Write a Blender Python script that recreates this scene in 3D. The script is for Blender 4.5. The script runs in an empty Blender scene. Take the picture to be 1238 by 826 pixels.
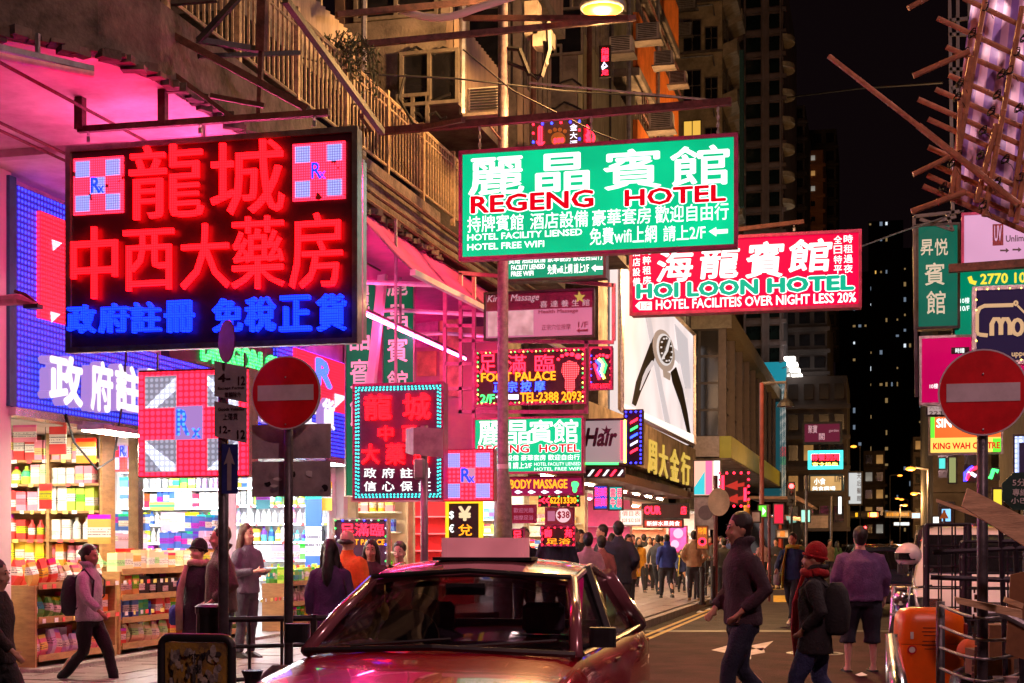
import bpy, bmesh, math, random
from mathutils import Vector, Matrix, noise as mnoise
random.seed(7)
S = bpy.context.scene
C = S.collection
PI = math.pi
R = math.radians

# ---------------------------------------------------------------- camera, night sky, exposure
F, HZ, CX, HC = 1780.0, 656.0, 619.0, 1.58          # focal length / horizon / centre in photo pixels, eye height
TH = math.atan(441 / F)                              # the camera looks 13.9 deg left of the street's direction (+Y)
cam = bpy.data.cameras.new('camera')
cam.sensor_width = 36
cam.lens = 36 * F / 1238
cam.shift_y = (HZ - 413) / 1238
cam.clip_start = .1
cam.clip_end = 3000
camo = bpy.data.objects.new('camera', cam)
C.objects.link(camo)
camo.location = (0, 0, HC)
camo.rotation_euler = (PI / 2, 0, TH)
S.camera = camo
W = bpy.data.worlds.new('World')
S.world = W
W.use_nodes = True
W.node_tree.nodes['Background'].inputs[0].default_value = (1.0, .48, .62, 1)   # city glow on a night sky
W.node_tree.nodes['Background'].inputs[1].default_value = .0009
S.view_settings.view_transform = 'Standard'
S.view_settings.look = 'None'
S.view_settings.exposure = 1.95
S.view_settings.gamma = 1
S.cycles.use_denoising = True
S.cycles.max_bounces = 6
S.cycles.transparent_max_bounces = 12
S.cycles.sample_clamp_indirect = 4

def lamp(name, loc, energy, color, radius=.15, kind='POINT', rot=None, size=None, size_y=None, spot=None):
    l = bpy.data.lights.new(name, kind)
    l.energy = energy
    l.color = color
    if kind == 'AREA':
        l.shape = 'RECTANGLE'
        l.size, l.size_y = size, size_y or size
    else:
        l.shadow_soft_size = radius
    if spot:
        l.spot_size = spot; l.spot_blend = .6
    o = bpy.data.objects.new(name, l)
    C.objects.link(o)
    o.location = loc
    if rot: o.rotation_euler = rot
    return o

# ---------------------------------------------------------------- rays through photo pixels
def ray(u, v=HZ):
    a = (u - CX) / F
    return (-math.sin(TH) + math.cos(TH) * a, math.cos(TH) + math.sin(TH) * a, (HZ - v) / F)
def PY(u, v, Y):
    d = ray(u, v); t = Y / d[1]
    return Vector((d[0] * t, Y, HC + d[2] * t))
def PX(u, v, X):
    d = ray(u, v); t = X / d[0]
    return Vector((X, d[1] * t, HC + d[2] * t))
def PG(u, v, z=0):
    d = ray(u, v); t = (z - HC) / d[2]
    return Vector((d[0] * t, d[1] * t, z))
def PD(u, D, z=0):
    d = ray(u)
    return Vector((d[0] * D, d[1] * D, z))

# ---------------------------------------------------------------- materials
MATS = {}
def nt(m):
    m.use_nodes = True
    n = m.node_tree
    return n, n.nodes['Principled BSDF']
def mat(name, col, rough=.6, metal=0., var=.25, scale=6., bump=.15, col2=None, detail=6, coat=0., spec=.5, stretch=None, bscale=None):
    """surface with noise-varied colour and a fine relief"""
    if name in MATS: return MATS[name]
    m = bpy.data.materials.new(name)
    n, b = nt(m)
    L = n.links.new
    tc = n.nodes.new('ShaderNodeTexCoord')
    mp = n.nodes.new('ShaderNodeMapping')
    if stretch: mp.inputs['Scale'].default_value = stretch
    L(tc.outputs['Object'], mp.inputs[0])
    no = n.nodes.new('ShaderNodeTexNoise')
    no.inputs['Scale'].default_value = scale
    no.inputs['Detail'].default_value = detail
    no.inputs['Roughness'].default_value = .65
    L(mp.outputs[0], no.inputs['Vector'])
    mx = n.nodes.new('ShaderNodeMix'); mx.data_type = 'RGBA'
    c2 = col2 or tuple(c * (1 - var) for c in col)
    c1 = col if col2 else tuple(min(1, c * (1 + var * .6)) for c in col)
    mx.inputs[6].default_value = (*c2, 1); mx.inputs[7].default_value = (*c1, 1)
    rp = n.nodes.new('ShaderNodeValToRGB')
    rp.color_ramp.elements[0].position = .35; rp.color_ramp.elements[1].position = .65
    L(no.outputs[0], rp.inputs[0]); L(rp.outputs[0], mx.inputs[0])
    L(mx.outputs[2], b.inputs['Base Color'])
    b.inputs['Roughness'].default_value = rough
    b.inputs['Metallic'].default_value = metal
    b.inputs['Coat Weight'].default_value = coat
    b.inputs['Specular IOR Level'].default_value = spec
    if bump:
        bp = n.nodes.new('ShaderNodeBump'); bp.inputs['Strength'].default_value = bump
        bp.inputs['Distance'].default_value = .02
        n2 = n.nodes.new('ShaderNodeTexNoise'); n2.inputs['Scale'].default_value = bscale or scale * 5
        n2.inputs['Detail'].default_value = 4
        L(mp.outputs[0], n2.inputs['Vector']); L(n2.outputs[0], bp.inputs['Height']); L(bp.outputs[0], b.inputs['Normal'])
    MATS[name] = m
    return m
def ocol(name, rough=.7, metal=0., var=.3, scale=9., bump=.2, coat=0., translucent=False):
    """the same, but the colour comes from the object (obj.color)"""
    m = mat(name, (.5, .5, .5), rough, metal, var, scale, bump, coat=coat)
    n = m.node_tree
    if 'OI' not in n.nodes:
        oi = n.nodes.new('ShaderNodeObjectInfo'); oi.name = 'OI'
        mx = [x for x in n.nodes if x.type == 'MIX'][0]
        mul = n.nodes.new('ShaderNodeMix'); mul.data_type = 'RGBA'; mul.blend_type = 'MULTIPLY'
        mul.inputs[0].default_value = 1
        mx.inputs[6].default_value = (1 - var, 1 - var, 1 - var, 1); mx.inputs[7].default_value = (1, 1, 1, 1)
        n.links.new(mx.outputs[2], mul.inputs[6]); n.links.new(oi.outputs['Color'], mul.inputs[7])
        n.links.new(mul.outputs[2], n.nodes['Principled BSDF'].inputs['Base Color'])
    return m
def emit(name, col, s=1., var=0., scale=3., base=None):
    """something that gives off light: lit sign faces, neon, lamps"""
    if name in MATS: return MATS[name]
    s *= .29 if s < 3.2 else .58
    m = bpy.data.materials.new(name)
    n, b = nt(m)
    b.inputs['Base Color'].default_value = (*(base or tuple(c * .12 for c in col)), 1)
    b.inputs['Roughness'].default_value = .5
    b.inputs['Specular IOR Level'].default_value = .12
    b.inputs['Emission Color'].default_value = (*col, 1)
    b.inputs['Emission Strength'].default_value = s
    if var:
        L = n.links.new
        tc = n.nodes.new('ShaderNodeTexCoord'); no = n.nodes.new('ShaderNodeTexNoise')
        no.inputs['Scale'].default_value = scale; no.inputs['Detail'].default_value = 2
        mr = n.nodes.new('ShaderNodeMapRange'); mr.inputs[1].default_value = .3; mr.inputs[2].default_value = .7
        mr.inputs[3].default_value = s * (1 - var); mr.inputs[4].default_value = s * (1 + var)
        L(tc.outputs['Object'], no.inputs[0]); L(no.outputs[0], mr.inputs[0]); L(mr.outputs[0], b.inputs['Emission Strength'])
    MATS[name] = m
    return m
def led(name, col, s=6., pitch=.026, low=.06, base=(.03, .01, .01), dot=.35, fault=0.):
    """a field of separate light-emitting diodes on a regular grid"""
    if name in MATS: return MATS[name]
    s *= .41
    m = bpy.data.materials.new(name)
    n, b = nt(m)
    L = n.links.new
    def math_(op, a, bb=None):
        x = n.nodes.new('ShaderNodeMath'); x.operation = op
        for i, q in enumerate((a, bb)):
            if q is None: continue
            if isinstance(q, (int, float)): x.inputs[i].default_value = q
            else: L(q, x.inputs[i])
        return x.outputs[0]
    tc = n.nodes.new('ShaderNodeTexCoord'); sp = n.nodes.new('ShaderNodeSeparateXYZ')
    L(tc.outputs['Object'], sp.inputs[0])
    h = math_('ADD', sp.outputs[0], sp.outputs[1])
    k = PI / pitch
    sx = math_('ABSOLUTE', math_('SINE', math_('MULTIPLY', h, k)))
    sz = math_('ABSOLUTE', math_('SINE', math_('MULTIPLY', sp.outputs[2], k)))
    pr = math_('MULTIPLY', sx, sz)
    mr = n.nodes.new('ShaderNodeMapRange'); mr.inputs[1].default_value = dot; mr.inputs[2].default_value = dot + .3
    mr.inputs[3].default_value = low * s; mr.inputs[4].default_value = s
    L(pr, mr.inputs[0])
    out = mr.outputs[0]
    if fault:
        no = n.nodes.new('ShaderNodeTexNoise'); no.inputs['Scale'].default_value = 9
        L(tc.outputs['Object'], no.inputs[0])
        out = math_('MULTIPLY', out, math_('GREATER_THAN', no.outputs[0], fault))
    b.inputs['Base Color'].default_value = (*base, 1)
    b.inputs['Emission Color'].default_value = (*col, 1)
    L(out, b.inputs['Emission Strength'])
    MATS[name] = m
    return m
def glass(name, tint=(.5, .5, .55), rough=.03, reflect=.12):
    if name in MATS: return MATS[name]
    m = bpy.data.materials.new(name); m.use_nodes = True
    n = m.node_tree; n.nodes.clear(); L = n.links.new
    o = n.nodes.new('ShaderNodeOutputMaterial'); t = n.nodes.new('ShaderNodeBsdfTransparent'); g = n.nodes.new('ShaderNodeBsdfGlossy')
    t.inputs[0].default_value = (*tint, 1); g.inputs['Roughness'].default_value = rough
    lw = n.nodes.new('ShaderNodeLayerWeight'); lw.inputs[0].default_value = .25
    mr = n.nodes.new('ShaderNodeMapRange'); mr.inputs[3].default_value = reflect; mr.inputs[4].default_value = .9
    mx = n.nodes.new('ShaderNodeMixShader')
    L(lw.outputs['Fresnel'], mr.inputs[0]); L(mr.outputs[0], mx.inputs[0]); L(t.outputs[0], mx.inputs[1]); L(g.outputs[0], mx.inputs[2]); L(mx.outputs[0], o.inputs[0])
    MATS[name] = m
    return m

# ---------------------------------------------------------------- objects
ORG = {}
def origin(o): return ORG.get(o.name, Vector((0, 0, 0)))
def tag(o, label=None, cat=None, group=None, kind=None):
    if label: o['label'] = label
    if cat: o['category'] = cat
    if group: o['group'] = group
    if kind: o['kind'] = kind
    return o
def thing(name, label, cat, loc=(0, 0, 0), rz=0., group=None):
    o = bpy.data.objects.new(name, None)
    o.empty_display_size = .2
    C.objects.link(o)
    o.location = loc; o.rotation_euler = (0, 0, rz)
    ORG[o.name] = Vector(loc)
    return tag(o, label, cat, group)
class MB:
    """collects shapes for ONE mesh object"""
    def __init__(s): s.v = []; s.f = []
    def add(s, v, f):
        k = len(s.v); s.v += [tuple(p) for p in v]; s.f += [tuple(i + k for i in q) for q in f]; return s
    def box(s, c, d, rz=0.):
        x, y, z = (q / 2 for q in d); ca, sa = math.cos(rz), math.sin(rz)
        P = [(-x, -y, -z), (x, -y, -z), (x, y, -z), (-x, y, -z), (-x, -y, z), (x, -y, z), (x, y, z), (-x, y, z)]
        P = [(c[0] + a * ca - b * sa, c[1] + a * sa + b * ca, c[2] + e) for a, b, e in P]
        return s.add(P, [(0, 3, 2, 1), (4, 5, 6, 7), (0, 1, 5, 4), (1, 2, 6, 5), (2, 3, 7, 6), (3, 0, 4, 7)])
    def box2(s, a, b):
        return s.box([(p + q) / 2 for p, q in zip(a, b)], [abs(q - p) for p, q in zip(a, b)])
    def quad(s, *p): return s.add(p, [tuple(range(len(p)))])
    def tube(s, pts, r, n=8, cap=True, flat=1.):
        pts = [Vector(p) for p in pts]
        rs = r if isinstance(r, (list, tuple)) else [r] * len(pts)
        V = []; Fc = []; up = None
        for i, p in enumerate(pts):
            d = (pts[min(i + 1, len(pts) - 1)] - pts[max(i - 1, 0)])
            if d.length < 1e-9: d = Vector((0, 0, 1))
            d.normalize()
            if up is None:
                up = Vector((0, 0, 1)) if abs(d.z) < .9 else Vector((1, 0, 0))
            a = d.cross(up).normalized(); b = a.cross(d).normalized(); up = b
            for k in range(n):
                t = 2 * PI * k / n
                V.append(p + (a * math.cos(t) + b * math.sin(t) * flat) * rs[i])
        for i in range(len(pts) - 1):
            for k in range(n):
                Fc.append((i * n + k, i * n + (k + 1) % n, (i + 1) * n + (k + 1) % n, (i + 1) * n + k))
        if cap:
            Fc.append(tuple(range(n - 1, -1, -1))); Fc.append(tuple((len(pts) - 1) * n + k for k in range(n)))
        return s.add(V, Fc)
    def bar(s, a, b, w, h=None):
        """square bar between two points"""
        a, b = Vector(a), Vector(b); d = (b - a).normalized(); h = h or w
        up = Vector((0, 0, 1)) if abs(d.z) < .95 else Vector((0, 1, 0))
        x = d.cross(up).normalized() * (w / 2); y = x.cross(d).normalized() * (h / 2)
        P = [a - x - y, a + x - y, a + x + y, a - x + y, b - x - y, b + x - y, b + x + y, b - x + y]
        return s.add(P, [(0, 3, 2, 1), (4, 5, 6, 7), (0, 1, 5, 4), (1, 2, 6, 5), (2, 3, 7, 6), (3, 0, 4, 7)])
    def lathe(s, c, prof, n=16, sx=1., sy=1.):
        V = []; Fc = []
        for r, z in prof:
            for k in range(n):
                t = 2 * PI * k / n
                V.append((c[0] + r * math.cos(t) * sx, c[1] + r * math.sin(t) * sy, c[2] + z))
        for i in range(len(prof) - 1):
            for k in range(n):
                Fc.append((i * n + k, i * n + (k + 1) % n, (i + 1) * n + (k + 1) % n, (i + 1) * n + k))
        Fc.append(tuple(range(n - 1, -1, -1))); Fc.append(tuple((len(prof) - 1) * n + k for k in range(n)))
        return s.add(V, Fc)
    def ball(s, c, r, n=10, sc=(1, 1, 1)):
        m = max(4, n // 2)
        V = [(c[0], c[1], c[2] - r * sc[2])]
        for i in range(1, m):
            t = PI * i / m
            for k in range(n):
                p = 2 * PI * k / n
                V.append((c[0] + r * sc[0] * math.sin(t) * math.cos(p), c[1] + r * sc[1] * math.sin(t) * math.sin(p), c[2] - r * sc[2] * math.cos(t)))
        V.append((c[0], c[1], c[2] + r * sc[2]))
        Fc = [(0, 1 + (k + 1) % n, 1 + k) for k in range(n)]
        for i in range(m - 2):
            a = 1 + i * n
            Fc += [(a + k, a + (k + 1) % n, a + n + (k + 1) % n, a + n + k) for k in range(n)]
        a = 1 + (m - 2) * n; e = len(V) - 1
        Fc += [(a + k, a + (k + 1) % n, e) for k in range(n)]
        return s.add(V, Fc)
    def prism(s, poly, ext):
        """3-D outline pushed along a vector"""
        poly = [Vector(p) for p in poly]; e = Vector(ext); n = len(poly)
        V = poly + [p + e for p in poly]
        Fc = [tuple(range(n - 1, -1, -1)), tuple(range(n, 2 * n))]
        Fc += [(k, (k + 1) % n, n + (k + 1) % n, n + k) for k in range(n)]
        return s.add(V, Fc)
    def rbox(s, c, d, r, seg=3):
        """box with rounded vertical edges"""
        x, y = d[0] / 2, d[1] / 2; poly = []
        for sx, sy, a0 in ((1, 1, 0), (-1, 1, 90), (-1, -1, 180), (1, -1, 270)):
            for k in range(seg + 1):
                a = R(a0 + 90 * k / seg)
                poly.append((c[0] + sx * (x - r) + r * math.cos(a), c[1] + sy * (y - r) + r * math.sin(a), c[2] - d[2] / 2))
        return s.prism(poly, (0, 0, d[2]))
    def mesh(s, name, off=Vector((0, 0, 0)), smooth=False):
        me = bpy.data.meshes.new(name)
        me.from_pydata([(p[0] - off[0], p[1] - off[1], p[2] - off[2]) for p in s.v], [], s.f)
        if smooth: me.polygons.foreach_set('use_smooth', [True] * len(me.polygons))
        me.update()
        return me
    def build(s, name, m, parent=None, smooth=False, world=True, fix=False, color=None, label=None, cat=None, group=None, kind=None, bevel=0., autosmooth=None):
        if parent is not None: off = origin(parent) if world else Vector((0, 0, 0))
        else:
            xs = [p[0] for p in s.v]; ys = [p[1] for p in s.v]; zs = [p[2] for p in s.v]
            off = Vector(((min(xs) + max(xs)) / 2, (min(ys) + max(ys)) / 2, min(zs))) if world else Vector((0, 0, 0))
        me = s.mesh(name, off, smooth)
        if fix or bevel:
            b = bmesh.new(); b.from_mesh(me)
            if fix: bmesh.ops.recalc_face_normals(b, faces=b.faces)
            if bevel: bmesh.ops.bevel(b, geom=list(b.edges), offset=bevel, segments=1, affect='EDGES', clamp_overlap=True)
            b.to_mesh(me); b.free()
        if autosmooth:
            me.polygons.foreach_set('use_smooth', [True] * len(me.polygons)); me.set_sharp_from_angle(angle=R(autosmooth))
        return link(name, me, m, parent, off if parent is None else None, color, label, cat, group, kind)
def link(name, me, m=None, parent=None, loc=None, color=None, label=None, cat=None, group=None, kind=None):
    o = bpy.data.objects.new(name, me); C.objects.link(o)
    if m is not None and not me.materials: me.materials.append(m)
    if parent is not None:
        o.parent = parent; ORG[o.name] = origin(parent)
    elif loc is not None:
        o.location = loc; ORG[o.name] = Vector(loc)
    if color: o.color = (*color, 1)
    return tag(o, label, cat, group, kind)
def copy_tree(o, parent=None, loc=None, rz=None, label=None):
    c = o.copy(); C.objects.link(c); c.parent = parent
    if loc is not None: c.location = loc
    if rz is not None: c.rotation_euler.z = rz
    if label: c['label'] = label
    ORG[c.name] = Vector(loc) if loc is not None else origin(parent) if parent else origin(o)
    for ch in KIDS(o): copy_tree(ch, c)
    return c
def KIDS(o): return list(o.children)
def struct(name, mb, m, **k): return mb.build(name, m, kind='structure', **k)

# ---------------------------------------------------------------- lettering
TMP = bpy.data.scenes.new('workbench')       # small side scene where lettering and figures are evaluated; removed at the end
def baked(o):
    TMP.collection.objects.link(o); vl = TMP.view_layers[0]; vl.update()
    me = bpy.data.meshes.new_from_object(o.evaluated_get(vl.depsgraph)); bpy.data.objects.remove(o)
    return me
GL = {}
def glyphs(text, bold=0., ext=False):
    if any(ord(c) > 0x2e80 for c in text): bold *= .42
    k = (text, bold, ext)
    if k in GL: return GL[k]
    cu = bpy.data.curves.new('t', 'FONT'); cu.body = text; cu.resolution_u = 2
    if ext: cu.extrude = .5
    me = baked(bpy.data.objects.new('t', cu))
    vs = [tuple(v.co) for v in me.vertices]; fs = [tuple(p.vertices) for p in me.polygons]
    bpy.data.curves.remove(cu); bpy.data.meshes.remove(me)
    V, Fc = [], []
    for i, (dx, dy) in enumerate([(0, 0)] if not bold else [(0, 0), (1, 0), (-1, 0), (0, 1), (0, -1), (.7, .7), (-.7, -.7), (.7, -.7), (-.7, .7)][:9 if bold > .018 else 5]):
        k0 = len(V)
        V += [(x + dx * bold, y + dy * bold, z + i * .012) for x, y, z in vs]; Fc += [tuple(q + k0 for q in f) for f in fs]
    xs = [p[0] for p in V]; ys = [p[1] for p in V]
    x0, x1, y0, y1 = min(xs), max(xs), min(ys), max(ys)
    V = [((x - x0) / (x1 - x0), (y - y0) / (y1 - y0), z) for x, y, z in V]
    GL[k] = (V, Fc)
    return GL[k]
class Plane:
    """upright plane across the street (facing the camera, Y) or along the left facades (facing the street, X)"""
    def __init__(s, kind, c): s.k, s.c = kind, c
    def a(s, u): return PY(u, HZ, s.c).x if s.k == 'Y' else PX(u, HZ, s.c).y
    def b(s, u, v): return PY(u, v, s.c).z if s.k == 'Y' else PX(u, v, s.c).z
    def pt(s, a, b, d=0.): return Vector((a, s.c - d, b)) if s.k == 'Y' else Vector((s.c + d, a, b))
    def rect(s, u0, u1, vt, vb):
        um = (u0 + u1) / 2
        return s.a(u0), s.a(u1), s.b(um, vb), s.b(um, vt)
    def fbox(s, mb, a0, a1, b0, b1, d0, d1): return mb.box2(s.pt(a0, b0, d0), s.pt(a1, b1, d1))
    def text(s, mb, t, a0, a1, b0, b1, d=.004, ext=0., bold=0., skew=0.):
        V, Fc = glyphs(t, bold, ext > 0)
        e = ext if ext > 0 else .004
        mb.add([s.pt(a0 + x * (a1 - a0) + (y - .5) * skew, b0 + y * (b1 - b0), d + (z + (.5 if ext > 0 else 0)) * e) for x, y, z in V], Fc)
        return mb
def sign(name, label, cat, pl, px, depth, face, frame, items, group=None, fw=.05, facename='sign_face', back=True):
    """a box sign with frame, lit face and lettering; px = photo rectangle (u0,u1,v_top,v_bottom at its middle)"""
    a0, a1, b0, b1 = pl.rect(*px)
    c = pl.pt((a0 + a1) / 2, b0, 0)
    t = thing(name, label, cat, c, group=group)
    mb = MB()
    D = depth
    pl.fbox(mb, a0, a1, b0, b1, -D, -.02)
    mb.build('cabinet', frame, t)
    mb = MB()
    pl.fbox(mb, a0 - .01, a1 + .01, b1 - fw, b1 + .01, -.018, .03); pl.fbox(mb, a0 - .01, a1 + .01, b0 - .01, b0 + fw, -.018, .03)
    pl.fbox(mb, a0 - .01, a0 + fw, b0 + fw, b1 - fw, -.018, .028); pl.fbox(mb, a1 - fw, a1 + .01, b0 + fw, b1 - fw, -.018, .028)
    mb.build('frame', frame, t)
    mb = MB(); pl.fbox(mb, a0 + fw, a1 - fw, b0 + fw, b1 - fw, -.016, 0)
    mb.build(facename, face, t)
    put(t, pl, items)
    return t
def put(t, pl, items):
    for it in items:
        k = it[0]
        if k == 't':        # ('t', text, u0,u1,vt,vb, mat, {opts})
            _, tx, u0, u1, vt, vb, m, o = it
            mb = MB(); r = pl.rect(u0, u1, vt, vb)
            w = [(1, tx)]
            if o.get('out'):   # white outline behind the letters
                ob = MB(); e = (r[3] - r[2]) * .05
                pl.text(ob, tx, r[0] - e, r[1] + e, r[2] - e, r[3] + e, o.get('d', .004), 0, o.get('bold', 0) + .05); ob.build('lettering_outline', o['out'], t)
                pl.text(mb, tx, *r, o.get('d', .004) + .006, o.get('ext', 0), o.get('bold', 0))
            else: pl.text(mb, tx, *r, o.get('d', .004), o.get('ext', 0), o.get('bold', 0), o.get('skew', 0))
            mb.build(o.get('name', 'lettering'), m, t)
        elif k == 'r':      # rectangle panel
            _, u0, u1, vt, vb, m, o = it
            mb = MB(); a0, a1, b0, b1 = pl.rect(u0, u1, vt, vb); d = o.get('d', .002)
            pl.fbox(mb, a0, a1, b0, b1, d, d + o.get('th', .004)); mb.build(o.get('name', 'panel'), m, t)
        elif k == 'p':      # polygon in photo pixels
            _, poly, m, o = it
            d = o.get('d', .002)
            mb = MB(); P = [pl.pt(pl.a(u), pl.b(u, v), d) for u, v in poly]
            mb.prism(P, pl.pt(0, 0, o.get('th', .006)) - pl.pt(0, 0, 0)); mb.build(o.get('name', 'graphic'), m, t, fix=True)
        elif k == 'l':      # line / neon tube through photo pixels
            _, poly, r_, m, o = it
            P = [pl.pt(pl.a(u), pl.b(u, v), o.get('d', .02)) for u, v in poly]
            MB().tube(P, r_, 5).build(o.get('name', 'neon_tube'), m, t)
        elif k == 'rx':     # chemist's chequered cross
            _, u0, u1, vt, vb, o = it
            a0, a1, b0, b1 = pl.rect(u0, u1, vt, vb); d = o.get('d', .002); rm, wm, bm_ = o['m']
            w, h = a1 - a0, b1 - b0
            mb = MB(); pl.fbox(mb, a0, a1, b0, b1, d, d + .02); mb.build('red_cross_panel', rm, t)
            q = .05
            for i, (x, y) in enumerate(((q, q), (.66, q), (q, .66), (.66, .66))):
                mb = MB(); pl.fbox(mb, a0 + x * w, a0 + (x + .29) * w, b0 + y * h, b0 + (y + .29) * h, d + .021, d + .026); mb.build('white_square', wm, t)
            mb = MB(); pl.fbox(mb, a0 + .35 * w, a0 + .65 * w, b0 + .35 * h, b0 + .65 * h, d + .021, d + .026); mb.build('centre_square', o.get('cm', wm), t)
            mb = MB(); pl.text(mb, 'R', a0 + .365 * w, a0 + .56 * w, b0 + .37 * h, b0 + .65 * h, d + .03, 0, .02)
            pl.text(mb, 'x', a0 + .52 * w, a0 + .64 * w, b0 + .355 * h, b0 + .48 * h, d + .036, 0, .01); mb.build('lettering', bm_, t)
        elif k == 'b':      # border of bulbs
            _, u0, u1, vt, vb, m, o = it
            a0, a1, b0, b1 = pl.rect(u0, u1, vt, vb); st = o.get('step', .09); r_ = o.get('r', .018)
            pts = []
            nx = max(2, int((a1 - a0) / st)); nz = max(2, int((b1 - b0) / st))
            for i in range(nx): pts += [(a0 + (a1 - a0) * i / nx, b1), (a1 - (a1 - a0) * i / nx, b0)]
            for i in range(nz): pts += [(a1, b1 - (b1 - b0) * i / nz), (a0, b0 + (b1 - b0) * i / nz)]
            ms = m if isinstance(m, (list, tuple)) else [m]
            for j, mm in enumerate(ms):
                mb = MB()
                for a, b in pts[j::len(ms)]: mb.ball(pl.pt(a, b, .02), r_, 6)
                mb.build('bulb_border', mm, t, kind='stuff')
# ---------------------------------------------------------------- shared materials
GALV = mat('galvanised steel', (.35, .35, .37), .45, .7, .35, 7, .2)
DKST = mat('dark painted steel', (.035, .03, .033), .5, .3, .4, 8, .25)
RUST = mat('rusty painted steel', (.10, .035, .03), .7, .2, .5, 10, .4)
CONC = mat('stained concrete', (.24, .20, .17), .9, 0, 0, 1.6, .5, col2=(.06, .05, .045), bscale=30)
OLDC = mat('mossy old concrete', (.16, .12, .11), .95, 0, 0, 2.6, .9, col2=(.035, .028, .025), bscale=14)
PLAS = mat('cream render', (.50, .42, .32), .85, 0, .3, 2.5, .3)
WPLA = mat('white plaster', (.72, .70, .68), .8, 0, .1, 1.5, .15)
WOOD = mat('pale plywood', (.60, .40, .22), .6, 0, .35, 5, .2, stretch=(1, 1, 6))
BLK = mat('black plastic', (.015, .015, .018), .45, 0, .3, 20, .1)
CHROME = mat('worn chrome', (.6, .6, .62), .22, 1, .2, 9, .05)
RUB = mat('rubber', (.012, .012, .012), .85, 0, .3, 30, .2)
PAPER = mat('white paper', (.75, .73, .70), .8, 0, .15, 8, .05)
DGLASS = glass('dark window glass', (.25, .25, .28), .05, .15)
CGLASS = glass('clear glass', (.86, .88, .9), .02, .08)
OPAQG = mat('black glazing', (.012, .012, .016), .12, 0, .5, 3, .05, spec=.8)
WHITE_E = emit('lit white letters', (1, .97, .95), 1.5)
RED_E = emit('red letters lit from behind', (.85, .0, .02), 1.2)

# ================================================================= THE SETTING
XF, XK = -9.2, -4.08            # shop front line and kerb line on the left
ROAD = mat('worn asphalt', (.058, .046, .048), .65, 0, 0, 1.3, .7, col2=(.02, .015, .018), bscale=50, spec=.08)
PAVE = mat('worn paving tile', (.23, .19, .17), .38, 0, .35, 5, .3)
JOINT = mat('dirty tile bed', (.07, .06, .055), .8)
KERB = mat('kerb granite', (.25, .23, .22), .6, 0, .35, 9, .4)
mb = MB()
mb.quad((-160, -60, 0), (160, -60, 0), (160, 700, 0), (-160, 700, 0))
struct('road', mb, ROAD)
# left pavement: bed, tiles, kerb stones
pv = thing('pavement', None, None); pv['kind'] = 'structure'
MB().box2((XF - 4, 6, .002), (XK - .16, 170, .125)).build('tile_bed', JOINT, pv)
mb = MB()
rnd = random.Random(3)
tiles = []
y = 12.0
while y < 62:
    for i in range(12):
        x = XF + .05 + i * .405
        tiles.append((x, y))
    y += .405
small = MB()
tm = []
for vv in range(4):
    q = MB().box((0, 0, .02), (.392, .392, .04)); me = q.mesh('tile'); me.materials.append(PAVE); tm.append(me)
for k, (x, y) in enumerate(tiles):
    h = .115 + rnd.uniform(0, .008)
    if 30 < y < 40 and len([1]) and x > -7.9:
        o = link('tile', rnd.choice(tm), None, pv); o.location = (x + .2, y + .2, h); o.rotation_euler = (rnd.uniform(-.008, .008), rnd.uniform(-.008, .008), 0)
    else: small.box((x + .2, y + .2, h + .02), (.392, .392, .04))
small.build('tile_field', PAVE, pv, kind='stuff')
km = MB().box((0, 0, .075), (.15, .985, .146)).mesh('kerb_stone'); km.materials.append(KERB)
for i in range(150):
    o = link('kerb_stone', km, None, pv); o.location = (XK - .075, 8 + i, rnd.uniform(0, .006))
# right pavement
pr = thing('pavement', None, None); pr['kind'] = 'structure'
MB().box2((1.5, 19.5, .002), (9, 170, .125)).build('tile_bed', JOINT, pr)
for i in range(90):
    o = link('kerb_stone', km, None, pr); o.location = (1.42, 20 + i, .002)
# painted markings
YEL = mat('worn yellow road paint', (.55, .36, .03), .6, 0, .5, 6, .2)
WPT = mat('worn white road paint', (.55, .52, .5), .6, 0, .4, 6, .2)
mb = MB()
for x in (XK + .22, XK + .4):
    mb.quad((x, 21, .004), (x + .09, 21, .004), (x + .09, 120, .004), (x, 120, .004))
struct('kerb_line_marking', mb, YEL)
mb = MB()
def groundpoly(px, z=.004): return [tuple(PG(u, v, z)) for u, v in px]
mb.quad(*groundpoly([(860, 786), (885, 779), (885, 791)])); mb.quad(*groundpoly([(885, 787), (908, 786), (908, 797), (890, 798)])); mb.quad(*groundpoly([(905, 781), (935, 775), (921, 787)]))
mb.quad(*groundpoly([(905, 786), (923, 783), (925, 789), (908, 792)]))
struct('road_arrow_marking', mb, WPT)
mb = MB()
for (u0, v0, u1, v1) in ((905, 708, 960, 713), (935, 720, 962, 728), (1062, 712, 1092, 717), (1066, 703, 1088, 707), (900, 700, 950, 703)):
    mb.quad(*groundpoly([(u0, v1), (u1, v1), (u1, v0), (u0, v0)], .005))
struct('yellow_box_marking', mb, YEL)
mb = MB(); mb.quad(*groundpoly([(780, 762), (1100, 762), (1120, 764), (780, 764)], .003)); 
struct('asphalt_joint', mb, mat('tar seam', (.012, .011, .012), .5))
# darker patch before the crossing; light of the red signs put into its colour
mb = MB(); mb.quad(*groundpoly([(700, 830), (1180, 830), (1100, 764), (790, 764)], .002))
struct('front_road_patch', mb, mat('asphalt tinted by red signs', (.05, .014, .02), .7, 0, .5, 1.2, .7, bscale=50, spec=.06))
mh = thing('manhole_cover', 'round iron manhole cover set in the road before the crossing', 'manhole cover', PG(985, 790, .004))
MB().lathe(mh.location, [(.33, 0), (.33, .006), (.30, .012), (0.001, .012)], 24).build('lid', DKST, mh)
MB().lathe(mh.location, [(.40, 0), (.40, .005), (.34, .006), (.34, 0)], 24).build('rim', GALV, mh)
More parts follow.
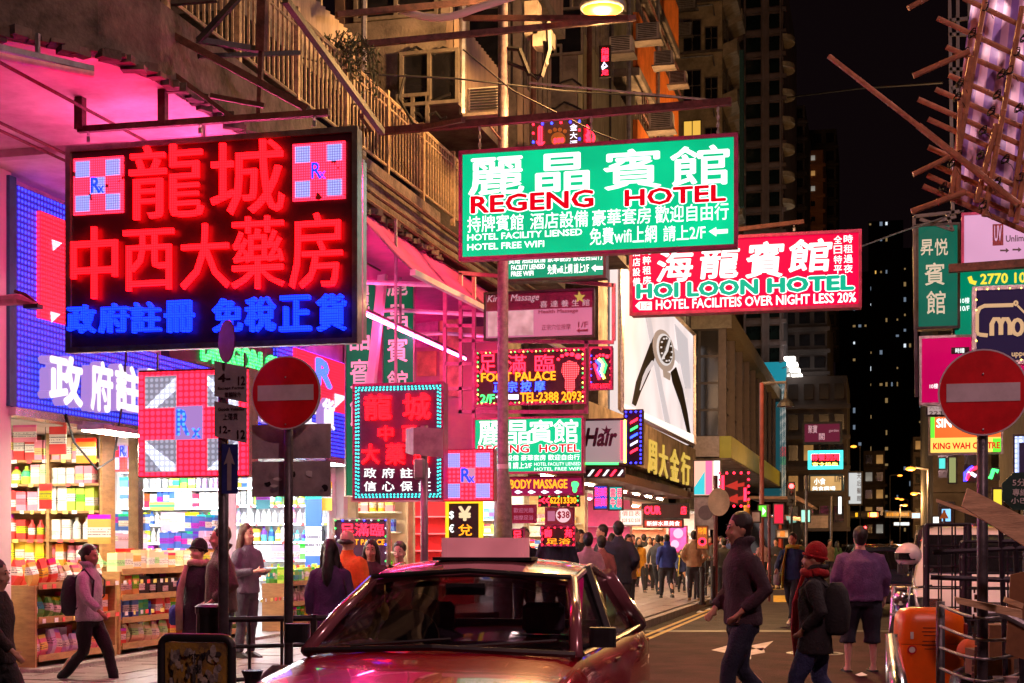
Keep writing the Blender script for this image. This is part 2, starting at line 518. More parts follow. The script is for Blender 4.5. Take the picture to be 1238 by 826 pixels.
# litter by the kerb
for i, (u, v, c, lb) in enumerate(((846, 741, (.7, .7, .7), 'crumpled white paper lying by the kerb'), (858, 738, (.8, .75, .7), 'torn white paper strip beside the kerb'), (1042, 818, (.7, .65, .6), 'flat white scrap of paper on the road near the sandals'))):
    p = PG(u, v, .01); q = MB(); n = 6
    V = [(p.x + math.cos(2 * PI * k / n) * .12 * rnd.uniform(.5, 1), p.y + math.sin(2 * PI * k / n) * .12 * rnd.uniform(.5, 1.5), p.z + rnd.uniform(0, .03)) for k in range(n)]
    V.append((p.x, p.y, p.z + .05)); q.add(V, [(k, (k + 1) % n, n) for k in range(n)])
    q.build('paper_scrap', PAPER, label=lb, cat='litter')

# ================================================================= LEFT SIDE: the corner tenement with the pharmacy
XB = -6.0                        # front of the overhanging upper storeys
PINKW = mat('white plaster wall', (.74, .70, .70), .75, 0, 0, 1.1, .3, col2=(.40, .33, .34), bscale=9)
CORR = mat('corrugated painted sheet', (.34, .25, .19), .6, .1, 0, 1.8, .3, col2=(.20, .15, .12), stretch=(3, 3, .5))
CORG = mat('pale green painted sheet', (.34, .33, .20), .6, .1, .35, 1.8, .3, stretch=(3, 3, .6))
ORNG = mat('orange painted wall', (.62, .17, .03), .6, 0, .25, 2, .2)
TIMB = mat('brown shutter', (.09, .055, .045), .7, 0, .4, 4, .3)
ty = thing('tenement', 'old concrete corner tenement with a mossy overhanging slab above the pharmacy', 'building', (-9.5, 18, 0))
# shop floor walls: pillar at the near corner, wall above the fascia, rear and party walls
MB().box2((XF - .55, 13.3, 0), (XF + .05, 14.25, 5.7)).build('corner_pillar', WPLA, ty)
MB().box2((XF - 3.6, 14.2, 2.95), (XF - .12, 24.9, 3.05)).build('shop_ceiling', PINKW, ty)
MB().box2((XF - .3, 14.2, 3.05), (XF - .1, 24.9, 7.2)).build('wall', PINKW, ty)
MB().box2((XF - 3.8, 14.2, 0), (XF - 3.6, 24.9, 3.0)).build('rear_wall', WPLA, ty)
MB().box2((XF - 3.6, 24.7, 0), (XF, 24.9, 3.0)).build('party_wall', WPLA, ty)
MB().box2((-13.5, 9.0, 6.26), (-8.9, 13.3, 12)).build('side_wall', OLDC, ty)
MB().box2((-13.5, 11.5, 0), (XF + .02, 13.3, 5.75)).build('side_wall', PINKW, ty)
MB().box2((XF - 3.6, 14.2, .004), (XF, 24.7, .14)).build('shop_floor', mat('shop floor tile', (.5, .48, .45), .3), ty)
# curved overhanging slab with a mossy fascia
poly = []
edge = [(-9.4, 8.4), (-8.0, 9.3), (-6.72, 10.3), (-6.2, 10.9), (-6.0, 11.6), (-6.0, 20.0)]
z0, z1 = 5.62, 6.25
mb = MB()
pts = edge + [(XF - .1, 20.0), (-13.4, 20.0), (-13.4, 8.4)]
mb.prism([(x, y, z0) for x, y in pts], (0, 0, z1 - z0))
slab = mb.build('overhanging_slab', OLDC, ty, fix=True)
mb = MB(); mb.prism([(x + (.12 if x > -13 else 0) * -1, y + (.12 if y < 19 else 0), z0 - .012) for x, y in pts], (0, 0, .01)); mb.build('soffit', PINKW, ty, fix=True)
mb = MB()
for (xa, ya), (xb, yb) in zip(edge[:-1], edge[1:]):     # crumbled lip along the edge of the slab
    n = max(2, int(math.hypot(xb - xa, yb - ya) / .09))
    for i in range(n):
        t = (i + .5) / n; x, y = xa + (xb - xa) * t, ya + (yb - ya) * t
        mb.box((x, y, z0 - .02 + rnd.uniform(-.03, .03)), (rnd.uniform(.04, .16), rnd.uniform(.05, .2), rnd.uniform(.03, .09)), rnd.uniform(0, 3))
mb.build('broken_edge', OLDC, slab, kind='stuff')
mb = MB()
pe = edge[:]
for (xa, ya), (xb, yb) in zip(pe[:-1], pe[1:]):
    d = Vector((xb - xa, yb - ya, 0)).normalized(); nn = Vector((-d.y, d.x, 0)) * .18
    a, b = Vector((xa, ya, z1)), Vector((xb, yb, z1))
    if yb <= 11.6: mb.add([a, b, b + nn, a + nn, a + Vector((0, 0, .55)), b + Vector((0, 0, .55)), b + nn + Vector((0, 0, .55)), a + nn + Vector((0, 0, .55))], [(0, 1, 5, 4), (4, 5, 6, 7), (3, 7, 6, 2), (0, 4, 7, 3), (1, 2, 6, 5)])
mb.build('parapet', OLDC, ty)
# dry plants rooted in the mossy ledge
def scrub(name, label, loc, n, r, m, cat='plant', droop=0.):
    q = MB(); rr = random.Random(sum(map(ord, label)))
    for i in range(n):
        a = rr.uniform(0, 2 * PI); L = rr.uniform(.3, 1) * r
        p0 = Vector(loc) + Vector((rr.uniform(-.3, .3), rr.uniform(-.5, .5), 0)) * r; p = [p0]
        d = Vector((math.cos(a) * .6, math.sin(a) * .6, rr.uniform(.3, 1) - droop)).normalized()
        for k in range(5):
            p.append(p[-1] + d * L / 5); d = (d + Vector((rr.uniform(-.3, .3), rr.uniform(-.3, .3), -.12 - droop * .3))).normalized()
        q.tube(p, [.007, .006, .005, .004, .003, .002], 3, cap=False)
        for k in range(1, 6):
            c = p[k]; q.quad(c, c + Vector((rr.uniform(-.04, .04), rr.uniform(-.04, .04), .03)), c + Vector((rr.uniform(-.06, .06), rr.uniform(-.06, .06), rr.uniform(-.04, .05))))
    q.build(name, m, label=label, cat=cat)
DRYG = mat('dry stalks', (.16, .09, .04), .9)
LEAF = mat('dull leaves', (.05, .07, .03), .8, 0, .5, 20)
scrub('dry_weeds', 'dry tangled weeds hanging over the mossy ledge at the far left', (-8.3, 10.2, 6.6), 90, .9, DRYG, droop=.7)
scrub('weeds', 'sparse dry weeds growing on the ledge behind the steel frame', (-7.1, 11.6, 6.75), 60, .6, DRYG, droop=.5)
scrub('creeper', 'dark creeper hanging from the balcony panel above the large red sign', tuple(PX(425, 50, XB)), 90, .8, LEAF, droop=1.3)
for k in range(2):      # beams and conduits across the soffit
    yk = 13.4 + k * 4.1; MB().box2((XF - .1, yk, z0 - .09), (XB - .25, yk + .12, z0 - .013)).build('beam', PINKW, slab)
for xx in (-7.9, -8.05, -6.9): MB().tube([(xx, 10.4, z0 - .15), (xx + .05, 15, z0 - .16), (xx, 20, z0 - .15)], .016, 5).build('conduit', RUST, slab)
# balcony railing on the slab: posts, rails and each bar
RAILM = mat('cream painted iron', (.34, .25, .15), .6, .2, .5, 12, .3)
rl = thing('balcony_railing', 'long rusty iron railing along the first floor balcony over the pharmacy', 'railing', (XB, 16, z1))
zr0, zr1 = z1 + .12, z1 + 1.0
barm = MB().box((0, 0, (zr1 - zr0) / 2), (.022, .022, zr1 - zr0)).mesh('bar'); barm.materials.append(RAILM)
y = 11.8; k = 0
path = [(-6.05, 11.6), (-6.05, 26.4)]
def on_path(y):
    for (xa, ya), (xb, yb) in zip(path[:-1], path[1:]):
        if y <= yb: return xa + (xb - xa) * (y - ya) / (yb - ya)
    return path[-1][0]
while y < 26.4:
    if k % 12 == 0:
        MB().box((on_path(y), y, (z1 + zr1) / 2 + .03), (.06, .06, zr1 - z1 + .1)).build('post', RAILM, rl)
    else:
        o = link('bar', barm, None, rl); o.location = Vector((on_path(y), y, zr0)) - rl.location
    y += .125; k += 1
MB().tube([(on_path(q), q, zr1) for q in (11.7, 14.6, 20, 26.4)], .028, 6).build('top_rail', RAILM, rl)
MB().tube([(on_path(q), q, zr0) for q in (11.7, 14.6, 20, 26.4)], .02, 6).build('bottom_rail', RAILM, rl)
MB().tube([(on_path(q), q, zr1 - .12) for q in (11.7, 14.6, 20, 26.4)], .015, 6).build('middle_rail', RAILM, rl)
MB().box2((XF, 20.003, 5.75), (XB, 26.4, 6.02)).build('overhanging_slab', CONC, ty)
MB().box2((XF - .3, 24.9, 4.05), (XF - .1, 42, 7.2)).build('wall', CONC, ty)
# pipes along the slab edge
for zz, xx, r_ in ((5.7, XB + .06, .03), (5.8, XB + .1, .022), (6.05, XB + .07, .028)):
    MB().tube([(xx, 15, zz), (xx, 20, zz - .03), (xx + .02, 26, zz + .02)], r_, 6).build('pipe', RUST, ty)

def louvre(parent, X, y0, y1, za, zb, m, pitch=.16, name='corrugated_panel'):
    """upright corrugated sheet facing the street"""
    q = MB(); n = max(2, int((y1 - y0) / pitch)); V = []
    for i in range(2 * n + 1):
        yy = y0 + (y1 - y0) * i / (2 * n); dx = .035 if i % 2 else 0
        V += [(X + dx, yy, za), (X + dx, yy, zb)]
    q.add(V, [(2 * i, 2 * i + 2, 2 * i + 3, 2 * i + 1) for i in range(2 * n)])
    q.box2((X - .12, y0, za), (X - .02, y1, zb))
    return q.build(name, m, parent)
WFR = mat('window frame', (.22, .19, .16), .5, .3, .3, 8, .1)
def window(parent, pl, a0, a1, b0, b1, d=0., lit=None, nx=2, nz=1, fr=.05, glassm=None):
    f = MB()
    pl.fbox(f, a0, a1, b0, b0 + fr, d, d + .07); pl.fbox(f, a0, a1, b1 - fr, b1, d, d + .07)
    for i in range(nx + 1):
        x = a0 + (a1 - a0) * i / nx; x = min(max(x, a0 + fr / 2), a1 - fr / 2)
        pl.fbox(f, x - fr / 2, x + fr / 2, b0 + fr, b1 - fr, d + .001, d + .068)
    for i in range(1, nz):
        z = b0 + (b1 - b0) * i / nz; pl.fbox(f, a0 + fr, a1 - fr, z - fr / 2, z + fr / 2, d + .003, d + .06)
    w = f.build('window', WFR, parent)
    g = MB(); pl.fbox(g, a0 + fr, a1 - fr, b0 + fr, b1 - fr, d - .02, d + .01)
    g.build('pane', lit or glassm or OPAQG, w)
    return w
ACM = mat('air conditioner casing', (.42, .38, .35), .6, .1, .3, 8, .1)
def aircon(label, c, w=.75, group=None, face='Y'):
    t = thing('air_conditioner', label, 'air conditioner', c, group=group)
    x, y, z = c
    h = w * .7
    MB().box((x, y, z + h / 2), (w, .4, h)).build('casing', ACM, t, bevel=.02)
    q = MB()
    for i in range(8): q.box((x, y - .21, z + h * (.12 + i * .11)), (w * .8, .02, .018))
    q.build('grille', BLK, t)
    MB().box((x, y, z - .04), (w * 1.2, .5, .04)).build('shelf', CONC, t)
    return t
# upper storeys: stack of projecting bays, each with end wall facing us and corrugated or rendered front
def bay(label, y0, y1, X, Xb, floors, fm, em, base=None, open_=True):
    t = thing('tenement', label, 'building', ((X + Xb) / 2, (y0 + y1) / 2, floors[0][0]))
    for i, (a, b, nx_) in enumerate(floors):        # parapet a..b, dark opening b..nx_
        louvre(t, X, y0, y1, a, b, fm)
        MB().box2((Xb, y0 - .02, a - .05), (X - .13, y0 + .12, b)).build('end_wall', em, t)
        MB().box2((Xb, y0 - .03, a - .26), (X + .06, y1, a - .052)).build('floor_slab', CONC, t)
        if nx_ > b + .05:
            MB().box2((Xb - .15, y0, a - .26), (Xb - .01, y1, nx_)).build('rear_wall', TIMB, t)
            pl = Plane('X', X - .25)
            for k in range(max(1, int((y1 - y0) / 1.6))):
                yy = y0 + .2 + k * 1.6
                if yy + 1.2 < y1: window(t, pl, yy, yy + 1.3, b + .02, nx_ - .3, nx=3)
            ple = Plane('Y', y0 + .05)
            window(t, ple, Xb + .15, X - .25, b + .02, nx_ - .3, nx=2)
            MB().box2((X - .2, y0 - .01, b), (X - .06, y0 + .13, nx_ - .26)).build('corner_post', em, t)
    return t
# storey seen over the pharmacy railing
def zX(u, v, X): return PX(u, v, X).z
b1_ = bay('cream corrugated enclosed balcony above the railing, draped with creeper', 14.6, 18.6, -6.7, -8.6, [(7.55, 8.25, 10.2), (10.5, 11.4, 13.2)], CORR, PLAS)
b2_ = bay('grey tenement bay with stained end wall left of the yellow lit pole', 20.7, 23.6, XB, -7.7, [(8.25, 9.3, 10.9), (11.2, 12.3, 13.8)], CORR, CONC)
b3_ = bay('tenement bay with pale end wall above the large green hotel sign', 30.5, 36.0, XB, -7.9, [(8.6, 10.4, 10.45), (10.5, 12.3, 14.6), (14.8, 16.0, 17.8)], CORG, CONC)
b4_ = bay('low grey bay between the yellow pole and the paw sign', 25.5, 28.8, XB - .1, -8.2, [(6.9, 8.3, 8.35), (8.5, 9.7, 11.5), (11.9, 13.0, 15)], CORR, CONC)
b5_ = bay('bright orange verandah tenement with slanting railings above the hotel sign', 38.0, 46.0, XB - .05, -8.2, [(11.0, 12.6, 13.6), (14.0, 15.4, 16.6), (17.0, 18.3, 19.6), (20, 21.2, 22.6)], ORNG, CORG)
b6_ = thing('apartment_block', 'tall yellowish apartment block with stepped balconies right of the orange verandahs', 'building', (-12, 92, 0))
Xe = PY(873, 100, 88).x
MB().box2((-26, 88, 12), (Xe, 112, 46)).build('wall', mat('sooty yellow render', (.55, .45, .30), .9, 0, .4, 1.5, .3), b6_)
ple = Plane('Y', 87.98)
litw = emit('warm lit window', (1, .55, .08), .8)
for k, zz in enumerate((21.9, 24.9, 27.9, 30.9, 33.9)):
    for j, (u0, u1) in enumerate(((826, 848), (852, 868))):
        a0, a1 = ple.a(u0), ple.a(u1)
        window(b6_, ple, a0, a1, zz, zz + (1.9 if j == 0 else 1.4), lit=litw if (k, j) in ((1, 0),) else None, nx=2, nz=2)
    MB().tube([ple.pt(ple.a(824), zz - .35, .12), ple.pt(ple.a(862), zz - .35, .12), ple.pt(ple.a(864), zz - 1.0, .12)], .05, 6).build('drain_pipe', GALV, b6_)
    MB().box2(ple.pt(ple.a(822), zz - .12, 0), ple.pt(ple.a(874), zz - .02, .14)).build('ledge', CONC, b6_)
    for j in range(7):         # stepped balconies on the street face
        y0 = 88.4 + j * 3.4
        q = MB(); q.prism([(Xe, y0, zz - .3), (Xe + .85, y0, zz), (Xe + .85, y0, zz + .75), (Xe, y0, zz + .45)], (0, 2.5, 0))
        q.build('balcony', PLAS, b6_, fix=True)
        window(b6_, Plane('X', Xe + .02), y0 + .2, y0 + 1.9, zz + .85, zz + 2.0, nx=3)
GRP = 'air conditioners on brackets along the upper left facades'
for (u, v, Y, w, lb) in ((752, 66, 31.5, .5, 'boxy air conditioner beside the small red and blue vertical neon'),
                      (784, 50, 37.5, .6, 'dark air conditioner in front of the orange verandah'),
                      (803, 80, 38.5, .5, 'air conditioner on a slab below the middle of the orange verandah'),
                      (820, 103, 42, .5, 'air conditioner right of the orange verandah near the lit window'),
                      (826, 12, 86.5, 1.5, 'pale air conditioner high on the yellowish block'),
                      (800, 158, 37, .6, 'air conditioner just above the green hotel sign'),
                      (590, 140, 20, .5, 'small air conditioner left of the yellow lit pole'),
                      (825, 44, 86.8, 1.1, 'small air conditioner in the window of the yellowish block')):
    aircon(lb, tuple(PY(u, v, Y)), w, GRP)
# ribbed shutters and verandah railings of the orange tenement
orr = thing('balcony_railing', 'slim dark railing slanting down in front of the orange verandahs', 'railing', (XB + .1, 42, 12.6))
for zz in (12.75, 13.3, 15.5, 16.1):
    MB().tube([(XB + .08, 38, zz), (XB + .08, 46, zz)], .03, 5).build('rail', RUST, orr)
for i in range(26):
    MB().tube([(XB + .08, 38 + i * .32, 12.6), (XB + .08, 38 + i * .32, 13.3)], .016, 4).build('bar', RUST, orr)
# drain pipes, cables and clothes poles on the old facades
for k, (y, xx, za, zb, r_, m) in enumerate(((15.2, -6.62, 7.6, 13, .05, RUST), (18.45, -6.6, 6.6, 12, .04, GALV), (20.9, -5.93, 7.9, 13, .05, GALV), (23.4, -5.9, 7.5, 13, .035, BLK), (30.7, -5.92, 8.4, 17, .06, RUST), (33.1, -5.9, 8.3, 17, .03, BLK), (35.8, -5.92, 8.4, 17, .06, GALV), (25.7, -5.98, 6.6, 13, .05, RUST), (41, -5.95, 11, 22, .06, GALV))):
    MB().tube([(xx, y, za), (xx, y + .05, (za + zb) / 2), (xx, y, zb)], r_, 6).build('drain_pipe' if r_ > .035 else 'cable', m, [b1_, b1_, b2_, b2_, b3_, b3_, b3_, b4_, b5_][k])
for k, (Y, u0, u1, v) in enumerate(((20.6, 480, 545, 118), (20.6, 482, 546, 62), (30.3, 636, 703, 100), (30.3, 640, 703, 128), (20.6, 500, 540, 140))):
    P = [PY(u0 + (u1 - u0) * i / 6, v + 5 * math.sin(i * 1.9 + k), Y) for i in range(7)]
    MB().tube(P, .022, 5).build('cable', BLK, b2_ if Y < 25 else b3_)
for k, (u, v, Y, w_, h_) in enumerate(((520, 95, 20.62, .9, .8), (500, 135, 20.62, .5, .5), (655, 82, 30.42, .9, .9), (672, 40, 30.42, 1.2, 1.0))):
    c = PY(u, v, Y); window(b2_ if Y < 25 else b3_, Plane('Y', Y), c.x - w_ / 2, c.x + w_ / 2, c.z - h_ / 2, c.z + h_ / 2, nx=2)
# awning of red canvas under the slab, with arms
AWN = mat('deep pink awning canvas', (.5, .02, .24), .75, 0, .2, 3, .2)
aw = thing('awning', 'deep pink lit canvas awning folding out under the concrete slab', 'awning', (-7, 22, 5.5))
q = MB(); A = [(XB - .05, 16.6, 5.6), (XB - .05, 27.0, 5.6), (XB + .65, 26.0, 5.02), (XB + .55, 17.0, 4.85)]
n = 12; V = []
for i in range(n + 1):
    t = i / n
    a = Vector(A[0]).lerp(Vector(A[1]), t); b = Vector(A[3]).lerp(Vector(A[2]), t)
    for j in range(4):
        p = a.lerp(b, j / 3); p.z -= .05 * math.sin(PI * j / 3) - .02 * math.sin(i * 1.7); V.append(p)
q.add(V, [(4 * i + j, 4 * i + j + 1, 4 * i + j + 5, 4 * i + j + 4) for i in range(n) for j in range(3)])
q.quad((XB - .05, 16.6, 5.6), (XB - .05, 27, 5.6), (XF, 27, 5.35), (XF, 16.6, 5.35))
q.build('canvas', AWN, aw)
ARM = mat('white awning arm', (.7, .66, .66), .5, .1, .1, 8, .05)
MB().bar((XB + .55, 17, 4.85), (XB + .65, 26, 5.0), .07).build('front_bar', ARM, aw)
for yy in (18, 20.6, 23.2, 25.6):
    MB().tube([(XF + .1, yy, 5.0), (XB - 1.2, yy + .9, 5.15), (XB + .5, yy + .2, 4.9)], .035, 6).build('arm', ARM, aw)

# ---- pharmacy fascia: blue diode field with white raised characters, along the facade
PF = Plane('X', XF)
BLED = led('blue diode field', (.015, .03, 1), 3.2, .066, .07, (.02, .02, .2), .45)
RLED = led('red diode field', (1, .012, .03), 2.6, .05, .35, (.3, .02, .02))
RLEDB = led('big red diodes', (1, .02, .05), 3.2, .052, .3, (.25, .01, .02))
WLED = led('white diode field', (.75, .8, 1), 1.5, .05, .4, (.4, .4, .5))
BLUEL = led('blue diodes', (.03, .09, 1), 4.5, .026, .25, (.02, .04, .3))
WCH = emit('white raised letter, lit', (1, .92, 1), 1.1)
WSIDE = emit('violet lit letter', (.6, .35, .9), .6)
GLED = led('green diodes', (.05, 1, .2), 2.5, .05, .2, (.02, .15, .04))
fa = thing('shop_fascia', 'blue diode shop fascia with raised white characters running over the pharmacy front', 'shop sign', (XF, 19.5, 3.0))
MB().box2((XF - .1, 14.3, 3.06), (XF + .05, 24.7, 4.05)).build('sign_face', BLED, fa)
MB().box2((XF - .1, 14.3, 4.052), (XF + .05, 17.4, 5.5)).build('sign_face', BLED, fa)
MB().box2((XF - .1, 21.6, 4.052), (XF + .05, 24.7, 4.75)).build('sign_face', BLED, fa)
MB().box2((XF - .12, 14.16, 3.06), (XF + .09, 14.29, 5.56)).build('end_trim', mat('teal end board', (.02, .16, .22), .5), fa)
MB().box2((XF - .1, 14.2, 2.96), (XF + .14, 24.8, 3.05)).build('bottom_trim', CHROME, fa)
q = MB(); q.box2((XF + .051, 14.75, 4.1), (XF + .1, 16.1, 5.3)); q.build('red_cross_panel', RLED, fa)
q = MB(); q.box2((XF + .051, 16.12, 4.15), (XF + .1, 17.35, 5.3)); q.build('red_cross_panel', RLED, fa)
for k, (yy, zz) in enumerate(((14.98, 5.02), (15.45, 4.68), (15.45, 4.25), (14.95, 4.2), (16.6, 5.0), (16.6, 4.3))):
    MB().prism([(XF + .102, yy, zz), (XF + .102, yy + .2, zz), (XF + .102, yy + .02, zz - .12)], (.01, 0, 0)).build('white_triangle', WLED, fa, fix=True)
q = MB(); q.box2((XF + .102, 15.75, 4.45), (XF + .108, 16.3, 4.98)); q.build('centre_square', mat('pale panel', (.6, .4, .6), .5), fa)
q = MB(); PF.text(q, 'R', 15.78, 16.25, 4.47, 4.96, .115, 0, .06); q.build('lettering', BLUEL, fa)
yy0 = 15.45
for i, (ch, u0, u1, vt, vb) in enumerate((('政', 40, 82, 430, 491), ('府', 91, 119, 437, 499), ('註', 121, 154, 442, 499), ('冊', 158, 186, 448, 503), ('免', 300, 318, 468, 512), ('稅', 326, 346, 474, 514), ('正', 352, 370, 478, 517), ('貨', 376, 392, 482, 520))):
    y0, y1_ = PF.a(u0), PF.a(u1); um = (u0 + u1) / 2; zt_, zb_ = PF.b(um, vt), PF.b(um, vb)
    q = MB(); PF.text(q, ch, y0, y1_, zb_, zt_, .05, .12, .09); q.build('raised_character', WSIDE, fa)
    q = MB(); PF.text(q, ch, y0, y1_, zb_, zt_, .20, 0, .09); q.build('character_face', WCH, fa)
q = MB(); PF.text(q, 'DRAGON CITY', 18.9, 22.2, 4.12, 4.5, .03, .03, .05); q.build('lettering', GLED, fa)
q = MB(); q.box2((XF - .1, 18.0, 4.06), (XF + .02, 21.5, 4.62)); q.build('green_band', mat('black letter bed', (.03, .03, .03), .5), fa)
fr_ = thing('shop_sign', 'red diode panel with blue medicine symbol at the far end of the fascia', 'shop sign', (XF + .3, 23.5, 3.1))
PFr = Plane('X', XF + .12)
q = MB(); q.box2((XF + .06, 22.2, 3.85), (XF + .12, 24.7, 4.72)); q.build('sign_face', RLED, fr_)
q = MB(); PFr.text(q, 'R', 23.0, 23.8, 4.2, 4.68, .01, 0, .06); q.build('lettering', BLUEL, fr_)
MB().prism([(XF + .13, 23.9, 4.15), (XF + .13, 24.5, 4.15), (XF + .13, 23.9, 3.9)], (.01, 0, 0)).build('white_triangle', WLED, fr_, fix=True)
# pink tubes added under the slab and behind signs to light plaster and awning
PNK = emit('added pink tube light', (1, .06, .26), 60)
for i, (pa, pb) in enumerate(((tuple(PY(-12, 66, 10.1)), tuple(PY(112, 90, 10.9))), (tuple(PY(110, 300, 13.6)), tuple(PY(330, 290, 13.6))), ((-6.9, 18.0, 4.75), (-6.9, 24.5, 4.75)), (tuple(PY(445, 500, 17.4)), tuple(PY(520, 500, 17.4))), (tuple(PY(640, 240, 18.4)), tuple(PY(720, 236, 18.4))), (tuple(PY(125, 215, 13.0)), tuple(PY(400, 196, 13.0))))):
    t = thing('pink_tube', ['unlit pink tube on a bar under the slab at the far left', 'added pink tube light behind the large red sign', 'added pink tube light under the awning', 'added pink tube light behind the teal bordered sign', 'added pink tube light behind the large green hotel sign', 'added pink tube light under the slab over the large red sign'][i], 'lamp', pa)
    MB().tube([pa, pb], .018 if i == 2 else .03, 8).build('tube', PNK if i else mat('unlit pink tube', (.8, .4, .5), .3), t)
    MB().bar(Vector(pa) + Vector((0, 0, .07)), Vector(pb) + Vector((0, 0, .045)), .045).build('batten', GALV, t)
    MB().bar(Vector(pa).lerp(Vector(pb), .45) + Vector((0, 0, .07)), Vector(pa).lerp(Vector(pb), .45) + Vector((0, 0, max(.1, 5.6 - pa[2]))), .03).build('hanger', GALV, t)
# floodlight bolted to the bar
fl = thing('floodlight', 'dark unlit floodlight bracketed under the slab above the large red sign', 'floodlight', PY(135, 118, 14))
p = PY(135, 118, 14)
q = MB(); q.prism([p + Vector(w) for w in ((-.2, 0, 0), (.28, 0, -.1), (.3, 0, 0), (.18, 0, .07), (-.18, 0, .13))], (0, .25, 0)); q.build('housing', BLK, fl, fix=True)
MB().tube([p + Vector((-.15, .1, .1)), p + Vector((-.1, .1, .2)), p + Vector((.1, .1, .2)), p + Vector((.4, .1, -.05))], .015, 5).build('cable', BLK, fl)
MB().bar(p + Vector((.2, .1, .05)), PY(195, 128, 14.2), .04).build('bracket', RUST, fl)

# ---- the shop inside: shelf walls, light strips, goods
STRIP = emit('cool shop tube', (.85, .93, 1), 9)
WSTRIP = emit('warm shop tube', (1, .78, .5), 16)
SHW = mat('warm wood shelf', (.40, .22, .08), .5, 0, .25, 6, .15, stretch=(1, 1, 4))
SHG = mat('white shelf', (.75, .77, .8), .4, 0, .1, 6, .05)
PACK = ocol('printed packaging', .4, 0, .0, 9, .05)
n_ = PACK.node_tree     # blocks of print on the packaging: bands and panels in a second tone
def add_print(m):
    """label panel with lines of print, a band at the top, tints that differ from pack to pack"""
    n = m.node_tree; L = n.links.new; oi = n.nodes['OI']; b = n.nodes['Principled BSDF']
    def mt(op, *a):
        x = n.nodes.new('ShaderNodeMath'); x.operation = op
        for k, q in enumerate(a):
            if isinstance(q, (int, float)): x.inputs[k].default_value = q
            else: L(q, x.inputs[k])
        return x.outputs[0]
    def mixc(f, a, c):
        x = n.nodes.new('ShaderNodeMix'); x.data_type = 'RGBA'
        for k, q in ((0, f), (6, a), (7, c)):
            if isinstance(q, (tuple, float)): x.inputs[k].default_value = q
            else: L(q, x.inputs[k])
        return x.outputs[2]
    tc = n.nodes.new('ShaderNodeTexCoord'); sp = n.nodes.new('ShaderNodeSeparateXYZ'); L(tc.outputs['Generated'], sp.inputs[0]); z = sp.outputs[2]
    r = oi.outputs['Random']; r2 = mt('FRACT', mt('MULTIPLY', r, 7.3)); r3 = mt('FRACT', mt('MULTIPLY', r, 31.7))
    hs = n.nodes.new('ShaderNodeHueSaturation'); L(oi.outputs['Color'], hs.inputs['Color']); L(mt('ADD', mt('MULTIPLY', r2, .5), .25), hs.inputs['Hue']); hs.inputs['Saturation'].default_value = 1.2
    lab = mixc(mt('GREATER_THAN', r2, .55), (.8, .8, .76, 1), hs.outputs[0])
    cen = mt('ADD', mt('MULTIPLY', r3, .3), .35)
    c = mixc(mt('MULTIPLY', mt('COMPARE', z, cen, .17), .92), oi.outputs['Color'], lab)
    c = mixc(mt('MULTIPLY', mt('COMPARE', z, .93, .08), mt('LESS_THAN', r, .5)), c, hs.outputs[0])
    no = n.nodes.new('ShaderNodeTexNoise'); no.inputs['Scale'].default_value = 9; L(tc.outputs['Generated'], no.inputs[0])
    ln = mt('MULTIPLY', mt('COMPARE', mt('FRACT', mt('MULTIPLY', z, 11.)), .5, .2), mt('MULTIPLY', mt('COMPARE', z, cen, .13), mt('GREATER_THAN', no.outputs[0], .46)))
    c = mixc(mt('MULTIPLY', ln, .8), c, (.05, .03, .09, 1))
    L(c, b.inputs['Base Color'])
add_print(PACK)
CAPM = ocol('plastic cap', .4, 0, .1)
def goods_meshes():
    G = {}
    def reg(k, mb, sm=False):
        me = mb.mesh(k, smooth=sm); me.materials.append(PACK); G[k] = me
    reg('carton', MB().box((0, 0, .5), (1, 1, 1)))
    reg('small_box', MB().box((0, 0, .5), (1, 1, 1)))
    reg('bottle', MB().lathe((0, 0, 0), [(.42, 0), (.45, .05), (.45, .62), (.3, .76), (.17, .82), (.17, 1)], 8), True)
    reg('jar', MB().lathe((0, 0, 0), [(.4, 0), (.47, .06), (.47, .72), (.4, .8), (.43, .81), (.43, 1)], 10), True)
    q = MB(); V = []
    for j in range(5):
        t = j / 4; w = .5 - .04 * math.sin(PI * t); d = .06 + .42 * math.sin(PI * min(1, t * 1.1 + .02)) ** .8
        for k in range(6):
            a = 2 * PI * k / 6; V.append((w * (1 if abs(math.cos(a)) > .9 else .8) * (1 if math.cos(a) > 0 else -1) if abs(math.cos(a)) > .1 else 0, d * math.sin(a) * (1 if k % 3 else .2), t))
    q.add(V, [(j * 6 + k, j * 6 + (k + 1) % 6, j * 6 + 6 + (k + 1) % 6, j * 6 + 6 + k) for j in range(4) for k in range(6)])
    q.add([V[k] for k in range(6)], [(5, 4, 3, 2, 1, 0)])
    reg('snack_bag', q)
    return G
GM = goods_meshes()
PAL = dict(white=(.8, .8, .78), pink=(.85, .25, .38), red=(.7, .05, .05), yellow=(.85, .55, .04), orange=(.85, .28, .03), gold=(.7, .42, .1), blue=(.05, .15, .6), green=(.12, .45, .08),
           purple=(.3, .1, .45), black=(.03, .03, .03), lilac=(.6, .5, .8), brown=(.3, .15, .06), aqua=(.1, .5, .6), lime=(.5, .7, .08), cream=(.8, .65, .4), crimson=(.5, .02, .08))
ORD = ['first', 'second', 'third', 'fourth', 'fifth', 'sixth', 'seventh', 'eighth', 'ninth', 'tenth', 'eleventh', 'twelfth', 'thirteenth', 'fourteenth', 'fifteenth', 'sixteenth', 'seventeenth', 'eighteenth', 'nineteenth', 'twentieth'] + [f'twenty-{x}' for x in 'first second third fourth fifth sixth seventh eighth ninth'.split()] + ['thirtieth'] + [f'thirty-{x}' for x in 'first second third fourth fifth sixth seventh eighth ninth'.split()]
NG = [0]
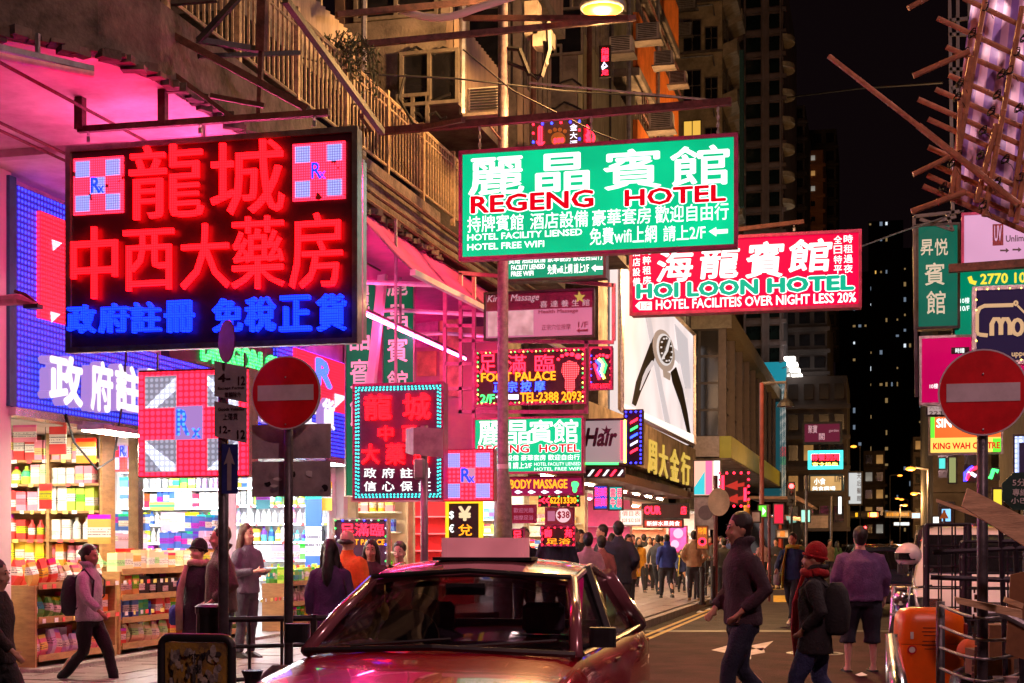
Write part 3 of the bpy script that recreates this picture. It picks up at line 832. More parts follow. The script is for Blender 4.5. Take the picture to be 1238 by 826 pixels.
def row(where, a0, a1, z, y, kinds, cols, w=.12, h=.22, axis='x', depth=.14, rs=1, gap=.012):
    """one row of goods standing on a shelf; axis x: facing the camera, axis y: facing the street"""
    rr = random.Random(rs); a = a0; i = 0; col = None; run = 0
    while a < a1 - w * .6:
        if run <= 0: kd = rr.choice(kinds); cn = rr.choice(cols); run = rr.choice((1, 1, 2, 3)); hh = h * rr.uniform(.8, 1.12); ww = w * rr.uniform(.8, 1.15)
        run -= 1
        if a + ww > a1: break
        me = GM[kd]; o = bpy.data.objects.new(kd, me); C.objects.link(o)
        o.color = (*PAL[cn], 1)
        sq = ww if kd in ('bottle', 'jar') else depth
        if axis == 'x': o.location = (a + ww / 2, y + rr.uniform(-.02, .02), z); o.scale = (ww, sq, hh)
        else: o.location = (y + rr.uniform(-.02, .02), a + ww / 2, z); o.scale = (sq, ww, hh)
        if kd == 'snack_bag': o.rotation_euler = (rr.uniform(-.15, .1), rr.uniform(-.12, .12), rr.uniform(-.2, .2) + (PI / 2 if axis == 'y' else 0)); o.scale = (ww, depth, hh)
        side = 'from the left' 
        tag(o, f"{cn} {kd.replace('_', ' ')}, {ORD[i]} on {where}", 'goods', 'goods on ' + where)
        a += ww + gap; i += 1; NG[0] += 1
def shelf_wall(label, short, Y, a0, a1, zs, bm_, kinds, cols, w=.12, h=.22, strip=None, depth=.3, rs=1, posts=(), side=True):
    t = thing('shelf_unit', label, 'shelving', ((a0 + a1) / 2, Y, 0))
    MB().box2((a0, Y + depth - .03, .1), (a1, Y + depth, zs[-1] + .4)).build('back_panel', bm_, t)
    for p_ in (a0, a1) + tuple(posts):
        MB().box2((p_ - .02, Y - .02, .1), (p_ + .02, Y + depth, zs[-1] + .4)).build('upright', bm_, t)
    for i, z in enumerate(zs):
        for s0, s1 in zip((a0,) + tuple(posts), tuple(posts) + (a1,)):
            MB().box2((s0 + .02, Y, z - .03), (s1 - .02, Y + depth - .03, z)).build('shelf', bm_, t)
        if strip:
            q = MB(); q.box2((a0 + .03, Y - .015, z - .028), (a1 - .03, Y - .002, z - .008)); q.build('light_strip', strip, t)
        hh = (zs[i + 1] - z - .06) if i + 1 < len(zs) else .34
        row(f"{ORD[i]} shelf up, {short}", a0 + .04, a1 - .03, z + .001, Y + .11, kinds[i % len(kinds)], cols[i % len(cols)], w, min(h, hh), rs=rs * 31 + i)
    return t
warm = ['white', 'pink', 'yellow', 'gold', 'orange', 'red', 'red', 'lime', 'pink', 'blue']
cool = ['white', 'blue', 'lime', 'white', 'aqua', 'lilac', 'green', 'white', 'black', 'yellow']
aL = -13.0; aR = -9.36
shelf_wall('warm lit wooden shelf wall packed with cartons at the far left of the shop', 'the warm wooden shelf wall', 16.55, -11.2, aR, (.35, .68, .98, 1.28, 1.62, 1.98, 2.32, 2.62), SHW,
           [['snack_bag'], ['snack_bag', 'carton'], ['snack_bag', 'jar'], ['jar', 'carton'], ['small_box', 'bottle'], ['carton', 'small_box'], ['carton', 'bottle'], ['carton']],
           [['purple', 'red', 'brown', 'green'], ['green', 'red', 'black'], ['black', 'purple', 'gold', 'orange'], ['yellow', 'orange', 'red', 'pink'], ['blue', 'white', 'red'], warm, ['pink', 'white', 'cream', 'lime'], ['white', 'pink', 'cream', 'red']], .13, .3, WSTRIP and None, rs=1, posts=(-10.1,))
shelf_wall('brightly lit white glass shelves of cosmetics in the middle of the shop', 'the white cosmetics shelves', 20.6, -11.35, -9.55, (1.0, 1.3, 1.58, 1.86, 2.12, 2.4, 2.68), SHG,
           [['bottle', 'small_box'], ['small_box', 'carton'], ['bottle', 'small_box', 'jar']], [cool, ['blue', 'purple', 'white', 'crimson'], ['white', 'lime', 'blue', 'lilac']], .1, .22, STRIP, rs=2)
shelf_wall('white shelves of bottles and boxes along the end wall of the shop', 'the end wall shelves', 24.2, -12.2, -9.3, (.6, .95, 1.28, 1.6, 1.92, 2.24, 2.56), SHG,
           [['bottle'], ['bottle', 'jar'], ['small_box', 'carton'], ['bottle', 'small_box']], [['white', 'lilac', 'pink', 'white'], ['yellow', 'lime', 'white'], ['yellow', 'white', 'green', 'blue'], cool], .12, .25, STRIP, rs=3, posts=(-10.8,))
# street-front display units, facing the pavement
def front_unit(label, short, y0, y1, zs, X, kinds, cols, w, h, rs, m=SHW, d=.42, top=True):
    t = thing('display_unit', label, 'shelving', (X - d / 2, (y0 + y1) / 2, .14))
    for yy in (y0, y1): MB().box2((X - d, yy - .02, .14), (X, yy + .02, zs[-1])).build('side_panel', m, t)
    MB().box2((X - d, y0 + .02, .14), (X - d + .02, y1 - .02, zs[-1])).build('back_panel', m, t)
    for i, z in enumerate(zs):
        MB().box2((X - d + .02, y0 + .021, z - .03), (X + .01, y1 - .021, z)).build('shelf', m, t)
        MB().box2((X + .011, y0 + .02, z - .04), (X + .025, y1 - .02, z + .035)).build('shelf_lip', m, t)
        if i + 1 < len(zs) or top:
            row(f"{ORD[i]} shelf up, {short}", y0 + .04, y1 - .03, z + .001, X - .13, kinds[i % len(kinds)], cols[i % len(cols)], w, h, 'y', rs=rs * 17 + i)
            if i < len(zs) - 1 or rs % 2: row(f"back, {ORD[i]} shelf up, {short}", y0 + .04, y1 - .03, z + .001, X - .33, kinds[(i + 1) % len(kinds)], cols[i % len(cols)], w, h * 1.05, 'y', rs=rs * 19 + i)
    return t
front_unit('low wooden display of wrapped sweets at the near end of the pharmacy', 'the sweet display, added on a bracket', 14.5, 16.25, (.3, .72, 1.1), XF + .2, [['snack_bag'], ['snack_bag', 'carton'], ['snack_bag']], [['purple', 'crimson', 'pink', 'lilac'], ['green', 'gold', 'orange'], ['brown', 'red', 'gold']], .16, .27, 1)
front_unit('wooden display of gold boxes and toy eggs beside the walking man', 'the gold box display, added on a bracket', 16.45, 18.2, (.3, .62, .9, 1.22), XF + .15, [['carton', 'snack_bag'], ['jar', 'small_box'], ['carton'], ['carton']], [['yellow', 'cream', 'red'], ['blue', 'green', 'yellow', 'red'], ['black', 'gold'], ['gold', 'cream']], .17, .24, 3)
front_unit('wooden display of blue packets and stacked boxes behind the couple', 'the blue packet display', 18.4, 20.4, (.3, .66, 1.0), XF + .15, [['snack_bag'], ['small_box', 'snack_bag'], ['small_box', 'bottle']], [['blue', 'green', 'black'], ['crimson', 'white', 'pink'], ['white', 'cream']], .14, .25, 5)
front_unit('wooden display of shampoo and lotion bottles by the shop assistant', 'the lotion display, added on a bracket', 21.4, 24.5, (.3, .62, .94), XF + .3, [['bottle', 'jar'], ['bottle'], ['small_box', 'bottle']], [['yellow', 'orange', 'white'], ['white', 'lilac', 'purple', 'white'], ['lime', 'yellow', 'green']], .13, .25, 7)
tb = thing('carton_stack_table', 'wooden table carrying tall stacked cartons beside the corner column', 'table', (-9.75, 18.2, .14))
MB().box2((-10.2, 18.0, 1.2), (-9.35, 20.3, 1.26)).build('tabletop', SHW, tb)
for x, y in ((-10.1, 18.1), (-9.45, 18.1), (-10.1, 20.2), (-9.45, 20.2)): MB().box2((x - .03, y - .03, .14), (x + .03, y + .03, 1.199)).build('leg', SHW, tb)
for z, cs, sd in ((1.261, ['gold', 'cream'], 71), (1.5, ['gold', 'blue', 'lilac'], 72), (1.74, ['blue', 'lilac', 'purple'], 73)):
    row(f"the {['top', 'middle', 'bottom'][2 if z < 1.4 else 1 if z < 1.6 else 0]} layer of the carton stack", -10.15, -9.4, z, 18.1, ['carton'], cs, .2, .23, rs=sd)
    row(f"the {['top', 'middle', 'bottom'][2 if z < 1.4 else 1 if z < 1.6 else 0]} layer behind the carton stack", 18.5, 20.2, z, -9.5, ['carton'], cs, .2, .23, 'y', rs=sd + 9)
# price tags along the shelf lips and bright cards hung in the shop opening
tg = {c: mat('price tag %d' % i, c, .5, 0, .1, 9, 0) for i, c in enumerate(((.85, .8, .2), (.85, .1, .1), (.85, .85, .85)))}
for (ax, f0, f1, dd, zz) in [('x', -11.15, -9.4, 16.53, z) for z in (.68, .98, 1.28, 1.62, 1.98, 2.32, 2.62)] + [('y', 14.55, 24.4, XF + .25, z) for z in (.72, 1.1)] + [('x', -12.1, -9.35, 24.18, z) for z in (.95, 1.28, 1.6, 1.92, 2.24)]:
    qs = [MB(), MB(), MB()]; a = f0
    while a < f1:
        w = rnd.uniform(.04, .09)
        c = (a + w / 2, dd, zz - .02) if ax == 'x' else (dd, a + w / 2, zz - .01)
        rnd.choice(qs).box(c, (w, .006, .045) if ax == 'x' else (.006, w, .05)); a += w + rnd.uniform(.05, .22)
    for q, m in zip(qs, tg.values()):
        if q.v: q.build('price_tags', m, ty, kind='stuff')
for i, (u, v, Y, w, h, cn, lb) in enumerate(((30, 524, 15.3, .3, .2, 'pink', 'pink card hanging over the warm wooden shelf wall'), (70, 532, 15.6, .22, .34, 'red', 'red card hanging in the middle of the warm shelf wall'), (104, 545, 15.9, .26, .3, 'orange', 'orange card hanging by the corner column'), (150, 590, 18.6, .14, .3, 'blue', 'narrow blue card under the small medicine cross'), (196, 612, 19.6, .4, .12, 'lime', 'lime card over the cosmetics shelves'),
        (232, 632, 19.8, .22, .3, 'yellow', 'yellow card beside the couple'), (318, 600, 21.5, .24, .4, 'aqua', 'turquoise card behind the tilted time plates'), (379, 640, 24.0, .3, 1.5, 'blue', 'tall blue display panel at the far end of the pharmacy'), (395, 600, 24.1, .2, .5, 'yellow', 'yellow card right of the tall blue panel'), (120, 640, 15.9, .3, .35, 'gold', 'gold carton display card beside the corner column'), (55, 600, 15.5, .16, .3, 'red', 'small red pennant hanging before the warm shelves'), (345, 668, 22.5, .5, .25, 'lilac', 'pale lilac card over the lotion display'))):
    p = PY(u, v, Y); t = MB().box(p, (w, .015, h)).build('sale_card', PACK, label=lb, cat='sign', color=PAL[cn])
    if h < .6: MB().tube([p + Vector((0, 0, h / 2)), (p.x, p.y, 2.94)], .004, 4).build('string', BLK, t)
# checker plate plinth, column, hanging cable
MB().box2((XF - .2, 14.3, .126), (XF + .42, 24.6, .2)).build('plinth', mat('diamond plate', (.45, .42, .40), .35, .6, .3, 14, .8, bscale=26), ty)
MB().box2((XF - .12, 17.15, .2), (XF + .02, 17.28, 2.95)).build('column', CHROME, ty)
pl16 = Plane('Y', 14.2)
MB().tube([(XF + .15, 15.2, 3.06), (XF + .16, 15.35, 2.75), (XF + .2, 15.8, 2.45), (XF + .2, 16.2, 2.6), (XF + .18, 16.45, 3.3), (XF + .18, 16.6, 4.3)], .014, 6).build('cable', BLK, label='black cable looping below the blue fascia over the warm shelves', cat='cable')
for i, (x, y, wm) in enumerate(((-10.4, 15.4, 1), (-10.4, 18.0, 1), (-10.3, 19.6, 0), (-10.2, 21.9, 0), (-10.3, 23.4, 0), (XF + .55, 15.6, 1), (XF + .55, 18.4, 1), (XF + .55, 22.5, 0))):
    t = thing('ceiling_light', f"{'warm' if wm else 'cool white'} ceiling light over {['the warm shelf wall', 'the gold cartons', 'the shop middle', 'the cosmetics shelves', 'the end wall shelves', 'the sweet display, added on a bracket', 'the gold box display, added on a bracket', 'the lotion display, added on a bracket'][i]}", 'lamp', (x, y, 2.86))
    MB().box((x, y, 2.89), (.34, 1.1, .06)).build('housing', GALV, t)
    if x > XF: MB().bar((XF, y, 3.0), (x, y, 2.95), .04).build('bracket', GALV, t)  # outer three lamps are added on brackets to brighten the front displays
    q = MB(); q.box((x, y, 2.853), (.28, 1.0, .012)); q.build('diffuser', emit('warm shop lamp', (1, .86, .62), 48) if wm else emit('cool shop lamp', (.9, .95, 1), 36), t)

# ================================================================= HANGING SIGNS
RCH = led('red diode letters', (1, .0015, .003), 13, .022, .36, (.4, .01, .01), .25)
BCH = led('blue diode letters', (.002, .012, 1), 7, .022, .3, (.01, .02, .4), .25)
WSQ = led('pale blue diode squares', (.3, .36, 1), 1.1, .022, .35, (.3, .3, .5))
RSQ = led('red diode squares', (1, .01, .03), 7, .022, .25, (.3, .02, .02), fault=.32)
SGN = mat('dark plum sign board', (.03, .006, .014), .35, 0, .3, 3, .1)
SFR = mat('scratched steel frame', (.42, .38, .38), .3, .9, .3, 10, .2)
MFR = mat('magenta painted frame', (.38, .04, .15), .45, .3, .3, 10, .2)
def G_(n, c, s=1., v=.12, sc=1.2): return emit(n, c, s, v, sc)
GRN = G_('green lit acrylic', (0, .50, .22), 1.12, .2)
GRN2 = G_('dim green lit acrylic', (0, .38, .2), .75)
REDF = G_('crimson lit acrylic', (.80, .0, .05), 1.05, .2)
WTX = emit('white lettering on lit acrylic', (.92, 1, .97), 1.6)
RTX = emit('red lettering on lit acrylic', (.8, .0, .01), .9)
GTX = emit('green lettering on lit acrylic', (.0, .42, .25), 1.)
HANG = []
def hanger(label, Y, u0, v0, u1, v1, drops=(), w=.09, chain=True, cat='sign bracket', extra=()):
    """steel beam over the street with chains down to its sign"""
    a, b = PY(u0, v0, Y), PY(u1, v1, Y)
    t = thing('sign_bracket', label, cat, a)
    MB().bar(a, b, w).build('beam', RUST, t)
    for u, va, vb in drops:
        p, q_ = PY(u, va, Y), PY(u, vb, Y)
        if chain:
            n = max(2, int((p.z - q_.z) / .045)); q = MB()
            for i in range(n):
                z = p.z - (i + .5) * (p.z - q_.z) / n
                if i % 2: q.box((p.x, Y, z), (.034, .01, .05))
                else: q.box((p.x, Y, z), (.01, .034, .05))
            q.build('chain', GALV, t)
        else: MB().bar(p, q_, .05).build('rod', RUST, t)
    for (ua, va, Ya, ub, vb, Yb, ww) in extra:
        MB().bar(PY(ua, va, Ya), PY(ub, vb, Yb), ww).build('strut', RUST, t)
    return t
# 1 big red-on-black dispensary sign
P1 = Plane('Y', 12.0)
m3 = (RSQ, WSQ, BCH)
it = [('rx', 90, 150, 191, 259, dict(m=m3)), ('rx', 355, 418, 173, 242, dict(m=m3, cm=RSQ))]
for ch, u0, u1, vt, vb in (('龍', 160, 249, 177, 265), ('城', 258, 346, 172, 260), ('中', 90, 145, 276, 362), ('西', 153, 213, 279, 352), ('大', 222, 280, 272, 350), ('藥', 283, 346, 263, 350), ('房', 353, 416, 259, 349)):
    it.append(('t', ch, u0, u1, vt, vb, RCH, dict(bold=0, ext=.04, d=.03, name='character')))
for ch, u0, u1 in (('政', 86, 119), ('府', 124, 159), ('註', 162, 198), ('冊', 203, 238), ('免', 261, 296), ('稅', 300, 336), ('正', 341, 379), ('貨', 386, 421)):
    s_ = (u0 - 86) * .045
    it.append(('t', ch, u0, u1, 370 - s_ - .006 * 0, 408 - s_ * .2 - 4, BCH, dict(bold=.05, ext=.05, d=.03, name='character')))
sign('dispensary_sign', 'huge dark hanging sign with red and blue diode characters and two chequered crosses', 'shop sign', P1, (82, 432, 167, 420), .12, SGN, SFR, it, fw=.04)
hanger('rusty red beam and struts carrying the large red diode sign', 12.0, 95, 157, 398, 136, [(107, 157, 172), (242, 146, 162), (380, 137, 153)], .055,
       extra=[(97, 92, 12.0, 97, 157, 12.0, .08), (197, 8, 11.9, 197, 152, 12.0, .07), (200, 38, 11.9, 372, 132, 12.0, .06), (200, 82, 11.9, 280, 142, 12.0, .04), (255, 116, 12.0, 320, 128, 12.0, .04)])
t = thing('sign_bracket', 'long diagonal stay with upright post crossing in front of the balcony railing', 'sign bracket', PY(320, 60, 15))
for (ua, va, Ya, ub, vb, Yb, ww, mm) in ((318, -10, 12.2, 316, 62, 12.3, .08, RUST), (316, 62, 12.3, 313, 140, 12.4, .04, RUST), (345, 0, 12.4, 462, 160, 14.6, .06, DKST), (237, 48, 12.1, 312, 60, 12.4, .05, DKST), (240, 68, 12.1, 362, 64, 13, .04, DKST), (240, 50, 12.1, 290, -5, 12.1, .05, DKST), (172, 5, 11.8, 262, -2, 12, .06, DKST)):
    MB().bar(PY(ua, va, Ya), PY(ub, vb, Yb), ww).build('strut', mm, t)
# small hanging pieces below and beside
P1b = Plane('Y', 15.0)
def plate(name, label, cat, pl, px, m, items, d=.05, fr=None): return sign(name, label, cat, pl, px, d, m, fr or SFR, items, fw=.015)
sd = sign('side_sign', 'edge-on narrow green and white sign standing behind the large red sign', 'shop sign', Plane('Y', 13.6), (431, 439, 195, 410), .1, GRN, SFR,
     [('r', 432, 438, 230 + i * 34, 246 + i * 34, WTX if i % 2 else RTX, dict(name='letter_edge')) for i in range(5)], fw=.01)
# 2 big green hotel sign
P2 = Plane('Y', 17.5)
it = []
for ch, u0, u1, vt, vb in (('麗', 566, 634, 190, 236), ('晶', 647, 713, 185, 232), ('賓', 729, 800, 180, 229), ('館', 810, 882, 176, 225)):
    it.append(('t', ch, u0, u1, vt, vb, WTX, dict(bold=.04, name='character')))
it += [('t', 'REGENG', 569, 718, 233, 255, RTX, dict(bold=.03, out=WTX)), ('t', 'HOTEL', 755, 878, 226, 247, RTX, dict(bold=.03, out=WTX)),
       ('t', '持牌賓館', 565, 633, 260, 280, WTX, dict(bold=.02)), ('t', '酒店設備', 641, 711, 256, 276, WTX, dict(bold=.02)), ('t', '豪華套房', 716, 787, 252, 272, WTX, dict(bold=.02)), ('t', '歡迎自由行', 792, 881, 247, 268, WTX, dict(bold=.02)),
       ('t', 'HOTEL FACILITY LIENSED', 565, 704, 280, 288, WTX, dict(bold=.02)), ('t', 'HOTEL FREE WIFI', 565, 658, 293, 301, WTX, dict(bold=.02)),
       ('t', '免費wifi上網', 713, 794, 274, 295, WTX, dict(bold=.02)), ('t', '請上2/F', 802, 853, 272, 291, WTX, dict(bold=.02)),
       ('p', [(857, 280), (866, 275), (866, 278), (880, 277), (880, 282), (866, 283), (866, 286)], WTX, dict(name='arrow'))]
sign('hotel_sign', 'large glowing green hotel sign with white characters and red English name', 'hotel sign', P2, (556, 891, 173, 307), .16, GRN, MFR, it, fw=.035)
hanger('long rusty beam holding the large green hotel sign', 17.5, 437, 161, 884, 123, [(580, 148, 183), (715, 138, 172), (868, 125, 163)], .085,
       extra=[(452, 160, 17.5, 437, 140, 16.0, .05), (510, 155, 17.5, 560, 145, 16.5, .05), (560, 22, 18, 760, 22, 18, .06)])
for i, (ua, va, Ya, ub, vb, Yb, lb) in enumerate(((407, 18, 17, 610, -2, 18.6, 'rusty upper beam crossing under the white pipe'), (437, 54, 17, 768, 22, 18.6, 'long red beam running towards the street lamp'),
                    (590, 150, 17.6, 606, 170, 19, 'short strut behind the large green sign'), (640, 100, 17.6, 880, 123, 17.5, 'thin stay wire bar above the large green sign'))):
    MB().bar(PY(ua, va, Ya), PY(ub, vb, Yb), .07 if i < 2 else .02).build('sign_bracket', RUST if i < 3 else GALV, label=lb, cat='sign bracket')
q = MB(); pts = [PY(480 + 16 * i, 10 + 12 * math.sin(PI * min(1, i / 6)) - (max(0, i - 6) * 5), 17.8) for i in range(11)]
q.tube(pts, .05, 8); q.build('white_pipe', WPLA, label='curved white pipe hanging over the beams at the top', cat='pipe')
# 3 crimson hotel sign
P3 = Plane('Y', 22)
it = []
for ch, u0, u1, vt, vb in (('海', 794, 838, 302, 341), ('龍', 846, 894, 298, 337), ('賓', 902, 948, 292, 336), ('館', 953, 1005, 289, 329)):
    it.append(('t', ch, u0, u1, vt, vb, WTX, dict(bold=.055, name='character', skew=.05)))
for k, ch in enumerate('全日特平'): it.append(('t', ch, 1008, 1018, 285 + k * 12, 295 + k * 12, WTX, dict(bold=.02, name='character')))
for k, ch in enumerate('時租過夜'): it.append(('t', ch, 1020, 1031, 284 + k * 12, 294 + k * 12, WTX, dict(bold=.02, name='character')))
for k, ch in enumerate('酒店設備'): it.append(('t', ch, 765, 774, 300 + k * 12, 310 + k * 12, WTX, dict(bold=.02, name='character')))
for k, ch in enumerate('純粹租房'): it.append(('t', ch, 777, 787, 298 + k * 12, 308 + k * 12, WTX, dict(bold=.02, name='character')))
it += [('t', 'HOI LOON', 769, 917, 340, 359, GTX, dict(bold=.05, out=WTX)), ('t', 'HOTEL', 927, 1033, 334, 353, GTX, dict(bold=.05, out=WTX)),
       ('t', 'HOTEL FACILITEIS OVER NIGHT LESS 20%', 793, 1035, 358, 370, WTX, dict(bold=.02)),
       ('p', [(768, 370), (773, 365), (788, 365), (788, 375), (773, 375)], WTX, dict(name='arrow')), ('t', '1/F', 774, 786, 366, 374, RTX, dict(d=.012))]
sign('hotel_sign', 'crimson hotel sign with white brush characters and green English name', 'hotel sign', P3, (762, 1041, 285, 376), .3, REDF, MFR, it, fw=.035)
MB().tube([PY(1041, 298, 22), PY(1090, 280, 23), PY(1165, 255, 24.5)], .012, 5).build('stay_wire', GALV, label='steel wire from the crimson hotel sign to the right side frame', cat='wire')
hanger('thin beam behind the crimson hotel sign', 22.2, 740, 296, 972, 268, [(800, 290, 300), (960, 270, 280)], .06)
# 4 second green sign behind
P4 = Plane('Y', 20)
sign('hotel_sign', 'second green hotel sign half hidden below the large green one', 'hotel sign', P4, (612, 732, 262, 338), .25, GRN2, DKST,
     [('t', '賓館 酒店設備 豪華套房 歡迎自由行', 615, 729, 305, 317, WTX, dict(bold=.02)), ('t', 'FACILITY LIENSED', 618, 659, 320, 326, WTX, dict(bold=.02)), ('t', 'FREE WIFI', 618, 645, 328, 334, WTX, dict(bold=.02)),
      ('t', '免費wifi上網 請上2/F', 662, 712, 319, 331, WTX, dict(bold=.02)), ('p', [(715, 324), (720, 320), (720, 322), (729, 322), (729, 326), (720, 326), (720, 329)], WTX, dict(name='arrow'))], fw=.03)
# pink scaffold frame carrying the middle signs
PF4 = Plane('Y', 20.3)
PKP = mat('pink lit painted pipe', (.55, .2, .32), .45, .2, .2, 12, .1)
t = thing('sign_scaffold', 'magenta lit pipe framework carrying the massage and hotel signs', 'scaffold', PF4.pt(PF4.a(650), 3, 0))
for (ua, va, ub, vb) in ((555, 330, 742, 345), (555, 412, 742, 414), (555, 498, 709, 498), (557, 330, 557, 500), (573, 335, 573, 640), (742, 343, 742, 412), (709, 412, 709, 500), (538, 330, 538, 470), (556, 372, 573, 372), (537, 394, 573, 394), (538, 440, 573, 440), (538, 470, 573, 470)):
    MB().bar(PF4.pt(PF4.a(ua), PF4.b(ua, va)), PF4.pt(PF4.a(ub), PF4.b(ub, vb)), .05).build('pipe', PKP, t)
P5 = Plane('Y', 20.1)
MPK = G_('pink lit panel', (.75, .22, .38), .62); MDK = mat('dark purple panel', (.14, .02, .06), .5)
sign('massage_sign', 'dim pink and purple massage signboard in the pipe framework', 'shop sign', P5, (586, 718, 352, 409), .12, MPK, DKST,
     [('r', 588, 716, 353, 374, MDK, dict(d=.002, name='dark_band')), ('t', 'King’s Massage', 590, 652, 356, 367, emit('pale pink print', (.9, .5, .6), .6), dict(d=.01, skew=.03)), ('t', '喜 達 養 生 館', 653, 713, 363, 371, emit('pale pink print', (.9, .5, .6), .6), dict(d=.01)),
      ('t', 'Health Massage', 651, 699, 374, 380, MDK, dict(d=.006, bold=.03)), ('t', '正宗穴位按摩', 655, 690, 392, 399, MDK, dict(d=.006, bold=.02)), ('t', '1/F', 699, 711, 389, 396, MDK, dict(d=.006, bold=.02)),
      ('p', [(697, 400), (701, 397), (701, 399), (711, 398), (711, 401), (701, 401), (701, 403)], MDK, dict(name='arrow', d=.005)),
      ('r', 590, 645, 376, 406, G_('pale photo print', (.9, .5, .55), .55, .5, 5), dict(d=.003, name='photo_print')),
      ('p', [(700, 352), (703, 357), (708, 357), (704, 361), (706, 366), (701, 363), (697, 366), (698, 361), (694, 357), (699, 357)], emit('gold print', (.7, .5, .1), .6), dict(d=.012, name='flower'))], fw=.02)
P6 = Plane('Y', 20.05)
NR = emit('red neon', (1, .008, .022), 5); NY = emit('amber neon', (1, .28, .012), 2.2); NG_ = emit('green neon', (.05, 1, .15), 3); NW = emit('white violet neon', (.8, .75, 1), 2.2); NB = emit('blue neon', (.015, .035, 1), 5)
NYY = emit('yellow bulbs', (1, .7, .08), 4)
BLKP = mat('black red-lit board', (.03, .004, .008), .5)
def foot(u0, u1, v0, v1):
    """sole and five toes as outline points in photo pixels"""
    w, h = u1 - u0, v1 - v0
    sole = [(u0 + w * x, v0 + h * y) for x, y in ((.25, .30), (.5, .22), (.78, .26), (.92, .40), (.85, .55), (.72, .68), (.74, .85), (.62, .98), (.45, .98), (.34, .86), (.36, .68), (.22, .5))]
    toes = []
    for i, (x, y, r_) in enumerate(((.85, .12, .12), (.62, .07, .09), (.42, .07, .08), (.24, .11, .07), (.1, .19, .06))):
        toes.append([(u0 + w * (x + r_ * math.cos(2 * PI * k / 8)), v0 + h * (y + r_ * .55 * math.sin(2 * PI * k / 8))) for k in range(8)])
    return sole, toes
fs, ft = foot(672, 704, 425, 476)
sign('foot_palace_sign', 'flashing foot massage sign with red characters and a glowing foot', 'shop sign', P6, (575, 708, 423, 489), .15, BLKP, MFR,
     [('t', '足', 580, 600, 429, 452, NR, dict(name='character', ext=.02)), ('t', '滿', 614, 636, 429, 452, NR, dict(name='character', ext=.02)), ('t', '臨', 647, 670, 429, 450, NR, dict(name='character', ext=.02)),
      ('t', 'FOOT PALACE', 582, 672, 450, 461, NY, dict(bold=.02, ext=.02)), ('t', '正 宗 按 摩', 597, 659, 461, 474, NB, dict(bold=.02, ext=.02)), ('t', '2/F', 581, 598, 477, 487, NG_, dict(bold=.02, ext=.02)),
      ('t', 'TEL:2388 2093', 629, 703, 474, 485, NY, dict(bold=.02, ext=.02)), ('p', [(599, 480), (606, 475), (606, 477), (627, 477), (627, 483), (606, 483), (606, 485)], NW, dict(name='arrow')),
      ('p', fs, led('red foot diodes', (1, .05, .06), 3.5, .03), dict(name='foot_sole', d=.01))] + [('p', q, NR, dict(name='toe', d=.01)) for q in ft] +
     [('b', 578, 705, 425, 487, [NG_, NYY, NR], dict(step=.06, r=.014))], fw=.03)
fs, ft = foot(717, 737, 427, 462)
sign('foot_sign', 'small dark sign with a rainbow coloured neon foot', 'shop sign', P6, (713, 740, 420, 471), .12, BLKP, MFR,
     [('p', fs, mat('dark sole', (.08, .02, .05), .5), dict(name='foot_sole')), ('l', [(721, 436), (726, 442), (723, 448), (728, 455)], .02, NB, {}), ('l', [(724, 434), (730, 440), (727, 450), (731, 458)], .02, NYY, {}), ('l', [(728, 434), (733, 442), (730, 452)], .02, NG_, {}), ('l', [(719, 440), (722, 450), (725, 459)], .02, NR, {}),
      ('t', 'FOOT & BODY', 715, 738, 464, 469, NR, {}), ('b', 715, 738, 422, 470, [NR, NB], dict(step=.09, r=.01))] + [('p', q, NR, dict(name='toe')) for q in ft], fw=.02)
P8 = Plane('Y', 19.9)
it = [('t', ch, u0, u0 + 30, 509 - i * .7, 538 - i * .7, WTX, dict(bold=.035, name='character')) for i, (ch, u0) in enumerate((('麗', 578), ('晶', 611), ('賓', 639), ('館', 669)))]
it += [('t', 'REGENG', 578, 640, 538, 548, RTX, dict(bold=.03, out=WTX)), ('t', 'HOTEL', 652, 701, 537, 547, RTX, dict(bold=.03, out=WTX)), ('t', '賓館 酒店設備 豪華套房 歡迎自由行', 580, 701, 550, 557, WTX, dict(bold=.02)),
       ('t', '免費wifi上網 請上2/F', 580, 643, 559, 567, WTX, dict(bold=.02)), ('t', 'HOTEL FACILITY LIENSED', 646, 702, 559, 563, WTX, {}), ('t', 'HOTEL FREE WIFI', 646, 702, 565, 569, WTX, {})]
sign('hotel_sign', 'smaller green hotel sign directly below the foot massage sign', 'hotel sign', P8, (573, 705, 505, 572), .18, GRN, MFR, it, fw=.02)
P9 = Plane('Y', 20.2)
HB = emit('blue border bulbs', (.02, .02, 1), 5)
sign('hair_salon_sign', 'grey lit hair salon sign with a star over slanting dark letters', 'shop sign', P9, (705, 757, 507, 562), .12, G_('grey pink lit panel', (.55, .38, .4), .6), DKST,
     [('t', 'Hair', 708, 746, 517, 540, SGN, dict(bold=.04, skew=.05, name='lettering')), ('p', [(733, 514), (735, 519), (740, 518), (736, 522), (738, 527), (733, 524), (729, 527), (731, 522), (727, 518), (732, 519)], SGN, dict(name='star')),
      ('l', [(756, 508), (756, 560)], .02, NYY, {}), ('l', [(752, 509), (752, 556)], .015, NR, {}), ('l', [(707, 561), (748, 561)], .02, NG_, {})], fw=.02)
sign('barber_sign', 'narrow barber pole sign inside a blue bulb border', 'shop sign', Plane('Y', 20.6), (755, 777, 496, 562), .14, BLKP, DKST,
     [('b', 757, 775, 498, 560, HB, dict(step=.06, r=.016))] + [('p', [(762, 546 - i * 9), (771, 541 - i * 9), (771, 544 - i * 9), (762, 549 - i * 9)], [NR, NW, NB, NG_, NR][i], dict(name='stripe')) for i in range(5)], fw=.02)
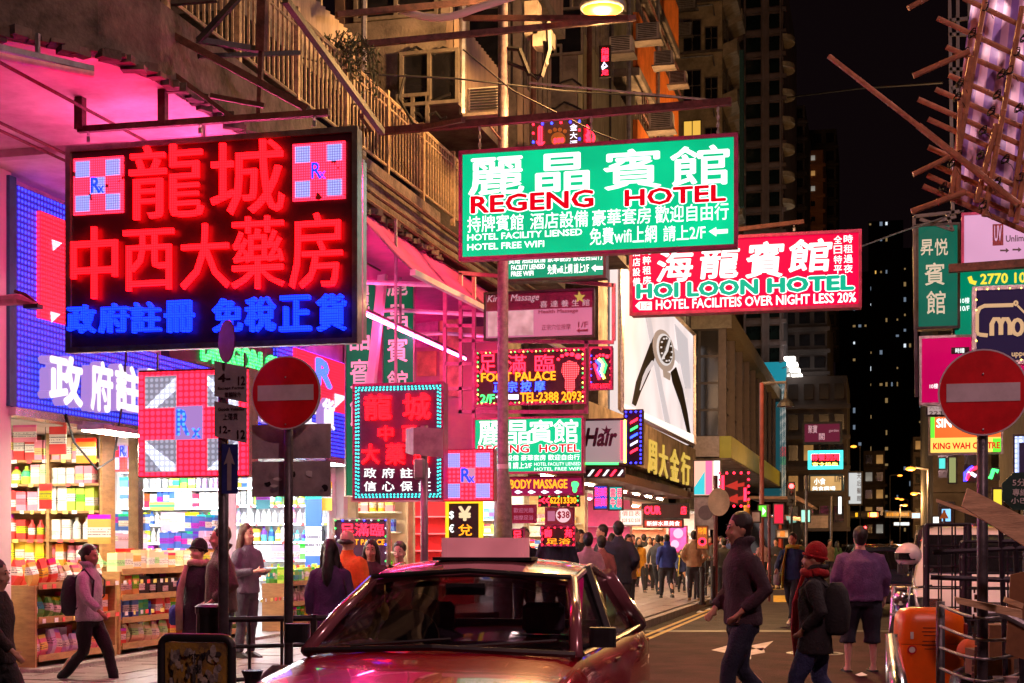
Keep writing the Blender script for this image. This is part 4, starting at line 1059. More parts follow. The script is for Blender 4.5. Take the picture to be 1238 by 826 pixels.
sign('striped_sign', 'small dark sign with slanted white and red stripes under the hair salon sign', 'shop sign', P9, (707, 755, 566, 577), .12, BLKP, DKST,
     [('p', [(710 + i * 9, 576), (713 + i * 9, 576), (719 + i * 9, 568), (716 + i * 9, 568)], NR if i % 2 else WTX, dict(name='stripe')) for i in range(5)], fw=.015)
P11 = Plane('Y', 20.4)
fs, ft = foot(688, 701, 578, 596)
sign('massage_sign', 'magenta sign reading foot and body massage in orange neon letters', 'shop sign', P11, (577, 705, 577, 599), .14, G_('magenta lit board', (.35, .01, .08), .8), MFR,
     [('t', 'FOOT & BODY MASSAGE', 580, 686, 580, 591, NY, dict(bold=.02, ext=.02)), ('p', fs, NG_, dict(name='foot_sole'))] + [('p', [(606 + i * 16, 595), (610 + i * 16, 592.5), (616 + i * 16, 595), (610 + i * 16, 597.5)], NW, dict(name='arrow')) for i in range(5)], fw=.02)
sign('phone_number_sign', 'scrolling red and yellow phone number display under the massage sign', 'shop sign', Plane('Y', 20.5), (652, 700, 599, 612), .1, BLKP, DKST,
     [('t', '<<', 654, 664, 601, 609, NR, dict(bold=.02)), ('t', '62213330', 665, 697, 601, 609, NY, dict(bold=.03, ext=.01)), ('b', 653, 699, 600, 611, [NG_, NR], dict(step=.12, r=.015))], fw=.015)
PS = Plane('Y', 21.2)
CIR = lambda u, v, r_, n=18: [(u + r_ * math.cos(2 * PI * k / n), v + r_ * math.sin(2 * PI * k / n)) for k in range(n)]
sign('price_poster', 'maroon poster with the price in a pale pink circle', 'poster', PS, (660, 694, 614, 635), .06, G_('maroon lit print', (.25, .02, .03), .8), MFR,
     [('p', CIR(681, 623, 9), emit('pale pink disc', (.9, .55, .6), 1), dict(name='disc')), ('t', '$38', 674, 689, 618, 628, emit('dark red print', (.35, .0, .02), .8), dict(bold=.03, d=.012)), ('r', 662, 671, 618, 630, MPK, dict(name='photo_print'))], fw=.015)
sign('neon_sign', 'red bordered neon sign with two characters behind the seated crowd', 'shop sign', PS, (655, 695, 637, 660), .08, BLKP, MFR,
     [('t', '御', 658, 667, 640, 650, NR, dict(bold=.02, ext=.02)), ('t', '苑', 683, 692, 640, 650, NR, dict(bold=.02, ext=.02)), ('t', '足浴', 660, 690, 651, 658, NY, dict(bold=.02)), ('b', 656, 694, 638, 659, NR, dict(step=.08, r=.015))], fw=.015)
sign('neon_sign', 'small red neon panel left of the two character sign, beside the lamp post', 'shop sign', PS, (617, 634, 640, 672), .08, BLKP, MFR, [('t', '足', 620, 631, 642, 653, NR, dict(bold=.02)), ('t', '浴', 620, 631, 657, 668, NY, dict(bold=.02))], fw=.015)
sign('notice_board', 'dim red notice with two lines of small characters', 'poster', PS, (617, 648, 611, 632), .05, G_('dim red print', (.3, .01, .03), .7), MFR, [('t', '歡迎光臨', 621, 645, 614, 620, MPK, {}), ('t', '按摩足浴', 621, 645, 623, 629, MPK, {})], fw=.015)
# 14 teal-bordered dispensary sign and its chequered cross
P14 = Plane('Y', 16.6)
TB = emit('teal border bulbs', (.05, .8, .75), 2.4)
PSG = mat('plum sign board', (.10, .02, .08), .45)
it = [('t', ch, u0, u1, vt, vb, RCH, dict(bold=.05, ext=.03, name='character')) for ch, u0, u1, vt, vb in (('龍', 441, 474, 477, 508), ('城', 488, 521, 476, 508), ('中', 458, 476, 515, 533), ('西', 487, 503, 515, 533), ('大', 438, 459, 537, 561), ('藥', 467, 490, 536, 562), ('房', 500, 520, 536, 562))]
it += [('t', ch, 440 + i * 22, 455 + i * 22, 566, 578, WTX, dict(bold=.03, name='character')) for i, ch in enumerate('政府註冊')] + [('t', ch, 440 + i * 22, 455 + i * 22, 582, 594, WTX, dict(bold=.03, name='character')) for i, ch in enumerate('信心保証')]
it += [('b', 431, 533, 468, 601, TB, dict(step=.043, r=.013)), ('b', 434, 530, 471, 598, TB, dict(step=.043, r=.013))]
sign('dispensary_sign', 'upright plum dispensary sign framed by teal bulbs behind the grey road sign back', 'shop sign', P14, (428, 536, 464, 604), .2, PSG, MFR, it, fw=.02)
P15 = Plane('Y', 16.9)
m2_ = (RLEDB, WSQ, BCH)
t = thing('medicine_cross_sign', 'square pink medicine cross sign beside the teal bordered sign', 'shop sign', P15.pt(P15.a(565), P15.b(565, 605), 0))
MB().box2(P15.pt(P15.a(536), P15.b(566, 606), -.15), P15.pt(P15.a(597), P15.b(566, 543), 0)).build('cabinet', MFR, t)
put(t, P15, [('rx', 537, 596, 545, 605, dict(m=(RLEDB, WSQ, BCH), d=.003, cm=emit('pink centre', (.8, .3, .5), .8)))])
P16 = Plane('Y', 12.1)
t = thing('medicine_cross_sign', 'big square red diode medicine cross sign hanging under the dark red sign', 'shop sign', P16.pt(P16.a(234), P16.b(234, 577), 0))
MB().box2(P16.pt(P16.a(168), P16.b(234, 577), -.2), P16.pt(P16.a(301), P16.b(234, 446), 0)).build('cabinet', SFR, t)
DSQ = led('dead and pale diodes', (.6, .6, .8), .5, .05, .5, (.28, .25, .28)); PSQ = mat('pale violet panel', (.6, .5, .75), .5)
put(t, P16, [('r', 169, 300, 449, 575, led('bright red diode field', (1, .01, .03), 4.5, .055, .3, (.55, .01, .02), .2), dict(name='red_cross_panel', th=.02))])
for (u0, v0, flip) in ((177, 455, 0), (252, 453, 1), (177, 532, 1), (252, 530, 0)):
    put(t, P16, [('r', u0, u0 + 38, v0, v0 + 39, DSQ, dict(d=.024, name='white_square')),
                 ('p', ([(u0 + 1, v0 + 38), (u0 + 37, v0 + 2), (u0 + 37, v0 + 18), (u0 + 14, v0 + 38)] if flip == 0 else [(u0 + 1, v0 + 2), (u0 + 37, v0 + 30), (u0 + 37, v0 + 38), (u0 + 20, v0 + 38), (u0 + 1, v0 + 14)]), WLED, dict(d=.03, name='lit_wedge'))])
BL2 = led('bright blue diodes', (.02, .08, 1), 5, .045, .25, (.02, .03, .5))
put(t, P16, [('r', 213, 247, 491, 532, emit('violet lit panel', (.55, .3, .8), .7), dict(d=.024, name='centre_square')), ('t', 'R', 215, 231, 495, 527, BL2, dict(d=.03, bold=.03)), ('t', 'x', 234, 245, 518, 530, BL2, dict(d=.036, bold=.02))])
for u in (184, 290): MB().tube([P16.pt(P16.a(u), P16.b(u, 447), -.1), P16.pt(P16.a(u), P16.b(u, 425), -.1)], .012, 5).build('hanging_rod', GALV, t)
P17 = Plane('Y', 19)
t = thing('medicine_cross_sign', 'small square medicine cross sign above the cosmetics shelves', 'shop sign', P17.pt(P17.a(150), P17.b(150, 571), 0))
MB().box2(P17.pt(P17.a(133), P17.b(150, 571), -.08), P17.pt(P17.a(168), P17.b(150, 520), 0)).build('cabinet', SFR, t)
put(t, P17, [('rx', 134, 167, 521, 570, dict(m=(RLED, WSQ, BCH), d=.003))])
# currency exchange
PYN = Plane('Y', 18.5)
sign('exchange_sign', 'tall black and yellow currency exchange sign with a yen mark', 'shop sign', PYN, (540, 582, 606, 660), .1, mat('black board', (.02, .018, .015), .5), emit('yellow lit edge', (1, .6, .02), 1.3),
     [('t', '¥', 554, 570, 612, 630, emit('cream mark', (.9, .7, .4), 1), dict(bold=.04)), ('t', '兌', 554, 571, 634, 648, NY, dict(bold=.03)), ('t', '$', 543, 549, 618, 628, WTX, dict(bold=.02)), ('t', '€', 543, 549, 634, 644, WTX, dict(bold=.02))], fw=.03)
PFP = Plane('Y', 18.9)
sign('foot_palace_sign', 'low foot massage sign with pink neon characters near the orange jacket', 'shop sign', PFP, (404, 469, 627, 700), .12, mat('violet board', (.05, .01, .06), .5), SFR,
     [('t', '足滿臨', 412, 464, 633, 648, NR, dict(bold=.01, ext=.01)), ('t', 'FOOT PALACE', 412, 465, 652, 659, NY, dict(bold=.02)), ('b', 406, 467, 629, 698, [NG_, NW, NB], dict(step=.1, r=.014))], fw=.02)
# green cloth banners along the facade beyond the pharmacy
GCL = emit('green backlit canvas', (.0, .085, .03), .8, .3, 2, (.01, .2, .08)); MTX = emit('pink-lit white print', (.6, .32, .42), .6, 0, 1, (.7, .6, .6))  # unlit banners: the light on cloth and print is put in as glow
for i, (Yb, u0, u1, vt, vb, lb, us) in enumerate(((21.0, 418, 455, 330, 520, 'tall green banner with four large characters left of the white post', 38), (21.6, 463, 501, 316, 452, 'tall green banner with four characters right of the white post', 28))):
    pl = Plane('Y', Yb)
    t = sign('hotel_banner', lb, 'banner', pl, (u0, u1, vt, vb + 80), .04, GCL, SFR, [], fw=.01)
    for k, ch in enumerate('麗晶賓館'):
        v0 = vt + 12 + k * (46 if i == 0 else 40)
        put(t, pl, [('t', ch, u0 + 5, u1 - 8, v0, v0 + (36 if i == 0 else 30), MTX, dict(bold=.03, name='character'))])
MB().bar(PY(466, 303, 20.6), PY(448, 470, 20.6), .12).build('white_post', WPLA, label='leaning white post between the two green banners', cat='post')
# pink lit wall with posters facing us
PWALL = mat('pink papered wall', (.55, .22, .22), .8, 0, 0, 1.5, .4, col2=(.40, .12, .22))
bw = thing('building', 'ground floor shop building with pink lit poster wall between banners and pipe frame', 'building', (-8, 24.9, 0))
pw = Plane('Y', 24.9)
a0, a1, b0, b1 = pw.rect(500, 600, 300, 606)
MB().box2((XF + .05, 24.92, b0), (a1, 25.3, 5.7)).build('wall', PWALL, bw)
for (u0, u1, vt, vb, c, nm) in ((500, 530, 340, 420, (.55, .12, .35), 'poster'), (532, 556, 335, 480, (.6, .25, .18), 'poster'), (505, 528, 425, 455, (.5, .2, .1), 'poster'), (560, 585, 340, 395, (.12, .03, .08), 'poster')):
    q = MB(); r_ = pw.rect(u0, u1, vt, vb); pw.fbox(q, *r_, .0, .03); q.build(nm, mat('faded poster %d' % u0, c, .6, 0, .5, 4, .1), bw)
# shop openings further along the left pavement: rear-lit interiors
def shop(label, y0, y1, zt, wallc, lampm, X=XF, depth=2.6, goods=None, rs=1, cols=warm, sign_m=None):
    t = thing('shop', label, 'shop', (X - 1, (y0 + y1) / 2, .13))
    wm = mat('shop wall %s' % label[:14], wallc, .7, 0, .15, 2, .1)
    MB().box2((X - depth, y0, .13), (X - depth + .1, y1, zt)).build('rear_wall', wm, t)
    MB().box2((X - depth + .1, y1 - .1, .13), (X, y1, zt)).build('side_wall', wm, t)
    MB().box2((X - depth + .1, y0, zt + .003), (X, y1, zt + .1)).build('ceiling', WPLA, t)
    MB().box2((X - .1, y0, zt + .1), (X + .1, y1, zt + .9)).build('lintel', sign_m or CONC, t)
    MB().box2((X - .35, y0 - .12, .13), (X + .02, y0, zt)).build('pillar', PLAS, t)
    for k in range(max(1, int((y1 - y0) / 2.2))):
        yy = y0 + 1 + k * 2.2
        if yy < y1 - .3:
            q = MB(); q.box((X - depth * .45, yy, zt - .03), (.3, 1.1, .03)); q.build('light_panel', lampm, t)
    for z in (.6, 1.0, 1.4, 1.8, 2.2):
        if z < zt - .3:
            MB().box2((X - depth + .3, y1 - .45, z - .03), (X - .1, y1 - .1, z)).build('shelf', WPLA, t)
            if goods: row(f"{ORD[int(z * 2.5 + .01) - 1]} shelf up, {goods}", X - depth + .35, X - .15, z, y1 - .3, ['small_box', 'bottle', 'carton'], cols, .17, .3, rs=rs * 7 + int(z * 10))
    return t
LW = emit('shop light warm white', (1, .74, .45), 70); LR = emit('shop light red', (1, .1, .12), 50); LC = emit('shop light white', (1, .9, .8), 70); LP = emit('shop light pink', (1, .2, .45), 50)
shop('narrow cream lit doorway shop behind the teal bordered sign', 25.4, 28.4, 2.9, (.75, .62, .45), LW, goods='the cream lit doorway shop', rs=4)
shop('red glowing massage parlour entrance behind the lamp post', 28.8, 33.5, 2.9, (.5, .08, .08), LR)
shop('white lit drugstore beside the red phone number display', 33.9, 38.5, 3.0, (.8, .78, .7), LC, goods='the white lit drugstore', rs=5, cols=['white', 'yellow', 'lime', 'white', 'blue'])
shop('open corner shop glowing yellow behind the mustard coat', 39, 47, 3.2, (.8, .6, .35), LW, goods='the yellow corner shop', rs=6)
shop('pink lit fashion shop under the gold lettered stone', 47.4, 56, 3.2, (.7, .25, .35), LP)
shop('red signed food shop further down the pavement', 56.4, 66, 3.2, (.7, .3, .2), LW)
shop('distant bright shop front beyond the road signs', 70, 84, 3.2, (.7, .5, .4), LC)
# signs over those shops (facing us)
P26 = Plane('Y', 30)
sign('light_column_sign', 'blue panel with rows of glowing red characters', 'shop sign', P26, (718, 735, 587, 616), .1, emit('blue lit panel', (.03, .08, .8), .9), DKST, [('t', '正宗川菜'[k], 719 + 4 * (k % 4), 723 + 4 * (k % 4), 590, 600, NR, dict(bold=.03)) for k in range(4)] + [('t', '麻辣火鍋'[k], 719 + 4 * k, 723 + 4 * k, 602, 612, NR, dict(bold=.03)) for k in range(4)], fw=.02)
sign('light_column_sign', 'turquoise panel with glowing red characters beside the blue one', 'shop sign', P26, (736, 753, 588, 617), .1, emit('turquoise lit panel', (.02, .5, .5), .9), DKST, [('t', '雲吞'[k], 738 + 8 * k, 744 + 8 * k, 591, 601, NR, dict(bold=.04)) for k in range(2)] + [('t', '牛腩'[k], 738 + 8 * k, 744 + 8 * k, 603, 613, NR, dict(bold=.04)) for k in range(2)], fw=.02)
sign('menu_board', 'bright white menu board with red print over the yellow shop', 'menu board', Plane('Y', 36), (749, 777, 616, 636), .08, emit('white menu panel', (1, .8, .65), 1.3), SFR, [('t', '價目表', 752, 774, 618, 624, RTX, {}), ('t', '$28 $32 $38', 752, 774, 627, 632, RTX, {})], fw=.03)
sign('shop_sign', 'dark sign with bright red letters reading OUR', 'shop sign', Plane('Y', 40), (776, 833, 609, 627), .2, mat('dark brown sign board', (.05, .012, .01), .4), DKST, [('t', 'OUR', 779, 799, 612, 622, NR, dict(bold=.04, ext=.02)), ('t', '店', 823, 830, 612, 622, NR, dict(bold=.04))], fw=.03)
sign('shop_sign', 'red lit strip with pale characters under the OUR sign', 'shop sign', Plane('Y', 41), (778, 826, 628, 638), .2, emit('red lit strip', (.8, .08, .04), .9), DKST, [('t', '新鮮水果美食', 782, 822, 630, 636, WTX, dict(bold=.03))], fw=.03)
sign('poster_panel', 'hot pink floral poster panel behind the blue hooded walker', 'poster', Plane('Y', 44), (809, 831, 636, 668), .06, emit('hot pink print', (1, .12, .4), 1.2, .5, 3), MFR, [('p', CIR(820, 645, 6), emit('pale pink bloom', (1, .5, .7), 1.2), dict(name='bloom')), ('p', CIR(816, 658, 5), emit('pale pink bloom', (1, .5, .7), 1.2), dict(name='bloom'))], fw=.03)
sign('poster_panel', 'lit poster with pink and turquoise stripes above the round grey sign', 'poster', Plane('Y', 52), (838, 872, 556, 600), .1, emit('peach lit poster', (1, .5, .38), 1.1), DKST,
     [('p', [(839, 598), (839, 590), (852, 570), (852, 598)], emit('turquoise print', (.05, .6, .7), 1), dict(name='stripe')), ('r', 853, 861, 557, 598, emit('pink print', (1, .15, .35), 1.2), dict(name='stripe')), ('r', 863, 870, 557, 598, WTX, dict(name='stripe'))], fw=.04)
q_ = sign('notice_board', 'square grey weathered panel with a dark round emblem', 'notice', Plane('Y', 38), (840, 866, 602, 640), .06, mat('weathered grey panel', (.38, .36, .38), .6, 0, .5, 3, .2), GALV,
     [('p', CIR(853, 620, 9), mat('dark emblem', (.12, .1, .12), .6), dict(name='emblem'))], fw=.02)
sign('poster_panel', 'orange standing poster with a magenta ring by the beige jacket', 'poster', Plane('Y', 35.5), (842, 856, 636, 664), .05, emit('orange brown print', (.5, .12, .03), .8), RUST, [('t', '特價', 844, 854, 638, 646, NY, {}), ('p', CIR(849, 655, 5), NR, dict(name='ring')), ('p', CIR(849, 655, 3), BLKP, dict(name='ring_centre', d=.012))], fw=.015)
# rainbow of extra small neon high up left
P22 = Plane('Y', 24)
sign('neon_sign', 'small dark neon sign with a paw shape and down arrow above the green hotel sign', 'shop sign', P22, (643, 703, 147, 182), .12, BLKP, DKST,
     [('b', 645, 701, 149, 181, [NR, NB, HB], dict(step=.14, r=.022)), ('l', [(652, 154), (652, 176), (649, 172), (655, 176), (658, 172), (655, 176), (655, 154), (652, 154)], .018, NR, dict(name='arrow_tube')),
      ('p', CIR(675, 169, 9), mat('brown paw', (.25, .09, .02), .5), dict(name='paw_pad'))] + [('p', CIR(665 + 6 * i, 156 + abs(1.5 - i) * 2, 2.6, 8), mat('brown paw', (.25, .09, .02), .5), dict(name='paw_toe')) for i in range(4)] +
     [('t', '$88', 669, 682, 167, 174, NR, dict(bold=.02, d=.012)), ('t', '金', 689, 698, 150, 158, NW, dict(bold=.03)), ('t', '大', 689, 698, 160, 168, NW, dict(bold=.03)), ('t', '酒', 689, 698, 170, 178, NW, dict(bold=.03))], fw=.015)
t = thing('neon_sign', 'slanting red neon characters right of the paw sign', 'shop sign', PX(712, 180, -5.3))
pl = Plane('X', -5.3)
for k, ch in enumerate('足浴'):
    q = MB(); a = pl.a(706); b = pl.b(710, 162 + k * 14); pl.text(q, ch, a, a + 1.0, b - .12, b + .12, .02, .02, .04); q.build('character', NR, t)
MB().box2(pl.pt(pl.a(705), pl.b(705, 182), -.06), pl.pt(pl.a(719), pl.b(705, 150), 0)).build('board', BLKP, t)
sign('neon_sign', 'tiny upright red and blue neon beside the sloping roof sheets', 'shop sign', Plane('Y', 30), (725, 738, 56, 93), .1, BLKP, DKST, [('t', '指', 727, 736, 58, 66, NR, dict(bold=.04)), ('t', '壓', 727, 736, 67, 74, NR, dict(bold=.04)), ('l', [(728, 82), (731, 76), (734, 80), (728, 84)], .02, NW, {}), ('t', '足', 727, 736, 85, 91, NR, dict(bold=.04))], fw=.01)
# gold lettered stone band and the watch billboard on the street face
XW = -7.0
PW = Plane('X', XW)
bb = thing('building', 'grey building carrying the watch billboard over the gold lettered stone band', 'building', (XW - 2, 46, 3))
yA, yB = PW.a(750), PW.a(838)
MB().box2((XW - 3, yA - 1.5, 3.4), (XW - .35, yB + .5, 12.2)).build('wall', CONC, bb)
MB().box2((XF, yA - 2, 3.3), (XW, yB, 3.55)).build('canopy', RUST, bb)
for k in range(11):
    yk = 26.5 + k * 2.7; t = thing('ceiling_light', f"cool tube light under the shop canopies, {ORD[k]} along the pavement", 'lamp', (-7.6, yk, 3.2))
    MB().box2((-7.8, yk - .65, 3.2), (-7.6, yk + .65, 3.24)).build('batten', GALV, t); MB().tube([(-7.7, yk - .6, 3.17), (-7.7, yk + .6, 3.17)], .025, 6).build('tube', emit('canopy tube', (1, .78, .55), 60), t)
def wq(u, v, d=0): p = PX(u, v, XW); return Vector((XW + d, p.y, p.z))
bi = thing('billboard', 'tall lit white billboard picturing a wristwatch held by its straps', 'billboard', wq(795, 500))
WB = emit('lit white poster', (.95, .80, .78), .85, .2, .35)
MB().prism([wq(750, 314), wq(750, 495), wq(838, 538), wq(838, 404)], (-.3, 0, 0)).build('panel', WB, bi, fix=True)
MB().tube([wq(750, 314, .02), wq(750, 495, .02), wq(838, 538, .02), wq(838, 404, .02), wq(750, 314, .02)], .09, 4).build('frame', SFR, bi)
MB().prism([wq(752, 488, .01), wq(752, 495, .01), wq(837, 537, .01), wq(837, 526, .01)], (.05, 0, 0)).build('lower_edge', emit('cream lit edge', (1, .85, .7), 1.3), bi, fix=True)
def wpoly(pts, m, nm, d=.02): MB().prism([wq(u, v, d) for u, v in pts], (.03, 0, 0)).build(nm, m, bi, fix=True)
STR = mat('printed black strap', (.012, .012, .014), .7, spec=.1); GOLDP = emit('printed gold case', (.5, .36, .28), .7); BEZ = emit('printed steel bezel', (.75, .68, .66), .9); DIAL = mat('printed dark dial', (.06, .055, .05), .4); GRYP = emit('printed grey shade', (.62, .55, .56), .9)
wpoly([(788, 408), (790, 432), (784, 450), (773, 474), (767, 491), (763, 488), (768, 462), (776, 440)], STR, 'watch_strap')
wpoly([(810, 450), (816, 444), (824, 470), (830, 500), (834, 528), (831, 527), (822, 490), (812, 462)], STR, 'watch_strap')
wpoly([(768, 320), (776, 330), (800, 470), (812, 526), (806, 524), (790, 440)], GRYP, 'shadow_print', .012)
wpoly([(815, 392), (830, 410), (834, 470), (828, 470), (820, 430)], GRYP, 'shadow_print', .012)
wpoly([(800 + 13 * math.cos(2 * PI * k / 24) * (1 + .0) + 1.5 * math.sin(2 * PI * k / 24), 424 + 25 * math.sin(2 * PI * k / 24) + 5 * math.cos(2 * PI * k / 24)) for k in range(24)], GOLDP, 'watch_case', .055)
wpoly([(800 + 9.5 * math.cos(2 * PI * k / 24), 423 + 19 * math.sin(2 * PI * k / 24) + 4 * math.cos(2 * PI * k / 24)) for k in range(24)], BEZ, 'watch_bezel', .088)
wpoly([(800 + 8 * math.cos(2 * PI * k / 24), 423 + 16.5 * math.sin(2 * PI * k / 24) + 3.4 * math.cos(2 * PI * k / 24)) for k in range(24)], DIAL, 'watch_dial', .12)
for k in range(12): a = 2 * PI * k / 12; u_, v_ = 800 + 6.6 * math.cos(a), 423 + 13.6 * math.sin(a) + 2.8 * math.cos(a); wpoly([(u_ - .5, v_ - 1), (u_ + .5, v_ - 1), (u_ + .5, v_ + 1), (u_ - .5, v_ + 1)], BEZ, 'hour_mark', .152)
wpoly([(775, 455), (779, 446), (786, 436), (788, 440), (780, 452), (771, 472)], GRYP, 'strap_sheen', .055)
wpoly([(799, 423), (804, 408), (805, 409), (801, 425)], BEZ, 'watch_hand', .155); wpoly([(799, 424), (794, 434), (795, 435), (801, 425)], BEZ, 'watch_hand', .155)
wpoly([(799, 447), (808, 452), (807, 460), (800, 456)], GOLDP, 'buckle', .06)
wpoly([(814, 421), (820, 426), (820, 440), (814, 434)], GRYP, 'printed_badge', .02)
gl = thing('stone_sign', 'rough stone shop band with large gold characters', 'shop sign', wq(800, 560))
MB().prism([wq(775, 512, .1), wq(775, 566, .1), wq(838, 590, .1), wq(838, 544, .1)], (-.4, 0, 0)).build('stone_band', mat('rough brown stone', (.26, .2, .15), .8, 0, .6, 1.2, 1.2, bscale=5), gl, fix=True)
MB().prism([wq(707, 485, .1), wq(707, 545, .1), wq(775, 566, .1), wq(775, 512, .1)], (-.4, 0, 0)).build('stone_band', mat('rough brown stone', (.26, .2, .15)), gl, fix=True)
GOLD = emit('gold leaf letters, lit', (.75, .5, .08), .8)
pg = Plane('X', XW + .1)
for k, ch in enumerate('周大金行'):
    u = 782 + k * 13.5
    q = MB(); a0, a1 = pg.a(u), pg.a(u + 10); pg.text(q, ch, a0, a1, pg.b(u + 5, 573 + k * 4.5), pg.b(u + 5, 533 + k * 5), .02, .05, .02); q.build('character', GOLD, gl)

# ================================================================= STREET FURNITURE
NRED = mat('sign red enamel', (.62, .010, .018), .3, 0, .2, 6, .05, coat=.3)
NWH = mat('sign white enamel', (.55, .5, .55), .35, 0, .15, 6, .05)
BACK = mat('bare sign back', (.42, .37, .38), .5, .2, .35, 5, .15)
POLE = mat('grey painted pole', (.10, .095, .11), .4, .4, .4, 9, .2)
POLE2 = mat('stickered grey pole', (.28, .22, .24), .5, .2, 0, 14, .3, col2=(.14, .11, .13))
BLUEP = mat('sign blue enamel', (.03, .04, .22), .35)
def no_entry(label, u, v, rpx, Y, ubot, polex=None):
    c = PY(u, v, Y); r_ = rpx / F * (c.y * math.cos(TH) - c.x * math.sin(TH)) 
    t = thing('no_entry_sign', label, 'road sign', (c.x, Y + .06, 0), )
    q = MB(); ring = lambda rr, y: [(c.x + rr * math.cos(2 * PI * k / 40), y, c.z + rr * math.sin(2 * PI * k / 40)) for k in range(40)]
    q.prism(ring(r_, Y), (0, .02, 0)); q.build('disc_backing', BACK, t, fix=True)
    q = MB(); q.prism(ring(r_ * .965, Y - .004), (0, .0035, 0)); q.build('red_disc', NRED, t, fix=True)
    q = MB(); P = ring(r_, Y - .006); P2 = ring(r_ * .965, Y - .006)
    n = 40; q.add(P + P2, [(k, (k + 1) % n, n + (k + 1) % n, n + k) for k in range(n)]); q.build('white_rim', NWH, t)
    MB().box((c.x, Y - .007, c.z), (r_ * 1.62, .004, r_ * .42)).build('white_bar', NWH, t)
    MB().tube([(c.x, Y + .06, 0), (c.x, Y + .06, c.z + r_ * .8)], .038, 14).build('pole', POLE, t, smooth=True)
    for dz in (-.86, .42): MB().ball((c.x, Y - .008, c.z + r_ * dz), .008, 6).build('bolt', GALV, t)
    for dz in (-.5, .5): MB().box((c.x, Y + .05, c.z + r_ * dz), (.12, .06, .04)).build('clamp', GALV, t)
    return t, c, r_
t, c, r_ = no_entry('round red no entry sign on the left pole with two bare plates below it', 345.5, 475, 44.5, 11.3, 0)
for (vt, vb) in ((512, 555), (557, 601)):
    q = MB(); a, b = PY(304, vb, 11.42), PY(399, vt, 11.42)
    q.box2((a.x, 11.43, a.z), (b.x, 11.445, b.z)); q.build('plate_back', BACK, t)
q = MB(); p = PY(398, 590, 11.425); q.prism([(p.x - .04 + .03 * math.cos(2 * PI * k / 12), 11.425, p.z + .03 * math.sin(2 * PI * k / 12)) for k in range(12)], (0, .004, 0)); q.build('sticker', BLK, t)
no_entry('large round red no entry sign on the right hand pole under the bamboo', 1188.5, 474.5, 52.5, 10.7, 0)
# left sign post with time plates and one-way arrow
Yp = 11.0
p = PY(270, 600, Yp)
t = thing('sign_post', 'dark sign post with two tilted time plates and a blue one-way arrow', 'road sign', (p.x, Yp, 0))
MB().tube([(p.x, Yp, 0), (p.x, Yp, PY(270, 442, Yp).z)], .043, 14).build('pole', POLE, t, smooth=True)
PLT = mat('grimy white plate', (.34, .29, .34), .45, 0, .25, 5, .1)
plp = Plane('Y', Yp - .06)
for (v0, v1, items) in ((440, 485, (('4-', 264, 279, 452, 462), ('12', 288, 297, 455, 466), ('Except Permit', 264, 296, 468, 472), ('車輛除外', 272, 292, 474, 481))), (489, 534, (('Goods Vehicles', 264, 296, 493, 497), ('上落貨', 270, 288, 500, 508), ('12-', 266, 279, 515, 524), ('12', 287, 297, 520, 531)))):
    q = MB(); P = [plp.pt(plp.a(259), plp.b(259, v0 - 4)), plp.pt(plp.a(259), plp.b(259, v1 - 6)), plp.pt(plp.a(298), plp.b(298, v1 + 2)), plp.pt(plp.a(298), plp.b(298, v0 + 4))]
    q.prism(P, (0, .012, 0)); pt_ = q.build('time_plate', PLT, t, fix=True)
    for (tx, u0, u1, vt, vb) in items:
        q = MB(); plp.text(q, tx, plp.a(u0), plp.a(u1), plp.b(u0, vb), plp.b(u0, vt), .006, 0, .03); q.build('lettering', SGN, t)
q = MB(); P = [plp.pt(plp.a(u), plp.b(u, v)) for u, v in ((268, 537), (268, 597), (287, 597), (287, 537))]; q.prism(P, (0, .012, 0)); q.build('arrow_plate', BLUEP, t, fix=True)
q = MB(); q.prism([plp.pt(plp.a(u), plp.b(u, v), .006) for u, v in ((277.5, 541), (271, 562), (275, 560), (275, 593), (280, 593), (280, 560), (284, 562))], (0, .003, 0)); q.build('white_arrow', PLT, t, fix=True)
c = PY(281, 415, Yp)
q = MB(); q.prism([(c.x + .115 * math.cos(2 * PI * k / 24), Yp - .12 - .1 * math.cos(2 * PI * k / 24), c.z + .17 * math.sin(2 * PI * k / 24)) for k in range(24)], (.012, 0, 0)); q.build('turned_disc', mat('violet sheen enamel', (.25, .06, .35), .25, .2), t, fix=True)
for k in range(9):
    c_ = PY(rnd.uniform(312, 390), rnd.uniform(562, 594), 11.425 - k * .0006); w_, h_ = rnd.uniform(.015, .05), rnd.uniform(.012, .04)
    q = MB(); q.prism([c_ + Vector((w_ * math.cos(2 * PI * j / 7) * rnd.uniform(.6, 1.3), 0, h_ * math.sin(2 * PI * j / 7) * rnd.uniform(.6, 1.3))) for j in range(7)], (0, -.0004, 0)); q.build('torn_sticker', [PAPER, BACK, BLK, GALV][k % 4], t, fix=True)
# third post with grey plate back
p = PY(513, 600, 14.5)
t = thing('sign_post', 'grey post with a weathered sign back in front of the teal bordered sign', 'road sign', (p.x, 14.5, 0))
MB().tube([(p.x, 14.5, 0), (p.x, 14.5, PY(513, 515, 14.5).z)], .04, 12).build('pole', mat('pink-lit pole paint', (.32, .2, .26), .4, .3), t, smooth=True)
q = MB(); a, b = PY(500, 552, 14.42), PY(537, 519, 14.42); q.prism([(a.x, 14.42, a.z + .02), (b.x, 14.36, a.z - .02), (b.x, 14.36, b.z), (a.x, 14.42, b.z + .03)], (0, .02, 0)); q.build('plate_back', BACK, t, fix=True)
q = MB(); a, b = PY(486, 549, 14.5), PY(502, 517, 14.5); q.prism([(a.x, 14.62, a.z + .02), (b.x, 14.44, a.z - .02), (b.x, 14.44, b.z), (a.x, 14.62, b.z)], (0, .02, 0)); q.build('plate_back', BACK, t, fix=True)
